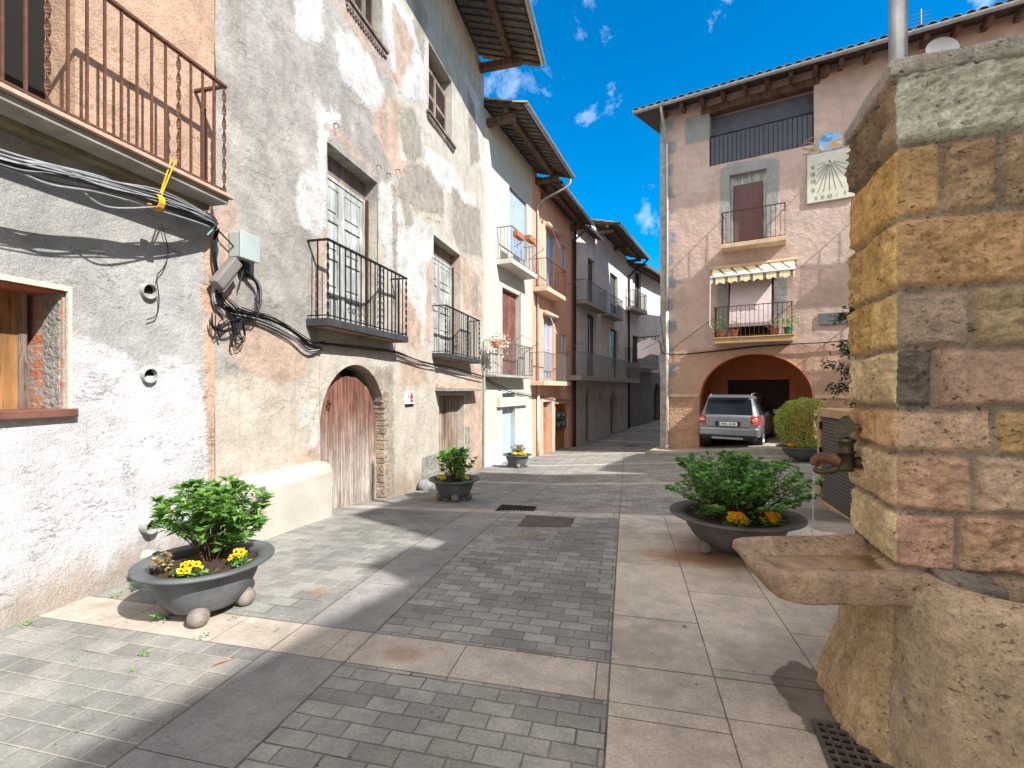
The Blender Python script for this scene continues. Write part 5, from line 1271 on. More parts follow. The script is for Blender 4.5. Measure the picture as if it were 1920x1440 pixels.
def dish():
    F = F7; a = F.s(1766, .5); z = F.z(1766, 92, .5)
    T = thing('satellite_dish', 'white satellite dish on the pink wall showing just above the stone fountain', 'satellite dish', F.pt(a, z, .5))
    m = MB(); c = F.pt(a, z, .45); ax = Vector((-.3, -.9, .25)).normalized(); e1 = ax.cross(Vector((0, 0, 1))).normalized(); e2 = ax.cross(e1); vs = []; fs = []
    for i in range(6):
        r = .36 * i / 5 + .001
        for k in range(24): q = 2 * math.pi * k / 24; vs.append(c + (e1 * math.cos(q) + e2 * math.sin(q)) * r + ax * (r * r * .45))
    for i in range(5):
        for k in range(24): fs.append((i * 24 + k, i * 24 + (k + 1) % 24, (i + 1) * 24 + (k + 1) % 24, (i + 1) * 24 + k))
    m.add(vs, fs); m.build('reflector', M['dish'], T, smooth=True)
    m = MB(); m.tube([c, F.pt(a, z - .1, 0)], .025, 8); m.build('bracket', M['grey_iron'], T)
dish()
def hanging_sign():
    c = px(1217, 652, 19.5); Fh = Fr((c.x, c.y), (1, -.15))
    T = thing('hanging_sign', 'blank white shop board with a curved outline hanging at the street corner', 'sign', c)
    w, h = .46, .33
    up = [(-1, .62), (-.75, .72), (-.6, .95), (-.35, .9), (-.15, 1.1), (.0, 1.25), (.15, 1.15), (.3, .92), (.6, .9), (.78, .70), (1, .75)]
    dn = [(1, -.75), (.8, -1.0), (.55, -.85), (.2, -.78), (-.1, -.9), (-.5, -1.25), (-1, -1.3)]
    ring = [(x * w, y * h) for x, y in up + dn]; n = len(ring)
    m = MB(); m.add([Fh.pt(x, c.z + z, .02) for x, z in ring] + [Fh.pt(x, c.z + z, -.02) for x, z in ring], [tuple(range(n)), tuple(range(2 * n - 1, n - 1, -1))] + [(i, (i + 1) % n, n + (i + 1) % n, n + i) for i in range(n)])
    m.build('board', simple('white_board', (.82, .82, .90), .35, 0, .06, 4, 0), T)
    m = MB(); m.tube([Fh.pt(-.4, c.z + .42, 0), Fh.pt(.75, c.z + .5, 0)], .018, 6); m.tube([Fh.pt(-.3, c.z - .1, .03), Fh.pt(.4, c.z + .28, .03)], .006, 5); m.tube([Fh.pt(-.2, c.z + .42, 0), Fh.pt(-.2, c.z + .3, 0)], .01, 5); m.tube([Fh.pt(.25, c.z + .46, 0), Fh.pt(.25, c.z + .3, 0)], .01, 5)
    m.build('bracket', M['iron'], T)
hanging_sign()
# houses on the near right side of the square: they cast the shade over the foreground
def shade_house(P, u, L, dep, h, label, base, seed):
    u = Vector(u).normalized(); F = Fr(Vector(P) + u * L, -u)
    H = thing('town_house', label, 'house', F.pt(L / 2, 0))
    ops = [Op(L * f - .5, L * f + .5, z, z + 1.7, .25) for f in (.25, .7) for z in (3.4, 6.0)] + [Op(L * .45 - .6, L * .45 + .6, -.2, 2.3, .3)]
    m = plaster('plaster_%d' % seed, base, [None, None, None], bump=.4, var=.12, streak=.15)
    mb, at = wall(F, 0, L, -1, h, ops, .5, None, dep, .02, seed); mb.build('wall', m, H, attr=at)
    for o in ops: back_panel(F, o, H, M['grey_brown'], 'shutter' if o.z0 > 1 else 'door')
    mb = MB(); mb.fbox(F, 0, L, h + .004, h + .12, -dep, .0); mb.build('roof', M['tile'], H)
    return F

def shade_row():
    q = Vector((math.sin(SUN_AZ), math.cos(SUN_AZ))); te = math.tan(SUN_EL)
    src = lambda x, y, z, h: Vector((x, y)) + q * ((h - z) / te)
    a1, a2 = src(-1.74, 1.98, 0, 8.), src(-.21, 4.73, 0, 8.); u = (a2 - a1).normalized()
    FA = shade_house(a1 - u * 7, u, (a2 - a1).length + 7.6, 7, 8., 'ochre house out of frame behind the fountain, lowest of the near row', (.50, .42, .30), 31)
    b1, b2 = src(-1.95, 6.1, -.03, 9.), src(-.75, 12.3, -.6, 9.)
    FB = shade_house(b1, b2 - b1, (b2 - b1).length, 4.3, 9., 'tall sand house out of frame right of the fountain', (.52, .44, .34), 32)
    c1, c2 = src(2.3, 12, -.42, 7.5), src(4.35, 16, -.5, 7.5)
    shade_house(c1, c2 - c1, (c2 - c1).length + .3, 6, 7.5, 'low cream house out of frame beside the pink house', (.55, .48, .38), 33)
    T = thing('chimney', 'small brick chimney on the near ochre roof edge', 'chimney', (0, 0, 0))
    p1, p2 = src(-1.25, 4.22, 0, 8.62), src(-.97, 4.74, 0, 8.62); c = (p1 + p2) / 2; T.location = (c.x, c.y, 8.13)
    F = Fr(p2, -u); m = MB(); w = (p2 - p1).length; m.fbox(F, 0, w, 7.9, 8.56, -.5, 0); m.build('stack', M['terracotta'], T); m = MB(); m.fbox(F, -.04, w + .04, 8.56, 8.62, -.54, .04); m.build('cap', M['concrete'], T)
shade_row()
# ------------------------------------------------------------------ fountain
C0 = Vector((1.69, 2.10)); FR_ = Fr(C0, (.943, -.334))            # right face: u to the right, n to the camera
def fountain():
    T = thing('stone_fountain', 'big sandstone block fountain pillar with a tap, a worn basin and a rounded trough', 'fountain', (2.1, 2.2, 0))
    a_dir = Vector((.334, .943)); b_dir = Vector((.943, -.334))
    nL = -b_dir; nR = -a_dir                                        # left face normal, right face normal
    LL, LR = .555, 1.25
    FL = Fr(C0, tuple(-a_dir)) ; FL.u = a_dir; FL.n = nL            # left face: s runs away from the camera
    zc = lambda v: CAMZ + (V0 - v) * 2.10 / FPX
    lev = [2.905, zc(278), zc(412), zc(545), zc(656), zc(765), zc(848), zc(955), zc(1062), .5, .22, -.1]
    sr = lambda u: FR_.s(u)
    sl = lambda u: FL.s(u)
    right = [[], [sr(1764), sr(1873)], [], [sr(1822)], [sr(1752)], [sr(1864)], [sr(1822)], [sr(1794)], [.3], [.4], [.3]]
    left = [[sl(1655), sl(1615)], [], [sl(1657), sl(1621)], [sl(1640)], [], [sl(1648)], [], [], [.3], [.2], []]
    right = [r + ([max(r) + .34] if r else [.55]) + [.95] for r in right]
    # stone colours by course (corner block first); left ones have bounced light painted in
    cr = [[(.46, .40, .31)] * 3, [(.36, .22, .09), (.30, .20, .11), (.27, .19, .11), (.3, .2, .12)], [(.37, .225, .10)] * 3, [(.27, .20, .145), (.27, .205, .11), (.3, .2, .1), (.3, .2, .1)], [(.115, .095, .075), (.34, .22, .155), (.3, .2, .15), (.3, .2, .15)],
          [(.43, .27, .175), (.37, .25, .10), (.4, .3, .2), (.4, .3, .2)], [(.37, .225, .14), (.40, .28, .19), (.4, .3, .2), (.4, .3, .2)], [(.42, .235, .165), (.42, .25, .15), (.4, .25, .15), (.4, .25, .15)], [(.3, .22, .14)] * 4, [(.3, .22, .14)] * 4, [(.3, .22, .14)] * 4]
    cl = [[(.26, .19, .12), (.21, .155, .10), (.2, .15, .1)], [(.52, .32, .10)] * 2, [(.56, .36, .12), (.50, .32, .11), (.45, .29, .11)], [(.56, .38, .15), (.50, .31, .10)], [(.56, .43, .24)] * 2, [(.56, .34, .16), (.50, .30, .13)], [(.50, .37, .21)] * 2, [(.58, .44, .24)] * 2, [(.4, .3, .17)] * 2, [(.4, .3, .17)] * 2, [(.4, .3, .17)] * 2]
    cr = [[tuple(min(.70, lerp(x, sum(c) / 3, .14) * 1.8) for x in c) for c in q] for q in cr]; cl = [[tuple(min(.85, lerp(x, sum(c) / 3, .10) * 1.6) for x in c) for c in q] for q in cl]
    mort = (.36, .305, .24)
    nz = lambda x, y, z: mnoise.noise(Vector((x, y, z)))
    def block(side, s, z):
        """-> (distance to the nearest joint, colour, roughness seed)"""
        ws = s + .012 * nz(s * 6, z * 6, side * 9.) + .005 * nz(s * 21, z * 21, side); wz = z + .014 * nz(s * 4, z * 4, 4 + side) + .006 * nz(s * 19, z * 19, 7 + side)
        k = 0
        while k < len(lev) - 2 and wz < lev[k + 1]: k += 1
        d = min(abs(wz - lev[k + 1]) if k < len(lev) - 2 else 1, abs(wz - lev[k]) if k else 1)
        cuts = (right if side else left)[min(k, len(right) - 1)]; i = 0
        for c in sorted(cuts):
            d = min(d, abs(ws - c)); i += ws > c
        cols = (cr if side else cl)[min(k, len(cr) - 1)]
        return d, cols[min(i, len(cols) - 1)], k * 7 + i * 3 + side * 40, k
    def height(side, s, z):
        d, col, sd, k = block(side, s, z)
        jw = .017 + .010 * nz(s * 5, z * 5, 3.3)
        e = clamp((d - jw * .5) / .018); e = e * e * (3 - 2 * e)
        rg = 1.5 if (k == 0 or col[0] < .2) else (1.15, .55, .85, .4)[sd % 4]
        h = e * (.021 + .009 * nz(s * 3.1, z * 3.1, sd)) + e * rg * (.014 * nz(s * 9, z * 13, sd) + .012 * (1 - 2.4 * abs(nz(s * 17, z * 30, sd + 2))) + .007 * nz(s * 60, z * 70, sd))
        h += (1 - e) * (.005 * nz(s * 25, z * 25, 50) - .004)
        m = clamp((d - jw * .35) / .010)
        return h, tuple(lerp(mort[i], col[i], m) for i in range(3))
    mb = MB(); cols = []
    st = .010
    nzr = int((2.905 + .1) / st)
    def skin(side, L, F):
        n = int(L / st); base = len(mb.v)
        for i in range(n + 1):
            s = L * i / n
            for j in range(nzr + 1):
                z = -.1 + (2.905 + .1) * j / nzr
                h, c = height(side, s, z); h = lerp(.020, h, clamp(.35 + s / .06))
                ho = lerp(.020, height(1 - side, 0., z)[0], .35) if s < .05 else 0
                if s < .03: h0 = max(h, 0) ; 
                f = clamp(1 - s / .05)
                rnd_c = .014 * clamp(1 - s / .03) ** 2                 # worn arris
                p = F.P + F.u * s + F.n * (h - rnd_c) + (nR if side == 0 else nL) * (ho - rnd_c) * f
                mb.v.append(Vector((p.x, p.y, z))); cols.append((*c, 1))
        for i in range(n):
            for j in range(nzr):
                a = base + i * (nzr + 1) + j; q = (a, a + nzr + 1, a + nzr + 2, a + 1)
                mb.f.append(q if side else q[::-1]); mb.mi.append(0)
    skin(1, LR, FR_); skin(0, LL, FL)
    # plain back and far side
    p = [C0 + a_dir * LL, C0 + a_dir * LL + b_dir * LR, C0 + b_dir * LR]
    for (q, r) in ((p[0], p[1]), (p[1], p[2])):
        b = len(mb.v); mb.v += [Vector((q.x, q.y, -.1)), Vector((r.x, r.y, -.1)), Vector((r.x, r.y, 2.9)), Vector((q.x, q.y, 2.9))]; cols.extend([(.3, .22, .14, 1)] * 4); mb.f.append((b, b + 1, b + 2, b + 3)); mb.mi.append(0)
    def stone_mat(name, attr=True, base=None, lichen=.5, pits=.8):
        g = G(name, .95, 0, .12)
        if attr: at = g.n('ShaderNodeAttribute', attribute_name='patch'); c = at.outputs['Color']
        else: c = base
        n1, n2, n3 = g.noise(5, 7, .7), g.noise(22, 6, .7), g.noise(90, 4, .7)
        f = g.math('MULTIPLY', g.math('MULTIPLY', g.mr(n1, .25, .75, .72, 1.25), g.mr(n2, .25, .75, .72, 1.22)), g.mr(n3, .3, .7, .8, 1.15))
        c = g.scale(c, f)
        c = g.mix(g.mr(g.noise(3.1, 6, .7, g.map(g.tc(), (1, 1, 1), (3, 1, 8))), .56, .72, 0, lichen), c, (.14, .12, .09))
        c = g.mix(g.mr(g.noise(9, 6, .75, g.map(g.tc(), (1, 1, 1), (5, 7, 1))), .60, .74, 0, .55), c, (.56, .50, .40))
        c = g.mix(g.mr(g.noise(2.3, 5, .6, g.map(g.tc(), (1, 1, 1), (9, 2, 4))), .50, .70, 0, .35), c, (.40, .29, .22))
        pit = g.math('MULTIPLY', g.mr(g.noise(38, 5, .65, g.map(g.tc(), (1, 1, 1.5))), .30, .41, 1, 0), g.mr(g.noise(3.7, 3, .5, g.map(g.tc(), (1, 1, 1), (2, 8, 6))), .36, .58, .15, 1.)); c = g.mix(g.math('MULTIPLY', pit, pits), c, (.10, .07, .045))  # pits darkened in the colour, in place of shade in the holes
        h = g.math('SUBTRACT', g.math('ADD', g.math('MULTIPLY', n2, .8), g.math('MULTIPLY', n3, .45)), g.math('MULTIPLY', pit, .5))
        return g.fin(c, g.bump(h, 1., .022))
    sm = stone_mat('sandstone_blocks', lichen=.35, pits=.7)
    mb.build('pillar', sm, T, smooth=True, attr=cols)
    # cap stone, chamfered
    def rough_block(name, pts_lo, pts_hi, mat, amp=.006, cuts=14, seed=0, parent=T, bev=.02):
        import bmesh
        bm = bmesh.new(); vs = [bm.verts.new(p) for p in pts_lo + pts_hi]; n = len(pts_lo)
        bm.faces.new(vs[:n][::-1]); bm.faces.new(vs[n:])
        for i in range(n): bm.faces.new((vs[i], vs[(i + 1) % n], vs[n + (i + 1) % n], vs[n + i]))
        bmesh.ops.recalc_face_normals(bm, faces=bm.faces)
        bmesh.ops.bevel(bm, geom=list(bm.edges), offset=bev, segments=3, profile=.6, affect='EDGES')
        bmesh.ops.triangulate(bm, faces=[f for f in bm.faces if len(f.verts) > 4])
        bmesh.ops.subdivide_edges(bm, edges=[e for e in bm.edges if e.calc_length() > .05], cuts=4, use_grid_fill=True)
        bmesh.ops.subdivide_edges(bm, edges=[e for e in bm.edges if e.calc_length() > .025], cuts=1, use_grid_fill=True)
        bm.normal_update()
        for v in bm.verts:
            p = v.co; v.co = p + v.normal * amp * (1.6 * nz(p.x * 4, p.y * 4, p.z * 4 + seed) + .9 * nz(p.x * 14, p.y * 14, p.z * 14 + seed) + .5 * nz(p.x * 35, p.y * 35, p.z * 35 + seed))
        m2 = MB(); bm.verts.index_update(); m2.add([v.co.copy() for v in bm.verts], [[x.index for x in f.verts] for f in bm.faces]); bm.free()
        return m2.build(name, mat, parent, smooth=True)
    W3 = lambda a, b, z: Vector((*(C0 + a_dir * a + b_dir * b), z))
    e = .045
    lo = [W3(-e, -e, 2.90), W3(LL + e, -e, 2.90), W3(LL + e, LR, 2.90), W3(-e, LR, 2.90)]
    hi = [W3(-e, -e, 2.975), W3(LL + e, -e, 2.975), W3(LL + e, LR, 2.99), W3(-e, LR, 2.99)]
    rough_block('cap_stone', lo, hi, stone_mat('grey_cap_stone', False, (.50, .47, .41), .6), .006, bev=.015, seed=3)
    # basin: slab with a hollow, projecting from the left face
    def basin():
        m = MB(); top = .79; th = .125
        out = [(-.14, .08), (-.17, -.04), (-.215, -.20), (-.265, -.38), (-.30, -.50), (-.302, -.545), (-.285, -.575), (-.16, -.605), (-.02, -.635), (.08, -.655), (.14, -.65), (.18, -.615), (.25, -.48), (.33, -.30), (.42, -.08), (.46, .06)]
        # densify
        P = [Vector((a, b)) for a, b in out]; D = []
        for i in range(len(P) - 1):
            for k in range(4): D.append(P[i].lerp(P[i + 1], k / 4))
        D.append(P[-1]); c = Vector((.075, -.27)); cB = Vector((-.16, -.12))
        def ring(scale, z, wob=.0, a0=0):
            r = []
            for k, q in enumerate(D):
                k0 = cB if z < top - .03 else c; v = k0 + (q - k0) * scale if not isinstance(scale, tuple) else Vector((k0.x + (q.x - k0.x) * scale[0], k0.y + (q.y - k0.y) * scale[1]))
                w = W3(v.x, v.y, z); n = nz(w.x * 9, w.y * 9, z * 9); w += Vector((n * .007, nz(w.x * 9, w.y * 9, z * 9 + 5) * .007, nz(w.x * 6, w.y * 6, 3) * .008)); r.append(w)
            return r
        rings = [ring((.70, .74), top - th - .005), ring((.84, .86), top - th + .006), ring((.93, .94), top - th * .5), ring((1., 1.), top - .028), ring((.985, .99), top - .008), ring((.96, .975), top), ring((.86, .90), top - .001), ring((.76, .83), top - .003), ring((.73, .81), top - .02), ring((.66, .76), top - .060), ring((.3, .5), top - .068)]
        n = len(D)
        for r in rings: m.v.extend(r)
        for i in range(len(rings) - 1):
            for k in range(n - 1): m.f.append((i * n + k, i * n + k + 1, (i + 1) * n + k + 1, (i + 1) * n + k)); m.mi.append(0)
        m.f.append(tuple((len(rings) - 1) * n + k for k in range(n))); m.f.append(tuple(range(n))[::-1]); m.mi += [0, 0]
        bo = m.build('basin', stone_mat('wet_basin_stone', False, (.48, .345, .24), .5), T, smooth=True)
        w = MB(); r = ring((.68, .77), top - .05); w.add(r, [tuple(range(n))]); wo = w.build('basin_water', None_water(), bo)
    def None_water():
        g = G('shallow_water', .06, 0, .5); return g.fin(g.mix(g.mr(g.noise(7, 5), .35, .65), (.30, .19, .10), (.17, .11, .06)), g.bump(g.noise(26, 3), .15, .01))
    basin()
    # pedestal below the basin and the rounded trough, as lofts round the pillar foot
    def loft(name, path, prof, mat, seed, amp=.02, closed_top=None, nsub=22):
        P = [Vector(p) for p in path]; D = cord([Vector((p.x, p.y, 0)) for p in P], nsub); m = MB(); n = len(D); q = len(prof)
        for i, p in enumerate(D):
            t = (D[min(i + 1, n - 1)] - D[max(i - 1, 0)]); t.normalize(); nr = Vector((-t.y, t.x, 0))
            f = i / (n - 1)
            for (off, z) in prof:
                o = off(f) if callable(off) else off; zz = z(f) if callable(z) else z
                v = p + nr * o; w = W3(v.x, v.y, zz)
                k = nz(w.x * 2.6, w.y * 2.6, w.z * 2.6 + seed) * 1.2 + nz(w.x * 8, w.y * 8, w.z * 8 + seed) * .5 + nz(w.x * 15, w.y * 15, w.z * 2.2 + seed) * .55 + nz(w.x * 22, w.y * 22, w.z * 22 + seed) * .25 + nz(w.x * 55, w.y * 55, w.z * 55 + seed) * .12
                wn = a_dir * nr.x + b_dir * nr.y
                m.v.append(w + Vector((wn.x, wn.y, 0)) * k * amp)
        for i in range(n - 1):
            for j in range(q - 1): m.f.append((i * q + j, i * q + j + 1, (i + 1) * q + j + 1, (i + 1) * q + j)); m.mi.append(0)
        return m.build(name, mat, T, smooth=True)
    ped = stone_mat('orange_stained_stone', False, (.60, .44, .26), .4, .5)
    def dens(prof, k=5):
        out = []
        for (a, b), (c, d) in zip(prof, prof[1:]):
            for i in range(k): out.append((lerp(a, c, i / k), lerp(b, d, i / k)))
        return out + [prof[-1]]
    loft('pedestal', [(.66, .02), (.52, -.05), (.36, -.085), (.2, -.08), (.06, -.06), (-.04, -.03), (-.10, .06)],
         dens([(.16, -.1), (.13, .05), (.085, .16), (.05, .26), (.012, .42), (-.005, .56), (.02, .70)], 6), ped, 11, .030)
    loft('trough', [(.02, .0), (-.06, -.015), (-.16, .0), (-.27, .07), (-.36, .19), (-.41, .36), (-.43, .6), (-.44, .95), (-.44, 1.4)],
         dens([(.10, -.1), (.085, .06), (.06, .2), (.035, .38), (.015, .55), (.0, .66), (-.018, .715), (-.05, .75), (-.10, .762), (-.15, .76), (-.165, .74), (-.175, .66), (-.18, .45)], 4), stone_mat('trough_stone', False, (.56, .44, .30), .35, .5), 23, .014)
    w = MB(); w.add([W3(-.03, .18, .55), W3(-.25, .22, .55), W3(-.25, 1.4, .55), W3(-.03, 1.4, .55)], [(0, 1, 2, 3)]); g = G('dark_trough_water', .08, 0, .5); w.build('trough_water', g.fin((.02, .03, .015)), T)
    # mortar bed between trough and pillar
    lo = [W3(.0, .16, .5), W3(-.10, .16, .5), W3(-.12, .34, .5), W3(.0, .34, .5)]; hi = [W3(.0, .10, .80), W3(-.10, .12, .765), W3(-.12, .32, .755), W3(.0, .30, .785)]
    rough_block('mortar_bed', lo, hi, stone_mat('grey_mortar', False, (.27, .24, .20), .5), .010, bev=.02, seed=9)
    # bronze tap
    at = lambda a, d, z: Vector((*(C0 + a_dir * a + nL * d), z))
    a0 = .40; zt = CAMZ + (V0 - 868) / FPX * 2.48
    tp = MB()
    tp.tube([at(a0, -.02, zt), at(a0, .05, zt)], [.034, .03], 12)
    tp.tube([at(a0, -.01, zt), at(a0, .012, zt)], .045, 12)
    cx = at(a0, .085, 0)
    tp.lathe([(.001, zt - .045), (.034, zt - .045), (.036, zt - .03), (.037, zt + .045), (.043, zt + .047), (.043, zt + .058), (.034, zt + .062), (.034, zt + .10), (.042, zt + .104), (.046, zt + .115), (.040, zt + .123), (.012, zt + .126), (.010, zt + .15), (.001, zt + .15)], (cx.x, cx.y, 0), 20)
    to = tp.build('tap', M['bronze'], T, smooth=True)
    sp = MB(); pth = [at(a0 + .0, .10, zt + .0), at(a0 + .03, .15, zt + .012), at(a0 + .05, .185, zt + .012), at(a0 + .065, .205, zt - .005), at(a0 + .072, .212, zt - .03)]
    sp.tube(cord(pth, 6), [lerp(.034, .026, min(1, k / 18)) for k in range(25)][:len(cord(pth, 6))], 12); sp.build('spout', M['copper'], to, smooth=True)
    ft = MB(); ft.tube(cord([at(a0 + .0, .08, zt - .01), at(a0 + .04, .15, zt - .055), at(a0 + .06, .19, zt - .065), at(a0 + .068, .215, zt - .052)], 5), [.022] * 6 + [.014] * 20, 8); ft.build('spout_bracket', M['bronze'], to, smooth=True)
    hd = MB(); ax = a_dir.lerp(nL, .5).normalized(); e1 = Vector((*nL, 0)); c = at(a0, .085, zt + .15)
    prof = [(x * .72, y * .72) for x, y in [(-.062, -.02), (-.072, .02), (-.055, .07), (-.02, .118), (.012, .128), (.022, .112), (.055, .055), (.07, .045), (.07, .03), (.04, .02), (.02, -.01), (-.02, -.025)]]
    e1 = Vector((nR.x, nR.y, 0)).lerp(Vector((-nL.x, -nL.y, 0)), .75).normalized(); ty = e1.cross(Vector((0, 0, 1)))
    n = len(prof); hd.add([c + e1 * x + Vector((0, 0, y - .0)) + ty * .022 for x, y in prof] + [c + e1 * x + Vector((0, 0, y)) - ty * .022 for x, y in prof], [tuple(range(n)), tuple(range(2 * n - 1, n - 1, -1))] + [(i, (i + 1) % n, n + (i + 1) % n, n + i) for i in range(n)])
    hd.tube([c + e1 * .03 + Vector((0, 0, .04)), c + e1 * .125 + Vector((0, 0, .022))], [.016, .008], 8)
    hd.ball(c + Vector((0, 0, .04)) - ty * .024, .02, 6); hd.build('tap_lever', M['bronze'], to, smooth=False, bevel=.006)
    ws = MB(); rnd = random.Random(2); p0 = at(a0 + .073, .213, zt - .04)
    pts = []
    for k in range(16):
        t = k / 15; pts.append(p0 + Vector((-.012 * t + rnd.uniform(-.003, .003), -.01 * t + rnd.uniform(-.003, .003), -.30 * t ** 1.4)))
    ws.tube(pts, [.0055 - .0025 * k / 15 + rnd.uniform(-.0015, .0015) for k in range(16)], 6)
    for k in range(7): ws.ball(pts[-1] + Vector((rnd.uniform(-.012, .012), rnd.uniform(-.012, .012), -.02 * k - .01)), rnd.uniform(.003, .006), 5)
    ws.build('water_trickle', M['water'], to, smooth=True)
fountain()
def pole():
    Y = 3.25; x = (1684 - 960) / FPX * Y
    T = thing('lamp_pole', 'galvanised grey pole rising behind the stone fountain', 'pole', (x, Y, 0))
    m = MB(); m.tube([(x, Y, -.05), (x, Y, 6.2)], .052, 20); m.build('shaft', M['zinc'], T, smooth=True)
    m = MB(); m.lathe([(.14, -.02), (.14, .03), (.06, .05), (.053, .12)], (x, Y, 0), 16); m.build('foot_plate', M['zinc'], T)
pole()
def cabinet():
    P = Vector((4.45, 7.0)); u = Vector((-.30, -1)).normalized(); F = Fr(P, tuple(u)); F.n = Vector((-1, .30)).normalized()
    z0 = zg(4.4, 6.6) - .05; z1 = CAMZ + (V0 - 765) / FPX * 6.85
    T = thing('utility_cabinet', 'tan rendered cabinet with a dark perforated metal door behind the tap', 'cabinet', F.pt(.7, z0 + .05, -.3))
    m = MB(); L = 1.5
    m.fbox(F, 0, .12, z0, z1, -.7, .0); m.fbox(F, L - .12, L, z0, z1, -.7, .0); m.fbox(F, .121, L - .121, z1 - .12, z1 - .002, -.7, -.001); m.fbox(F, .121, L - .121, z0, z0 + .1, -.7, -.001); m.fbox(F, .121, L - .121, z0, z1 - .13, -.7, -.62)
    m.build('body', M['tan'], T, bevel=.008)
    g = G('perforated_sheet', .6, .2, .3); o = g.tc(); sp = g.n('ShaderNodeSeparateXYZ'); g.L.new(o, sp.inputs[0])
    v = g.math('MULTIPLY', g.math('ADD', g.math('MULTIPLY', sp.outputs[0], u.x), g.math('MULTIPLY', sp.outputs[1], u.y)), 17.); w = g.math('MULTIPLY', sp.outputs[2], 22.)
    hole = g.math('MULTIPLY', g.math('LESS_THAN', g.math('ABSOLUTE', g.math('SUBTRACT', g.math('FRACT', v), .5)), .32), g.math('LESS_THAN', g.math('ABSOLUTE', g.math('SUBTRACT', g.math('FRACT', w), .5)), .25))
    d = MB(); d.fbox(F, .14, L - .14, z0 + .11, z1 - .135, -.05, -.02); do = d.build('door', g.fin(g.mix(hole, (.135, .13, .12), (.01, .01, .01))), T)
    h = MB()
    for z in (z0 + .3, z0 + .75, z1 - .3): h.fbox(F, .118, .15, z, z + .1, -.02, .012)
    h.build('hinges', M['iron'], do)
cabinet()

# ------------------------------------------------------------------ planters and plants
def planter(loc, r, h, label, mat, seed, rot=0.):
    T = thing('round_planter', label, 'planter', loc, 'round cast planters'); x, y, z = loc
    k = r / .42; b = .05; rnd = random.Random(seed)
    prof = [(.001, b), (.16 * k, b), (.21 * k, b + .02), (.27 * k, b + h * .30), (.31 * k, b + h * .55), (.325 * k, b + h * .72)]
    m = MB(); q = []
    for (a, c), (d, e) in zip(prof, prof[1:]):
        for i in range(3): q.append((lerp(a, d, i / 3), lerp(c, e, i / 3) + 0))
    q += [(.33 * k, h - .03)]
    m.lathe([(a, c + z) for a, c in q], (x, y, 0), 56); m.build('bowl', mat, T, smooth=True)
    rp = [(.331 * k, h - .035), (.36 * k, h - .028), (.41 * k, h - .012), (.42 * k, h - .004), (.42 * k, h + .008), (.413 * k, h + .012), (.36 * k, h + .004), (.322 * k, h - .004), (.312 * k, h - .03), (.305 * k, h - .09)]
    m = MB(); m.lathe([(a, c + z) for a, c in rp], (x, y, 0), 64); m.build('rim', mat, T, smooth=True)
    m = MB(); n = 22; vs = []
    for i in range(n):
        for j in range(40):
            rr = .312 * k * (i + .001) / (n - 1); a = 2 * math.pi * j / 40; px_, py_ = rr * math.cos(a), rr * math.sin(a)
            vs.append((x + px_, y + py_, z + h - .045 + .025 * (1 - (i / n) ** 2) + .012 * mnoise.noise(Vector((px_ * 25, py_ * 25, seed)))))
    m.add(vs, [(i * 40 + j, i * 40 + (j + 1) % 40, (i + 1) * 40 + (j + 1) % 40, (i + 1) * 40 + j) for i in range(n - 1) for j in range(40)]); m.build('soil', M['soil'], T, smooth=True)
    for i in range(4):
        a = rot + math.pi / 2 * i; m = MB(); c = (x + .235 * k * math.cos(a), y + .235 * k * math.sin(a)); m.ball((c[0], c[1], zg(*c) + .062), .066, 12); m.build('ball_foot', M['ballstone'], T, smooth=True)
    return z + h - .03
def shrub(name, label, cat, base, rx, h, nst, per, L, w, mat, seed, top=.0, whorl=6, spread=.12, flat=1., ry=None, lift=.0, fill=.35):
    T = thing(name, label, cat, base); rnd = random.Random(seed); lf = MB(); sm = MB(); B = Vector(base); ry = ry or rx
    for i in range(nst):
        a = rnd.uniform(0, 2 * math.pi); q = math.sqrt(rnd.random()); el = rnd.random()
        # the end of the stem lies in an uneven crown
        rr = q; zz = h * (.40 + .60 * (1 - rr ** 2.6 * .45) * rnd.uniform(.72, 1.05)) + lift
        if rnd.random() < fill: zz *= rnd.uniform(.35, .85)
        tip = B + Vector((math.cos(a) * rr * rx * rnd.uniform(.85, 1.08), math.sin(a) * rr * ry * rnd.uniform(.85, 1.08), zz))
        root = B + Vector((math.cos(a) * spread * rx * q, math.sin(a) * spread * ry * q, -.02)); mid = root.lerp(tip, .5) + Vector((-math.cos(a) * .02, -math.sin(a) * .02, zz * .10))
        pth = cord([root, mid, tip], 5); sm.tube(pth, [lerp(.006, .002, k / (len(pth) - 1)) for k in range(len(pth))], 4, False)
        for k in range(per):
            t = 1 - rnd.random() ** 1.5 * .58; p = pth[min(int(t * (len(pth) - 1)), len(pth) - 2)].lerp(pth[min(int(t * (len(pth) - 1)) + 1, len(pth) - 1)], (t * (len(pth) - 1)) % 1)
            b = rnd.uniform(0, 2 * math.pi); d = Vector((math.cos(b), math.sin(b), rnd.uniform(-.25, .75))) + Vector((math.cos(a), math.sin(a), 0)) * .35
            s = rnd.uniform(.65, 1.15); leaf(lf, p + d * .01, d, L * s, w * s, rnd)
        for k in range(whorl):
            b = 2 * math.pi * k / whorl + rnd.random(); d = Vector((math.cos(b) * .8, math.sin(b) * .8, rnd.uniform(.25, .95))); s = rnd.uniform(.7, 1.15); leaf(lf, tip, d, L * s, w * s, rnd)
    lf.build('foliage', mat, T); sm.build('stems', M['stem'], T)
    return T
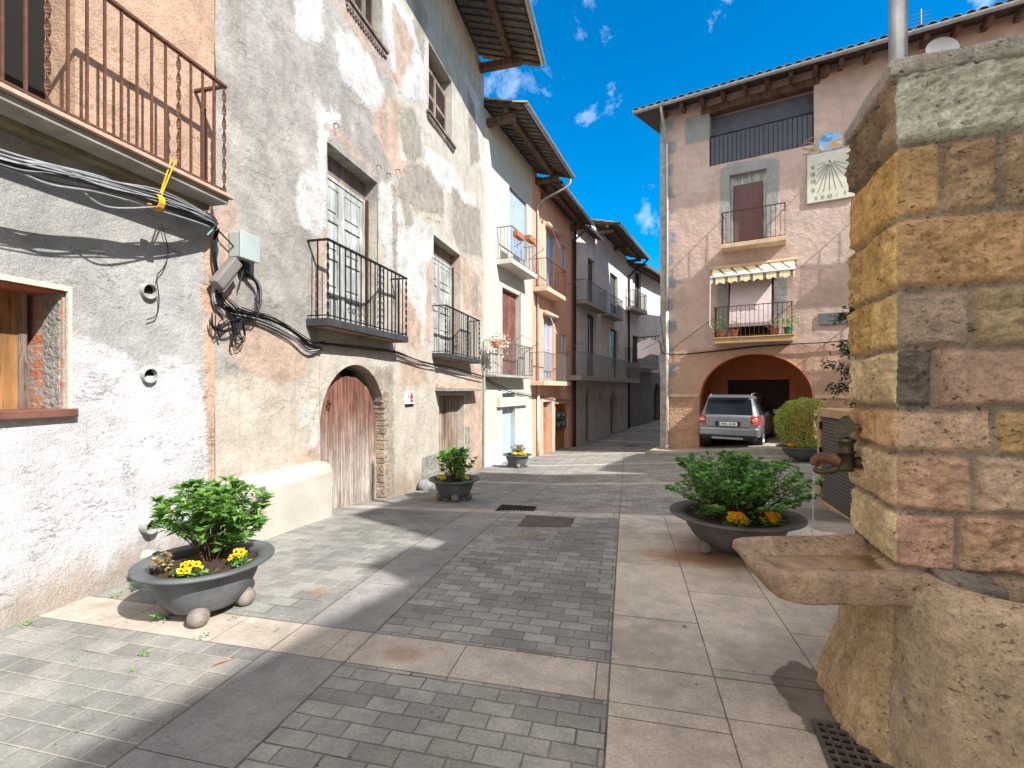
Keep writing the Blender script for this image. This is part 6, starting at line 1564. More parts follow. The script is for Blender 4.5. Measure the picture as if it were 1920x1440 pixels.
def pansies(label, c, n, rx, ry, seed, pet='yellow', dark=True, leafm='leaf3', size=.0235):
    T = thing('pansy_clump', label, 'flowers', c, None); rnd = random.Random(seed); C = Vector(c); pm = MB(); dm = MB(); lf = MB()
    for i in range(n * 5):
        p = C + Vector((rnd.gauss(0, rx * .6), rnd.gauss(0, ry * .6), rnd.uniform(.0, .05))); d = Vector((rnd.uniform(-1, 1), rnd.uniform(-1, 1), rnd.uniform(.1, .9))); leaf(lf, p, d, .05, .012, rnd)
    for i in range(n):
        p = C + Vector((rnd.gauss(0, rx * .55), rnd.gauss(0, ry * .55), rnd.uniform(.045, .10))); ax = Vector((rnd.uniform(-.5, .5), rnd.uniform(-1.1, -.3), rnd.uniform(.3, 1.))).normalized()
        e1 = ax.cross(Vector((0, 0, 1))).normalized(); e2 = e1.cross(ax); s = size * rnd.uniform(.8, 1.15); ro = rnd.uniform(-.3, .3)
        for k in range(5):
            q = ro + 2 * math.pi * k / 5 + math.pi / 2; pc = p + (e1 * math.cos(q) + e2 * math.sin(q)) * s * .55 + ax * .002 * k; m = 9
            vs = [pc + (e1 * math.cos(2 * math.pi * j / m) + e2 * math.sin(2 * math.pi * j / m)) * s * .58 + ax * (.006 if j % 2 else .0) for j in range(m)] + [pc - (pc - p) * .6 + ax * -.004]
            pm.add(vs, [(j, (j + 1) % m, m) for j in range(m)])
        if dark:
            q = ax * .014; vs = [p + q + (e1 * math.cos(2 * math.pi * j / 7) * s * .36 + e2 * (math.sin(2 * math.pi * j / 7) * s * .30 - s * .12)) for j in range(7)]; dm.add(vs, [tuple(range(7))])
        lf.tube([p - ax * .004, Vector((p.x, p.y, C.z - .02))], .0018, 4, False)
    pm.build('petals', M[pet], T)
    if dark: dm.build('petal_centres', M['petal_dark'], T)
    lf.build('leaves', M[leafm], T)
def all_planters():
    # left front
    x, y = -2.14, 3.36; z = zg(x, y)
    zt = planter((x, y, z), .43, .36, 'dark round planter with a wide rim nearest the white-splashed wall', M['planter'], 1, R(-68))
    shrub('leafy_shrub', 'glossy green shrub in the planter by the white-splashed wall', 'shrub', (x + .0, y + .06, zt), .36, .56, 85, 17, .076, .0175, M['leaf'], 21, whorl=8)
    shrub('withered_tuft', 'brownish wilted tuft at the left edge of the front left planter', 'plant', (x - .16, y - .17, zt), .07, .12, 12, 8, .03, .008, M['autumn'], 5)
    pansies('yellow pansies with dark centres at the front of the left planter', (x + .03, y - .23, zt - .01), 11, .08, .04, 8)
    pansies('small yellow pansies at the right rim of the left planter', (x + .245, y - .03, zt), 10, .035, .06, 9, size=.02)
    # second, before the old door
    x, y = -.95, 7.9; z = zg(x, y)
    zt = planter((x, y, z), .42, .35, 'dark round planter before the weathered plank door', M['planter'], 2, R(-80))
    shrub('leafy_shrub', 'bright green shrub in the planter before the weathered plank door', 'shrub', (x + .02, y, zt), .33, .52, 60, 13, .085, .02, M['leaf2'], 22, whorl=7)
    pansies('pale yellow pansies at the left of the planter before the plank door', (x - .2, y - .13, zt), 9, .08, .06, 10)
    pansies('pale yellow pansies at the right of the planter before the plank door', (x + .2, y - .15, zt), 6, .06, .05, 11)
    # third, before the cream house
    x, y = .15, 13.6; z = zg(x, y)
    zt = planter((x, y, z), .42, .36, 'dark round planter before the pale blue dado, farthest on the left side', M['planter'], 3, R(-85))
    shrub('reddish_shrub', 'small reddish green shrub in the planter before the blue dado', 'shrub', (x + .02, y, zt), .22, .30, 30, 10, .07, .018, M['autumn'], 23)
    pansies('yellow flowers round the small reddish shrub', (x + .1, y - .18, zt), 14, .2, .05, 12, size=.035)
    # right front
    x, y = 2.15, 4.63; z = zg(x, y)
    zt = planter((x, y, z), .60, .36, 'widest brownish dark planter just behind the fountain basin', M['planter_rust'], 4, R(-75))
    shrub('spreading_shrub', 'broad spreading green shrub in the wide planter behind the fountain basin', 'shrub', (x + .02, y + .02, zt), .66, .60, 190, 30, .052, .0165, M['leaf2'], 24, whorl=7, fill=.5, spread=.25)
    shrub('low_seedlings', 'low green seedlings over the soil of the wide planter', 'ground plants', (x, y, zt), .40, .07, 90, 6, .03, .009, M['leaf3'], 6, spread=.95)
    pansies('golden flowers at the left front of the wide planter', (x - .12, y - .33, zt + .0), 16, .09, .03, 13, 'gold', False, size=.033)
    pansies('golden flowers at the right front of the wide planter', (x + .21, y - .30, zt + .0), 14, .09, .03, 14, 'gold', False, size=.033)
    # by the pink house
    x, y = 7.32, 12.05; z = zg(x, y)
    zt = planter((x, y, z), .62, .36, 'dark planter holding a clipped round bush beside the parked car', M['planter'], 5, R(-75))
    T = thing('round_bush', 'clipped yellow-green ball bush in the planter beside the parked car', 'bush', (x, y, zt)); rnd = random.Random(9); lf = MB(); c = Vector((x + .02, y, zt + .60))
    for i in range(6500):
        d = Vector((rnd.gauss(0, 1), rnd.gauss(0, 1), rnd.gauss(0, 1))).normalized(); rr = (.64 + .07 * mnoise.noise(d * 3.2)) * (1 - .22 * rnd.random() ** 2.5)
        p = c + Vector((d.x * rr, d.y * rr, d.z * rr * .96))
        if p.z < zt - .02: continue
        leaf(lf, p, d + Vector((rnd.uniform(-.7, .7), rnd.uniform(-.7, .7), rnd.uniform(-.3, .8))), .065, .016, rnd)
    lf.build('foliage', M['boxleaf'], T); m = MB(); m.tube([(x, y, zt - .05), (x, y, zt + .4)], .05, 8); m.build('stems', M['stem'], T)
    pansies('orange and white flowers at the left rim of the round bush planter', (x - .38, y - .22, zt + .02), 12, .1, .05, 15, 'gold', False, size=.04)
all_planters()
def slim_tree():
    x, y = 6.35, 8.75; z = zg(x, y)
    T = thing('slim_tree', 'thin dark-leaved young tree half hidden behind the fountain', 'tree', (x, y, z)); rnd = random.Random(31); tr = MB(); lf = MB(); bl = MB()
    trunk = cord([(x + .05, y, z - .05), (x + .02, y, z + 1.2), (x - .04, y, z + 2.2), (x - .16, y, z + 3.15)], 6); tr.tube(trunk, [lerp(.028, .008, k / (len(trunk) - 1)) for k in range(len(trunk))], 8)
    for i in range(26):
        k = rnd.randint(6, len(trunk) - 1); a = rnd.uniform(0, 2 * math.pi); l = rnd.uniform(.25, .62)
        if trunk[k].z > z + 2.2: l *= .5
        e = trunk[k] + Vector((math.cos(a) * l - (.18 if trunk[k].z < z + 2.3 else 0), math.sin(a) * l, rnd.uniform(-.05, .25))); b = cord([trunk[k], trunk[k].lerp(e, .5) + Vector((0, 0, .05)), e], 4); tr.tube(b, [.007, .006, .005, .004, .004, .003, .003, .002, .002][:len(b)], 5)
        for j in range(64):
            p = b[rnd.randint(len(b) // 3, len(b) - 1)] + Vector((rnd.gauss(0, .06), rnd.gauss(0, .06), rnd.gauss(0, .05))); leaf(lf, p, Vector((rnd.uniform(-1, 1), rnd.uniform(-1, 1), rnd.uniform(-.5, .6))), .095, .024, rnd)
    for j in range(70):
        p = trunk[-6] + Vector((rnd.gauss(0, .11), rnd.gauss(0, .11), rnd.gauss(0, .14))); leaf(bl, p, Vector((rnd.uniform(-1, 1), rnd.uniform(-1, 1), rnd.uniform(-.5, .8))), .075, .032, rnd)
    tr.build('trunk', M['stem'], T); lf.build('crown', M['treeleaf'], T); bl.build('blossom', M['pale_leaf'], T)
slim_tree()

# ------------------------------------------------------------------ parked car
def car():
    h = Vector((.58, .81)).normalized(); rc = Vector((6.70, 14.92)); ang = math.atan2(h.y, h.x)
    dF = (rc - K7).dot(F7.u); z = zpav(dF) + .0
    T = thing('parked_car', 'silver grey estate car parked nose first into the orange arch', 'car', (0, 0, 0))
    paint = G('silver_paint', .32, .55, .5); paint = paint.fin(paint.scale((.26, .28, .31), paint.mr(paint.noise(2, 3), .3, .7, .94, 1.05)))
    paint.node_tree.nodes['Principled BSDF'].inputs['Coat Weight'].default_value = .6
    dark = simple('dark_car_plastic', (.022, .022, .025), .6, 0, .1, 6, 0); gl = simple('car_glass', (.015, .02, .03), .04, 0, 0, 1, 0, spec=.8); redl = simple('red_tail_lamp', (.50, .02, .015), .15, 0, .1, 6, 0, spec=.6)
    secs = [  # x, zbottom, half width, zbelt, half roof, zroof
        (.05, .42, .80, .93, .72, .985), (.09, .36, .86, .98, .74, 1.06), (.16, .32, .885, 1.0, .72, 1.25), (.27, .30, .89, 1.01, .67, 1.535), (.36, .30, .893, 1.01, .655, 1.60), (.7, .30, .895, 1.01, .65, 1.635), (1.4, .28, .895, 1.0, .65, 1.65), (2.1, .28, .895, .99, .645, 1.635), (2.55, .28, .895, .985, .635, 1.57), (3.05, .28, .893, .98, .70, 1.16), (3.2, .28, .89, .975, .72, 1.05), (3.7, .3, .87, .95, .72, 1.0), (4.02, .32, .82, .86, .66, .90), (4.17, .36, .74, .70, .60, .74), (4.21, .42, .66, .58, .55, .62)]
    mb = MB(); rings = []
    for (x, zb, w, zl, wr, zr) in secs:
        hf = [(0, zb), (w * .8, zb), (w * .97, zb + .06), (w, lerp(zb, zl, .35)), (w * 1.005, lerp(zb, zl, .68)), (w * .985, zl - .04), (w * .955, zl), (lerp(w * .94, wr, .5), lerp(zl, zr, .5)), (wr, zr - .05 if zr - zl > .15 else zr - .01), (wr - .09, zr), (wr * .5, zr + .012), (0, zr + .016)]
        rings.append([Vector((x, y, zz)) for y, zz in hf] + [Vector((x, -y, zz)) for y, zz in hf[-2:0:-1]])
    n = len(rings[0])
    for r in rings: mb.v.extend(r)
    for i in range(len(rings) - 1):
        for k in range(n): mb.f.append((i * n + k, i * n + (k + 1) % n, (i + 1) * n + (k + 1) % n, (i + 1) * n + k)); mb.mi.append(0)
    mb.f.append(tuple(range(n))); mb.f.append(tuple((len(rings) - 1) * n + k for k in range(n))[::-1]); mb.mi += [0, 0]
    body = mb.build('body', paint, T, smooth=True); m = body.modifiers.new('edge', 'EDGE_SPLIT'); m.split_angle = R(38)
    # bumper
    b = MB(); b.hexa([(-.05, -.80, .40), (-.05, .80, .40), (.12, .88, .40), (.12, -.88, .40), (-.045, -.80, .62), (-.045, .80, .62), (.12, .885, .64), (.12, -.885, .64)]); bo = b.build('rear_bumper', paint, T, bevel=.03)
    b = MB(); b.hexa([(-.03, -.74, .26), (-.03, .74, .26), (.2, .80, .24), (.2, -.80, .24), (-.055, -.72, .398), (-.055, .72, .398), (.2, .84, .398), (.2, -.84, .398)]); b.build('bumper_skirt', dark, bo, bevel=.02)
    b = MB(); b.box(-.066, -.05, -.45, .45, .29, .35); b.build('bumper_insert', simple('silver_trim', (.4, .4, .4), .4, .6, 0, 1, 0), bo, bevel=.006)
    # tailgate seam, window, lamps
    def on(x0, z0, x1, z1, y0, y1, y2, y3, off=.012):
        return [Vector((x0 - off, y0, z0)), Vector((x0 - off, y1, z0)), Vector((x1 - off, y2, z1)), Vector((x1 - off, y3, z1))]
    b = MB(); p = on(.088, 1.045, .262, 1.51, -.70, .70, .63, -.63, .022); b.add(p + [v + Vector((.03, 0, 0)) for v in p], [(0, 1, 2, 3), (0, 1, 5, 4), (1, 2, 6, 5), (2, 3, 7, 6), (3, 0, 4, 7)]); b.build('rear_window', gl, T)
    b = MB(); b.hexa([(.16, -.63, 1.565), (.16, .63, 1.565), (.5, .64, 1.60), (.5, -.64, 1.60), (.16, -.62, 1.60), (.16, .62, 1.60), (.5, .63, 1.665), (.5, -.63, 1.665)]); b.build('roof_spoiler', paint, T, bevel=.012)
    b = MB(); b.box(.01, .045, -.64, .64, .66, .985); tg = b.build('tailgate', paint, T, bevel=.025)
    b = MB(); b.box(-.004, .0095, -.36, .36, .685, .835); b.build('plate_recess', dark, tg)
    b = MB(); b.box(-.012, -.0045, -.27, .27, .70, .815); pl = b.build('number_plate', simple('plate_white', (.72, .72, .70), .5, 0, .03, 4, 0), tg)
    b = MB(); b.box(-.0145, -.0125, .225, .265, .702, .813); b.build('plate_band', simple('plate_blue', (.03, .08, .40), .5, 0, 0, 4, 0), pl)
    t = MB(); text_into(t, '7902 HCB', lambda s, zz, d: Vector((-.0145, -s, zz)), .02, .722, 0, .10, .43, bold=.002); t.build('plate_number', M['black'], pl)
    b = MB(); 
    for q in range(20):
        a0, a1 = 2 * math.pi * q / 20, 2 * math.pi * (q + 1) / 20
        b.add([(0.004, .05 * math.cos(a0), .90 + .05 * math.sin(a0)), (0.004, .05 * math.cos(a1), .90 + .05 * math.sin(a1)), (0.004, .034 * math.cos(a1), .90 + .034 * math.sin(a1)), (0.004, .034 * math.cos(a0), .90 + .034 * math.sin(a0))], [(0, 1, 2, 3)])
    b.add([(.005, .03 * math.cos(a / 14 * 6.283), .90 + .03 * math.sin(a / 14 * 6.283)) for a in range(14)], [tuple(range(14))]); b.build('round_badge', simple('chrome', (.6, .6, .6), .15, 1., 0, 1, 0), tg)
    for sg in (-1, 1):
        b = MB(); vs = [(.02, sg * .66, .75), (.05, sg * .865, .75), (.24, sg * .905, .79), (.27, sg * .90, .95), (.10, sg * .875, 1.02), (.03, sg * .66, 1.0)]
        inn = [Vector((x + .03, y * .96, zz)) for x, y, zz in vs]; b.add([Vector(v) for v in vs] + inn, [(0, 1, 4, 5), (1, 2, 3, 4), (0, 1, 7, 6), (1, 2, 8, 7), (2, 3, 9, 8), (3, 4, 10, 9), (4, 5, 11, 10), (5, 0, 6, 11)]); lo = b.build('tail_lamp', redl, T, bevel=.008)
        b = MB(); b.box(.012, .026, min(sg * .69, sg * .84), max(sg * .69, sg * .84), .86, .91); b.build('lamp_lens', simple('pale_lens', (.7, .5, .45), .2, 0, 0, 1, 0), lo)
        b = MB(); b.tube(cord([(.45, sg * .60, 1.63), (.55, sg * .60, 1.685), (1.3, sg * .60, 1.705), (2.2, sg * .60, 1.68), (2.3, sg * .60, 1.63)], 5), .017, 8); b.build('roof_rail', simple('rail_silver', (.45, .45, .45), .3, .7, 0, 1, 0), T, smooth=True)
        b = MB()
        for (xa, xb, xc, xd) in ((.38, 1.0, 1.02, .46), (1.08, 1.95, 1.93, 1.10), (2.03, 3.0, 2.55, 2.01)):
            zl, zu = 1.035, 1.53
            yb, yu = lambda x: .87, lambda x: .685
            pts = [Vector((xa, sg * .862, zl)), Vector((xb, sg * .862, zl - .01)), Vector((xc, sg * .690, zu)), Vector((xd, sg * .690, zu))]; b.add(pts + [v - Vector((0, sg * .03, 0)) for v in pts], [(0, 1, 2, 3), (0, 1, 5, 4), (1, 2, 6, 5), (2, 3, 7, 6), (3, 0, 4, 7)])
        b.build('side_window', gl, T)
        b = MB(); b.box(2.72, 2.88, min(sg * .90, sg * 1.08), max(sg * .90, sg * 1.08), .98, 1.14); b.build('wing_mirror', paint, T, bevel=.03)
        b = MB(); b.box(1.2, 1.4, min(sg * .898, sg * .92), max(sg * .898, sg * .92), .83, .86); b.box(2.1, 2.3, min(sg * .898, sg * .92), max(sg * .898, sg * .92), .82, .85); b.build('door_handle', dark, T)
        for x in (.80, 3.35):
            b = MB(); b.lathe([(.36, sg * .60), (.375, sg * .885), (.375, sg * .906), (.33, sg * .908), (.33, sg * .6)], (x, 0, .33), 28, 'y'); b.build('wheel_arch', dark, T)
            b = MB(); b.lathe([(.20, sg * .68), (.31, sg * .68), (.325, sg * .70), (.325, sg * .86), (.305, sg * .885), (.22, sg * .89), (.215, sg * .86)], (x, 0, .325), 32, 'y'); wo = b.build('wheel', simple('tyre', (.018, .018, .018), .85, 0, .2, 20, 0), T, smooth=True)
            b = MB(); al = simple('alloy_rim', (.5, .5, .52), .3, .8, 0, 1, 0); b.lathe([(.001, sg * .875), (.06, sg * .878), (.06, sg * .86), (.2, sg * .85), (.218, sg * .885), (.218, sg * .7)], (x, 0, .325), 32, 'y')
            for k in range(5):
                a = 2 * math.pi * k / 5; e = Vector((math.cos(a), 0, math.sin(a))); f = Vector((-math.sin(a), 0, math.cos(a))); c = Vector((x, 0, .325)); y0 = Vector((0, sg * .882, 0)); y1 = Vector((0, sg * .855, 0))
                b.hexa([c + e * .05 + f * .03 + y1, c + e * .05 - f * .03 + y1, c + e * .21 - f * .022 + y1, c + e * .21 + f * .022 + y1, c + e * .05 + f * .03 + y0, c + e * .05 - f * .03 + y0, c + e * .21 - f * .022 + y0, c + e * .21 + f * .022 + y0])
            b.build('rim', al, wo, smooth=False)
    T.location = (rc.x, rc.y, z); T.rotation_euler = (0, 0, ang)
car()

# ------------------------------------------------------------------ cables, boxes, drains and small things
def bundle(name, label, paths, parent_loc, mats_):
    T = thing(name, label, 'cables', parent_loc)
    for i, (mt, tubes) in enumerate(zip(mats_, paths)):
        m = MB()
        for (pts, r) in tubes: m.tube(cord(pts, 6), r, 5, False)
        m.build('cable', mt, T, smooth=True)
    return T
def strands(F, pix, n, spread, d0, seed, r=(.006, .011), dd=None):
    rnd = random.Random(seed); out = []
    for i in range(n):
        oz, od = rnd.gauss(0, spread), abs(rnd.gauss(0, .018)); pts = []
        for j, (u, v) in enumerate(pix):
            dq = dd[j] if dd else d0; a, z = F.sz(u, v, dq); k = rnd.gauss(0, spread * .55); pts.append(F.pt(a, z + oz * rnd.uniform(.5, 1.2) + k, dq + od + abs(rnd.gauss(0, .006))))
        out.append((pts, rnd.uniform(*r)))
    return out
def cables():
    F = FW; rnd = random.Random(17)
    a, z = F.sz(200, 345)
    A = strands(F, [(-260, 215), (0, 300), (90, 322), (190, 346), (300, 378), (385, 410), (402, 425)], 16, .026, .10, 1, (.004, .009), [.34, .34, .34, .33, .30, .18, .09]); B = strands(F, [(-260, 215), (0, 302), (100, 325), (200, 350), (300, 382), (395, 420)], 9, .024, .10, 2, (.004, .008), [.34, .34, .34, .33, .29, .12])
    A += strands(F, [(130, 335), (165, 372), (205, 390), (280, 388), (300, 382)], 1, .003, .31, 3, (.006, .007))
    bundle('cable_bundle', 'sagging bundle of grey cables under the peach balcony', [A, B], F.pt(a, z, .1), [M['wire_grey'], M['wire']])
    A = strands(F, [(398, 425), (408, 470), (402, 520), (398, 560), (418, 590)], 9, .02, .03, 4, (.005, .008)); A2 = strands(F, [(402, 430), (396, 470), (404, 520), (410, 560), (440, 590)], 6, .018, .04, 5, (.004, .008))
    for (p) in ([(405, 430), (440, 470), (455, 500), (446, 540)], [(420, 560), (470, 600), (480, 540), (455, 505)], [(440, 600), (480, 580), (482, 535), (460, 510)], [(395, 590), (400, 620), (430, 600), (470, 600)], [(392, 600), (394, 612), (420, 622), (450, 610)], [(430, 600), (440, 640), (455, 628), (450, 600)], [(438, 605), (432, 645), (436, 648)], [(445, 600), (440, 625), (452, 640)], [(420, 605), (405, 612), (411, 635)]):
        A2 += strands(F, p, 4, .014, .05, len(A2) + 50, (.003, .006))
    bundle('cable_bundle', 'tangle of black cables at the party wall below the peach balcony', [A2, A], F.pt(*F.sz(400, 520), .05), [M['wire'], M['wire_grey']])
    A = strands(F, [(400, 570), (440, 585), (500, 598), (545, 622), (575, 645), (600, 655)], 9, .014, .03, 6, (.004, .008)); B = strands(F, [(440, 590), (490, 604), (540, 628), (568, 655), (585, 660), (610, 648)], 5, .012, .035, 7, (.004, .007))
    A += strands(F, [(445, 578), (520, 605), (580, 640), (605, 640)], 3, .010, .035, 8, (.006, .009))
    bundle('cable_bundle', 'thick black cables running along the grey wall to the larger dark balcony', [A, B], F.pt(*F.sz(500, 600), .05), [M['wire'], M['wire_grey']])
    A = strands(F, [(600, 645), (680, 652), (740, 660), (775, 674), (805, 682), (850, 690), (906, 706)], 5, .012, .04, 9, (.005, .008)); B = strands(F, [(740, 664), (770, 674), (806, 686), (860, 700), (906, 712)], 3, .01, .06, 10)
    A2 = strands(F3, [(907, 706), (930, 722), (965, 736), (1004, 744)], 3, .015, .05, 11); A3 = strands(F4, [(1008, 742), (1030, 748), (1072, 752)], 3, .015, .05, 12)
    bundle('cable_bundle', 'black cables strung along the house fronts between the small dark balcony and the salmon house', [A + A2 + A3, B], F.pt(*F.sz(800, 680), .05), [M['wire'], M['wire_grey']])
    A = strands(F7, [(1236, 640), (1250, 664), (1330, 660), (1420, 650), (1500, 645), (1570, 640), (1700, 622), (1850, 600)], 2, .012, .07, 13, (.014, .02)); A += strands(F7, [(1251, 662), (1300, 625), (1338, 598)], 1, .01, .07, 14, (.008, .01)); A += strands(F7, [(1238, 590), (1244, 640), (1252, 664)], 1, .01, .12, 15, (.012, .014))
    bundle('cable_bundle', 'dark cable sagging across the pink house above the arch', [A, []][:1], F7.pt(*F7.sz(1400, 652), .07), [M['wire']])
    # loose wires on the render
    A = strands(F, [(300, 420), (312, 470), (305, 500), (290, 520), (293, 560), (290, 590), (272, 600)], 1, .004, .02, 16, (.004, .005))
    bundle('loose_wire', 'thin loose wire dangling past the upper pipe stub', [A], F.pt(*F.sz(295, 500), .02), [M['wire']])
    # yellow rope from the balcony rail to the cable bundle
    T = thing('yellow_rope', 'yellow rope tying the cable bundle to the peach balcony rail', 'rope', F.pt(*F.sz(300, 350), .2)); m = MB()
    p0, p1 = F.pt(*F.sz(318, 298, .36), .38), F.pt(*F.sz(294, 372, .31), .33)
    m.tube([p0, p0.lerp(p1, .5), p1], .006, 5); m.tube([p0 + Vector((.02, .02, 0)), p0.lerp(p1, .5) + Vector((.015, .01, 0)), p1 + Vector((.01, 0, 0))], .006, 5); m.build('strand', M['yellow_rope'], T)
    m = MB(); c = F.pt(*F.sz(293, 379, .31), .31)
    for k in range(5): m.tube([c + Vector((F.u.x, F.u.y, 0)) * (k - 2) * .010 + Vector((F.n.x, F.n.y, 0)) * .06 * math.cos(q) + Vector((0, 0, 1)) * .06 * math.sin(q) for q in [i * .55 for i in range(13)]], .006, 5)
    m.build('knot', M['yellow_rope'], T)
    # junction box, closure and small box
    a, z = F.sz(462, 464, .1); w, h = .125, .13
    T = thing('junction_box', 'pale grey plastic junction box on the grey wall beside the tangle of cables', 'junction box', F.pt(a, z, .05)); m = MB(); m.fbox(F, a - w, a + w, z - h, z + h, .0, .13); m.build('box', M['boxgrey'], T, bevel=.012)
    m = MB(); m.fbox(F, a - w - .008, a + w + .008, z - h - .008, z + h + .008, .131, .155); m.build('lid', M['boxgrey'], T, bevel=.01)
    m = MB(); m.fbox(F, a + w + .002, a + w + .06, z - .02, z + .03, .03, .08); m.build('lock', M['black'], T)
    m = MB(); m.fbox(F, a - .02, a + .10, z - h - .15, z - h - .01, .0, .05); m.build('cable_entry', M['black'], T)
    T = thing('splice_box', 'slanted grey-brown cable splice box below the pale junction box', 'cable box', F.pt(*F.sz(422, 512), .08)); m = MB()
    q0, q1 = F.pt(*F.sz(404, 536, .1), .1), F.pt(*F.sz(436, 490, .1), .14); ax = (q1 - q0).normalized(); sd = Vector((F.n.x, F.n.y, 0)); wd = ax.cross(sd).normalized()
    m.hexa([q0 - wd * .06 - sd * .05, q0 + wd * .06 - sd * .05, q0 + wd * .06 + sd * .05, q0 - wd * .06 + sd * .05, q1 - wd * .06 - sd * .05, q1 + wd * .06 - sd * .05, q1 + wd * .06 + sd * .05, q1 - wd * .06 + sd * .05]); m.build('case', M['boxdark'], T, bevel=.02)
    m = MB(); m.hexa([q0 + wd * .062 - sd * .03, q0 + wd * .085 - sd * .03, q0 + wd * .085 + sd * .03, q0 + wd * .062 + sd * .03] + [q0.lerp(q1, .7) + wd * .062 - sd * .03, q0.lerp(q1, .7) + wd * .085 - sd * .03, q0.lerp(q1, .7) + wd * .085 + sd * .03, q0.lerp(q1, .7) + wd * .062 + sd * .03]); m.build('clamp', M['boxdark'], T)
    T = thing('cable_tie', 'teal tape round the cables at the balcony corner', 'tape', F.pt(*F.sz(395, 430), .08)); m = MB(); m.tube([F.pt(*F.sz(388, 440, .12), .12), F.pt(*F.sz(394, 432, .13), .14), F.pt(*F.sz(401, 420, .13), .14)], .012, 6); m.build('band', M['teal'], T)
cables()
def signs():
    F = FW; a0, a1 = F.s(758.5), F.s(775); z0, z1 = F.z(766, 757), F.z(766, 735)
    T = thing('alarm_sign', 'small white and red plate on the plaster between the two old doors', 'sign', F.pt(a0, z0, .02))
    m = MB(); m.fbox(F, a0, a1, z0, z1, -.03, .022); m.build('plate', M['white'], T)
    m = MB(); cx = lerp(a0, a1, .68); h = z1 - z0; w = a1 - a0
    def blob(x, z, rx, rz, d): m.add([F.pt(x + rx * math.cos(k * .5236), z + rz * math.sin(k * .5236), d) for k in range(12)], [tuple(range(12))])
    blob(cx, z0 + h * .24, w * .17, h * .17, .0235); blob(cx, z0 + h * .56, w * .24, h * .15, .0235); blob(cx, z0 + h * .80, w * .16, h * .12, .0235); m.build('red_shape', M['red'], T)
    m = MB(); m.fbox(F, a0 + w * .28, a0 + w * .40, z0 + h * .55, z0 + h * .72, .0222, .0236); m.fbox(F, a0 + .01, a0 + w * .92, z0 - .05, z0 - .004, -.03, .02); m.build('black_mark', M['black'], T)
signs()
def drains():
    # grate by the fountain pedestal
    def grate(c, ux, uy, L, Wd, nl, nw, label, mt, name='drain_grate'):
        T = thing(name, label, 'drain', c); c = Vector(c); ux = Vector((*ux, 0)).normalized(); uy = Vector((*uy, 0)).normalized(); m = MB()
        def bar(p, q, w, z0, z1):
            t = (q - p).normalized(); s = Vector((-t.y, t.x, 0)) * w; u = Vector((0, 0, 1))
            m.hexa([p - s + u * z0, p + s + u * z0, q + s + u * z0, q - s + u * z0, p - s + u * z1, p + s + u * z1, q + s + u * z1, q - s + u * z1])
        for k in range(nl + 1): p = c + ux * (-L / 2 + L * k / nl); bar(p - uy * Wd / 2, p + uy * Wd / 2, .010 if k in (0, nl) else .006, .003, .014)
        for k in range(nw + 1): p = c + uy * (-Wd / 2 + Wd * k / nw); bar(p - ux * L / 2, p + ux * L / 2, .010 if k in (0, nw) else .006, .003, .012)
        m.build('bars', mt, T)
        m = MB(); m.add([c + ux * sx * L / 2 + uy * sy * Wd / 2 + Vector((0, 0, .002)) for sx, sy in ((-1, -1), (1, -1), (1, 1), (-1, 1))], [(0, 1, 2, 3)]); m.build('pit', M['dark'], T)
    q = px(1610, 1425, 1.55 * FPX / (1425 - V0)); grate((q.x, q.y, .0), (.334, .943), (.943, -.334), .40, .24, 9, 6, 'dull iron drain grate at the foot of the fountain', M['drain'])
    Y = 1.66 * FPX / (952 - V0); q = px(968, 952, Y); z = zg(q.x, q.y) + .004
    grate((q.x, q.y, z), (.97, -.23), (.23, .97), .50, .36, 10, 3, 'dark slotted drain grate in the pale paving band', M['iron'])
    Y = 1.56 * FPX / (974 - V0); q = px(1025, 974, Y); z = zg(q.x, q.y)
    T = thing('manhole_cover', 'flat rusty square manhole cover in the block paving', 'manhole cover', (q.x, q.y, z)); m = MB(); u = Vector((.2325, .9726, 0)); n = Vector((.9726, -.2325, 0)); c = Vector((q.x, q.y, z + .0))
    m.hexa([c + n * a * .30 + u * b * .26 + Vector((0, 0, k)) for k in (-.02, .012) for a, b in ((-1, -1), (1, -1), (1, 1), (-1, 1))]); m.build('lid', simple('rusty_lid', (.125, .095, .08), .7, .2, .3, 8, .4, 90), T)
    Y = 2.35 * FPX / (828 - V0); q = px(1187, 828, Y); z = zg(q.x, q.y)
    T = thing('manhole_cover', 'dark manhole cover on the shaded street up the hill', 'manhole cover', (q.x, q.y, z)); m = MB(); m.lathe([(.001, z + .012), (.3, z + .012), (.3, z - .02)], (q.x, q.y, 0), 24); m.build('lid', M['iron'], T)
drains()
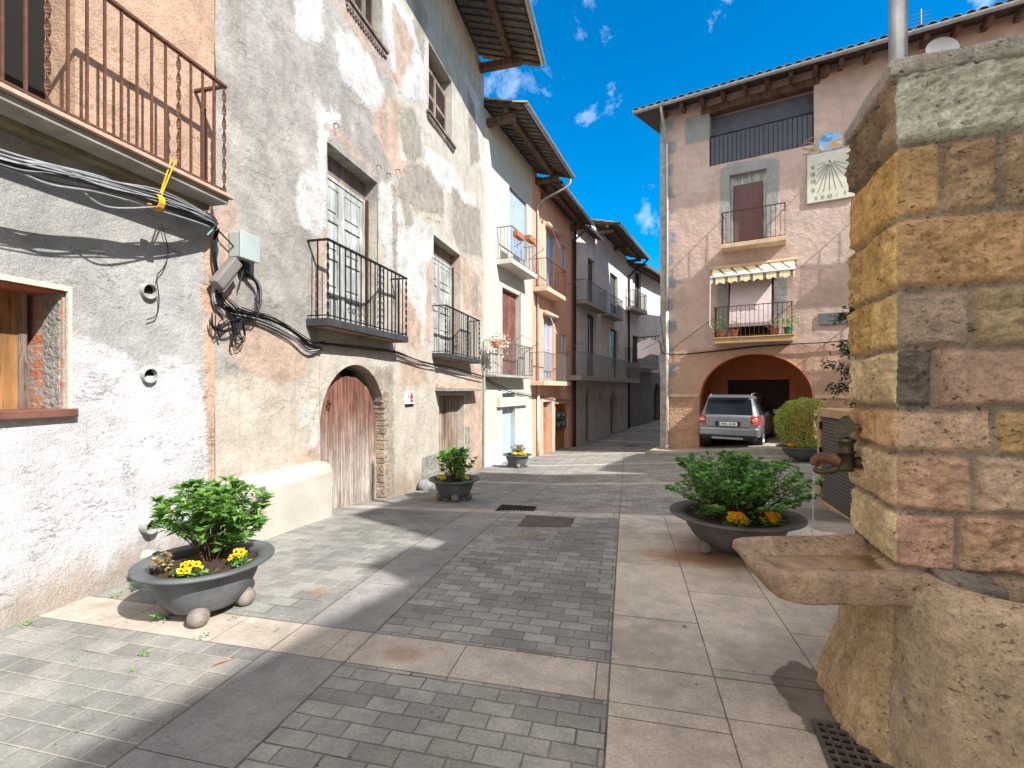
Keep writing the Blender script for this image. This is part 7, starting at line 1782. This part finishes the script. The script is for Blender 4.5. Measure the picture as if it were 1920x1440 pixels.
def bits():
    rnd = random.Random(44)
    spots = [(300, 1165, .08), (387, 1196, .04), (440, 1160, .03), (270, 1232, .05), (248, 1260, .03), (372, 1200, .03), (50, 1172, .05), (250, 1105, .06), (215, 1120, .05), (1680 - 640, 1234, .03), (1150, 1240, .03), (790, 905, .12), (520, 1185, .03), (140, 1240, .03)]
    for i, (u, v, s) in enumerate(spots):
        Y = 1.55 * FPX / (v - V0) if v > 950 else 8.0; q = px(u, v, Y); z = zg(q.x, q.y)
        if v < 950: q = FW.pt(FW.s(u), 0, .12); z = zg(q.x, q.y)
        lab = ('larger leafy weed growing between pavers under the left planter' if i == 0 else 'dry weed growing at the wall foot left of the small plank door' if v < 950 else 'tiny green weed in a paving joint')
        T = thing('weed', lab, 'weed', (q.x, q.y, z), 'weeds in the paving'); m = MB()
        for k in range(16 if s > .04 else 9): s *= .985; leaf(m, Vector((q.x + rnd.gauss(0, s * .4), q.y + rnd.gauss(0, s * .4), z + abs(rnd.gauss(0, s * .5)))), Vector((rnd.uniform(-1, 1), rnd.uniform(-1, 1), rnd.uniform(0, .8))), s * .5, s * .16, rnd)
        m.build('leaves', M['leaf3'], T)
    q = px(412, 1246, 1.55 * FPX / (1246 - V0)); T = thing('fallen_leaf', 'single dry orange leaf lying on the block paving', 'leaf', (q.x, q.y, 0)); m = MB(); m.add([(q.x - .035, q.y - .035, .004), (q.x - .01, q.y - .02, .016), (q.x + .04, q.y + .04, .006), (q.x + .01, q.y + .03, .012)], [(0, 1, 2, 3)]); m.build('blade', M['terracotta'], T)
    q = FW.pt(FW.s(783), 0, .16); z = zg(q.x, q.y); m = MB(); m.ball((q.x, q.y, z + .08), .15, 10, (1, .8, .9)); o = m.build('wall_stone', M['greystone'], None, smooth=True); tag(o, 'grey guard stone at the wall foot left of the small plank door', 'stone')
    for v in o.data.vertices: v.co += Vector((1, 1, 1)) * .02 * mnoise.noise(v.co * 9)
bits()

GROUPS = {'town_house': 'houses round the square', 'leafy_shrub': 'shrubs in the planters', 'pansy_clump': 'flower clumps in the planters', 'cable_bundle': 'cable bundles on the house fronts', 'flower_box': 'flower boxes on the cream-house balconies', 'manhole_cover': 'manhole covers in the paving', 'drain_grate': 'drain grates in the paving'}
for o in list(COL.objects):
    if o.parent is None and o.name.split('.')[0] in GROUPS: o['group'] = GROUPS[o.name.split('.')[0]]
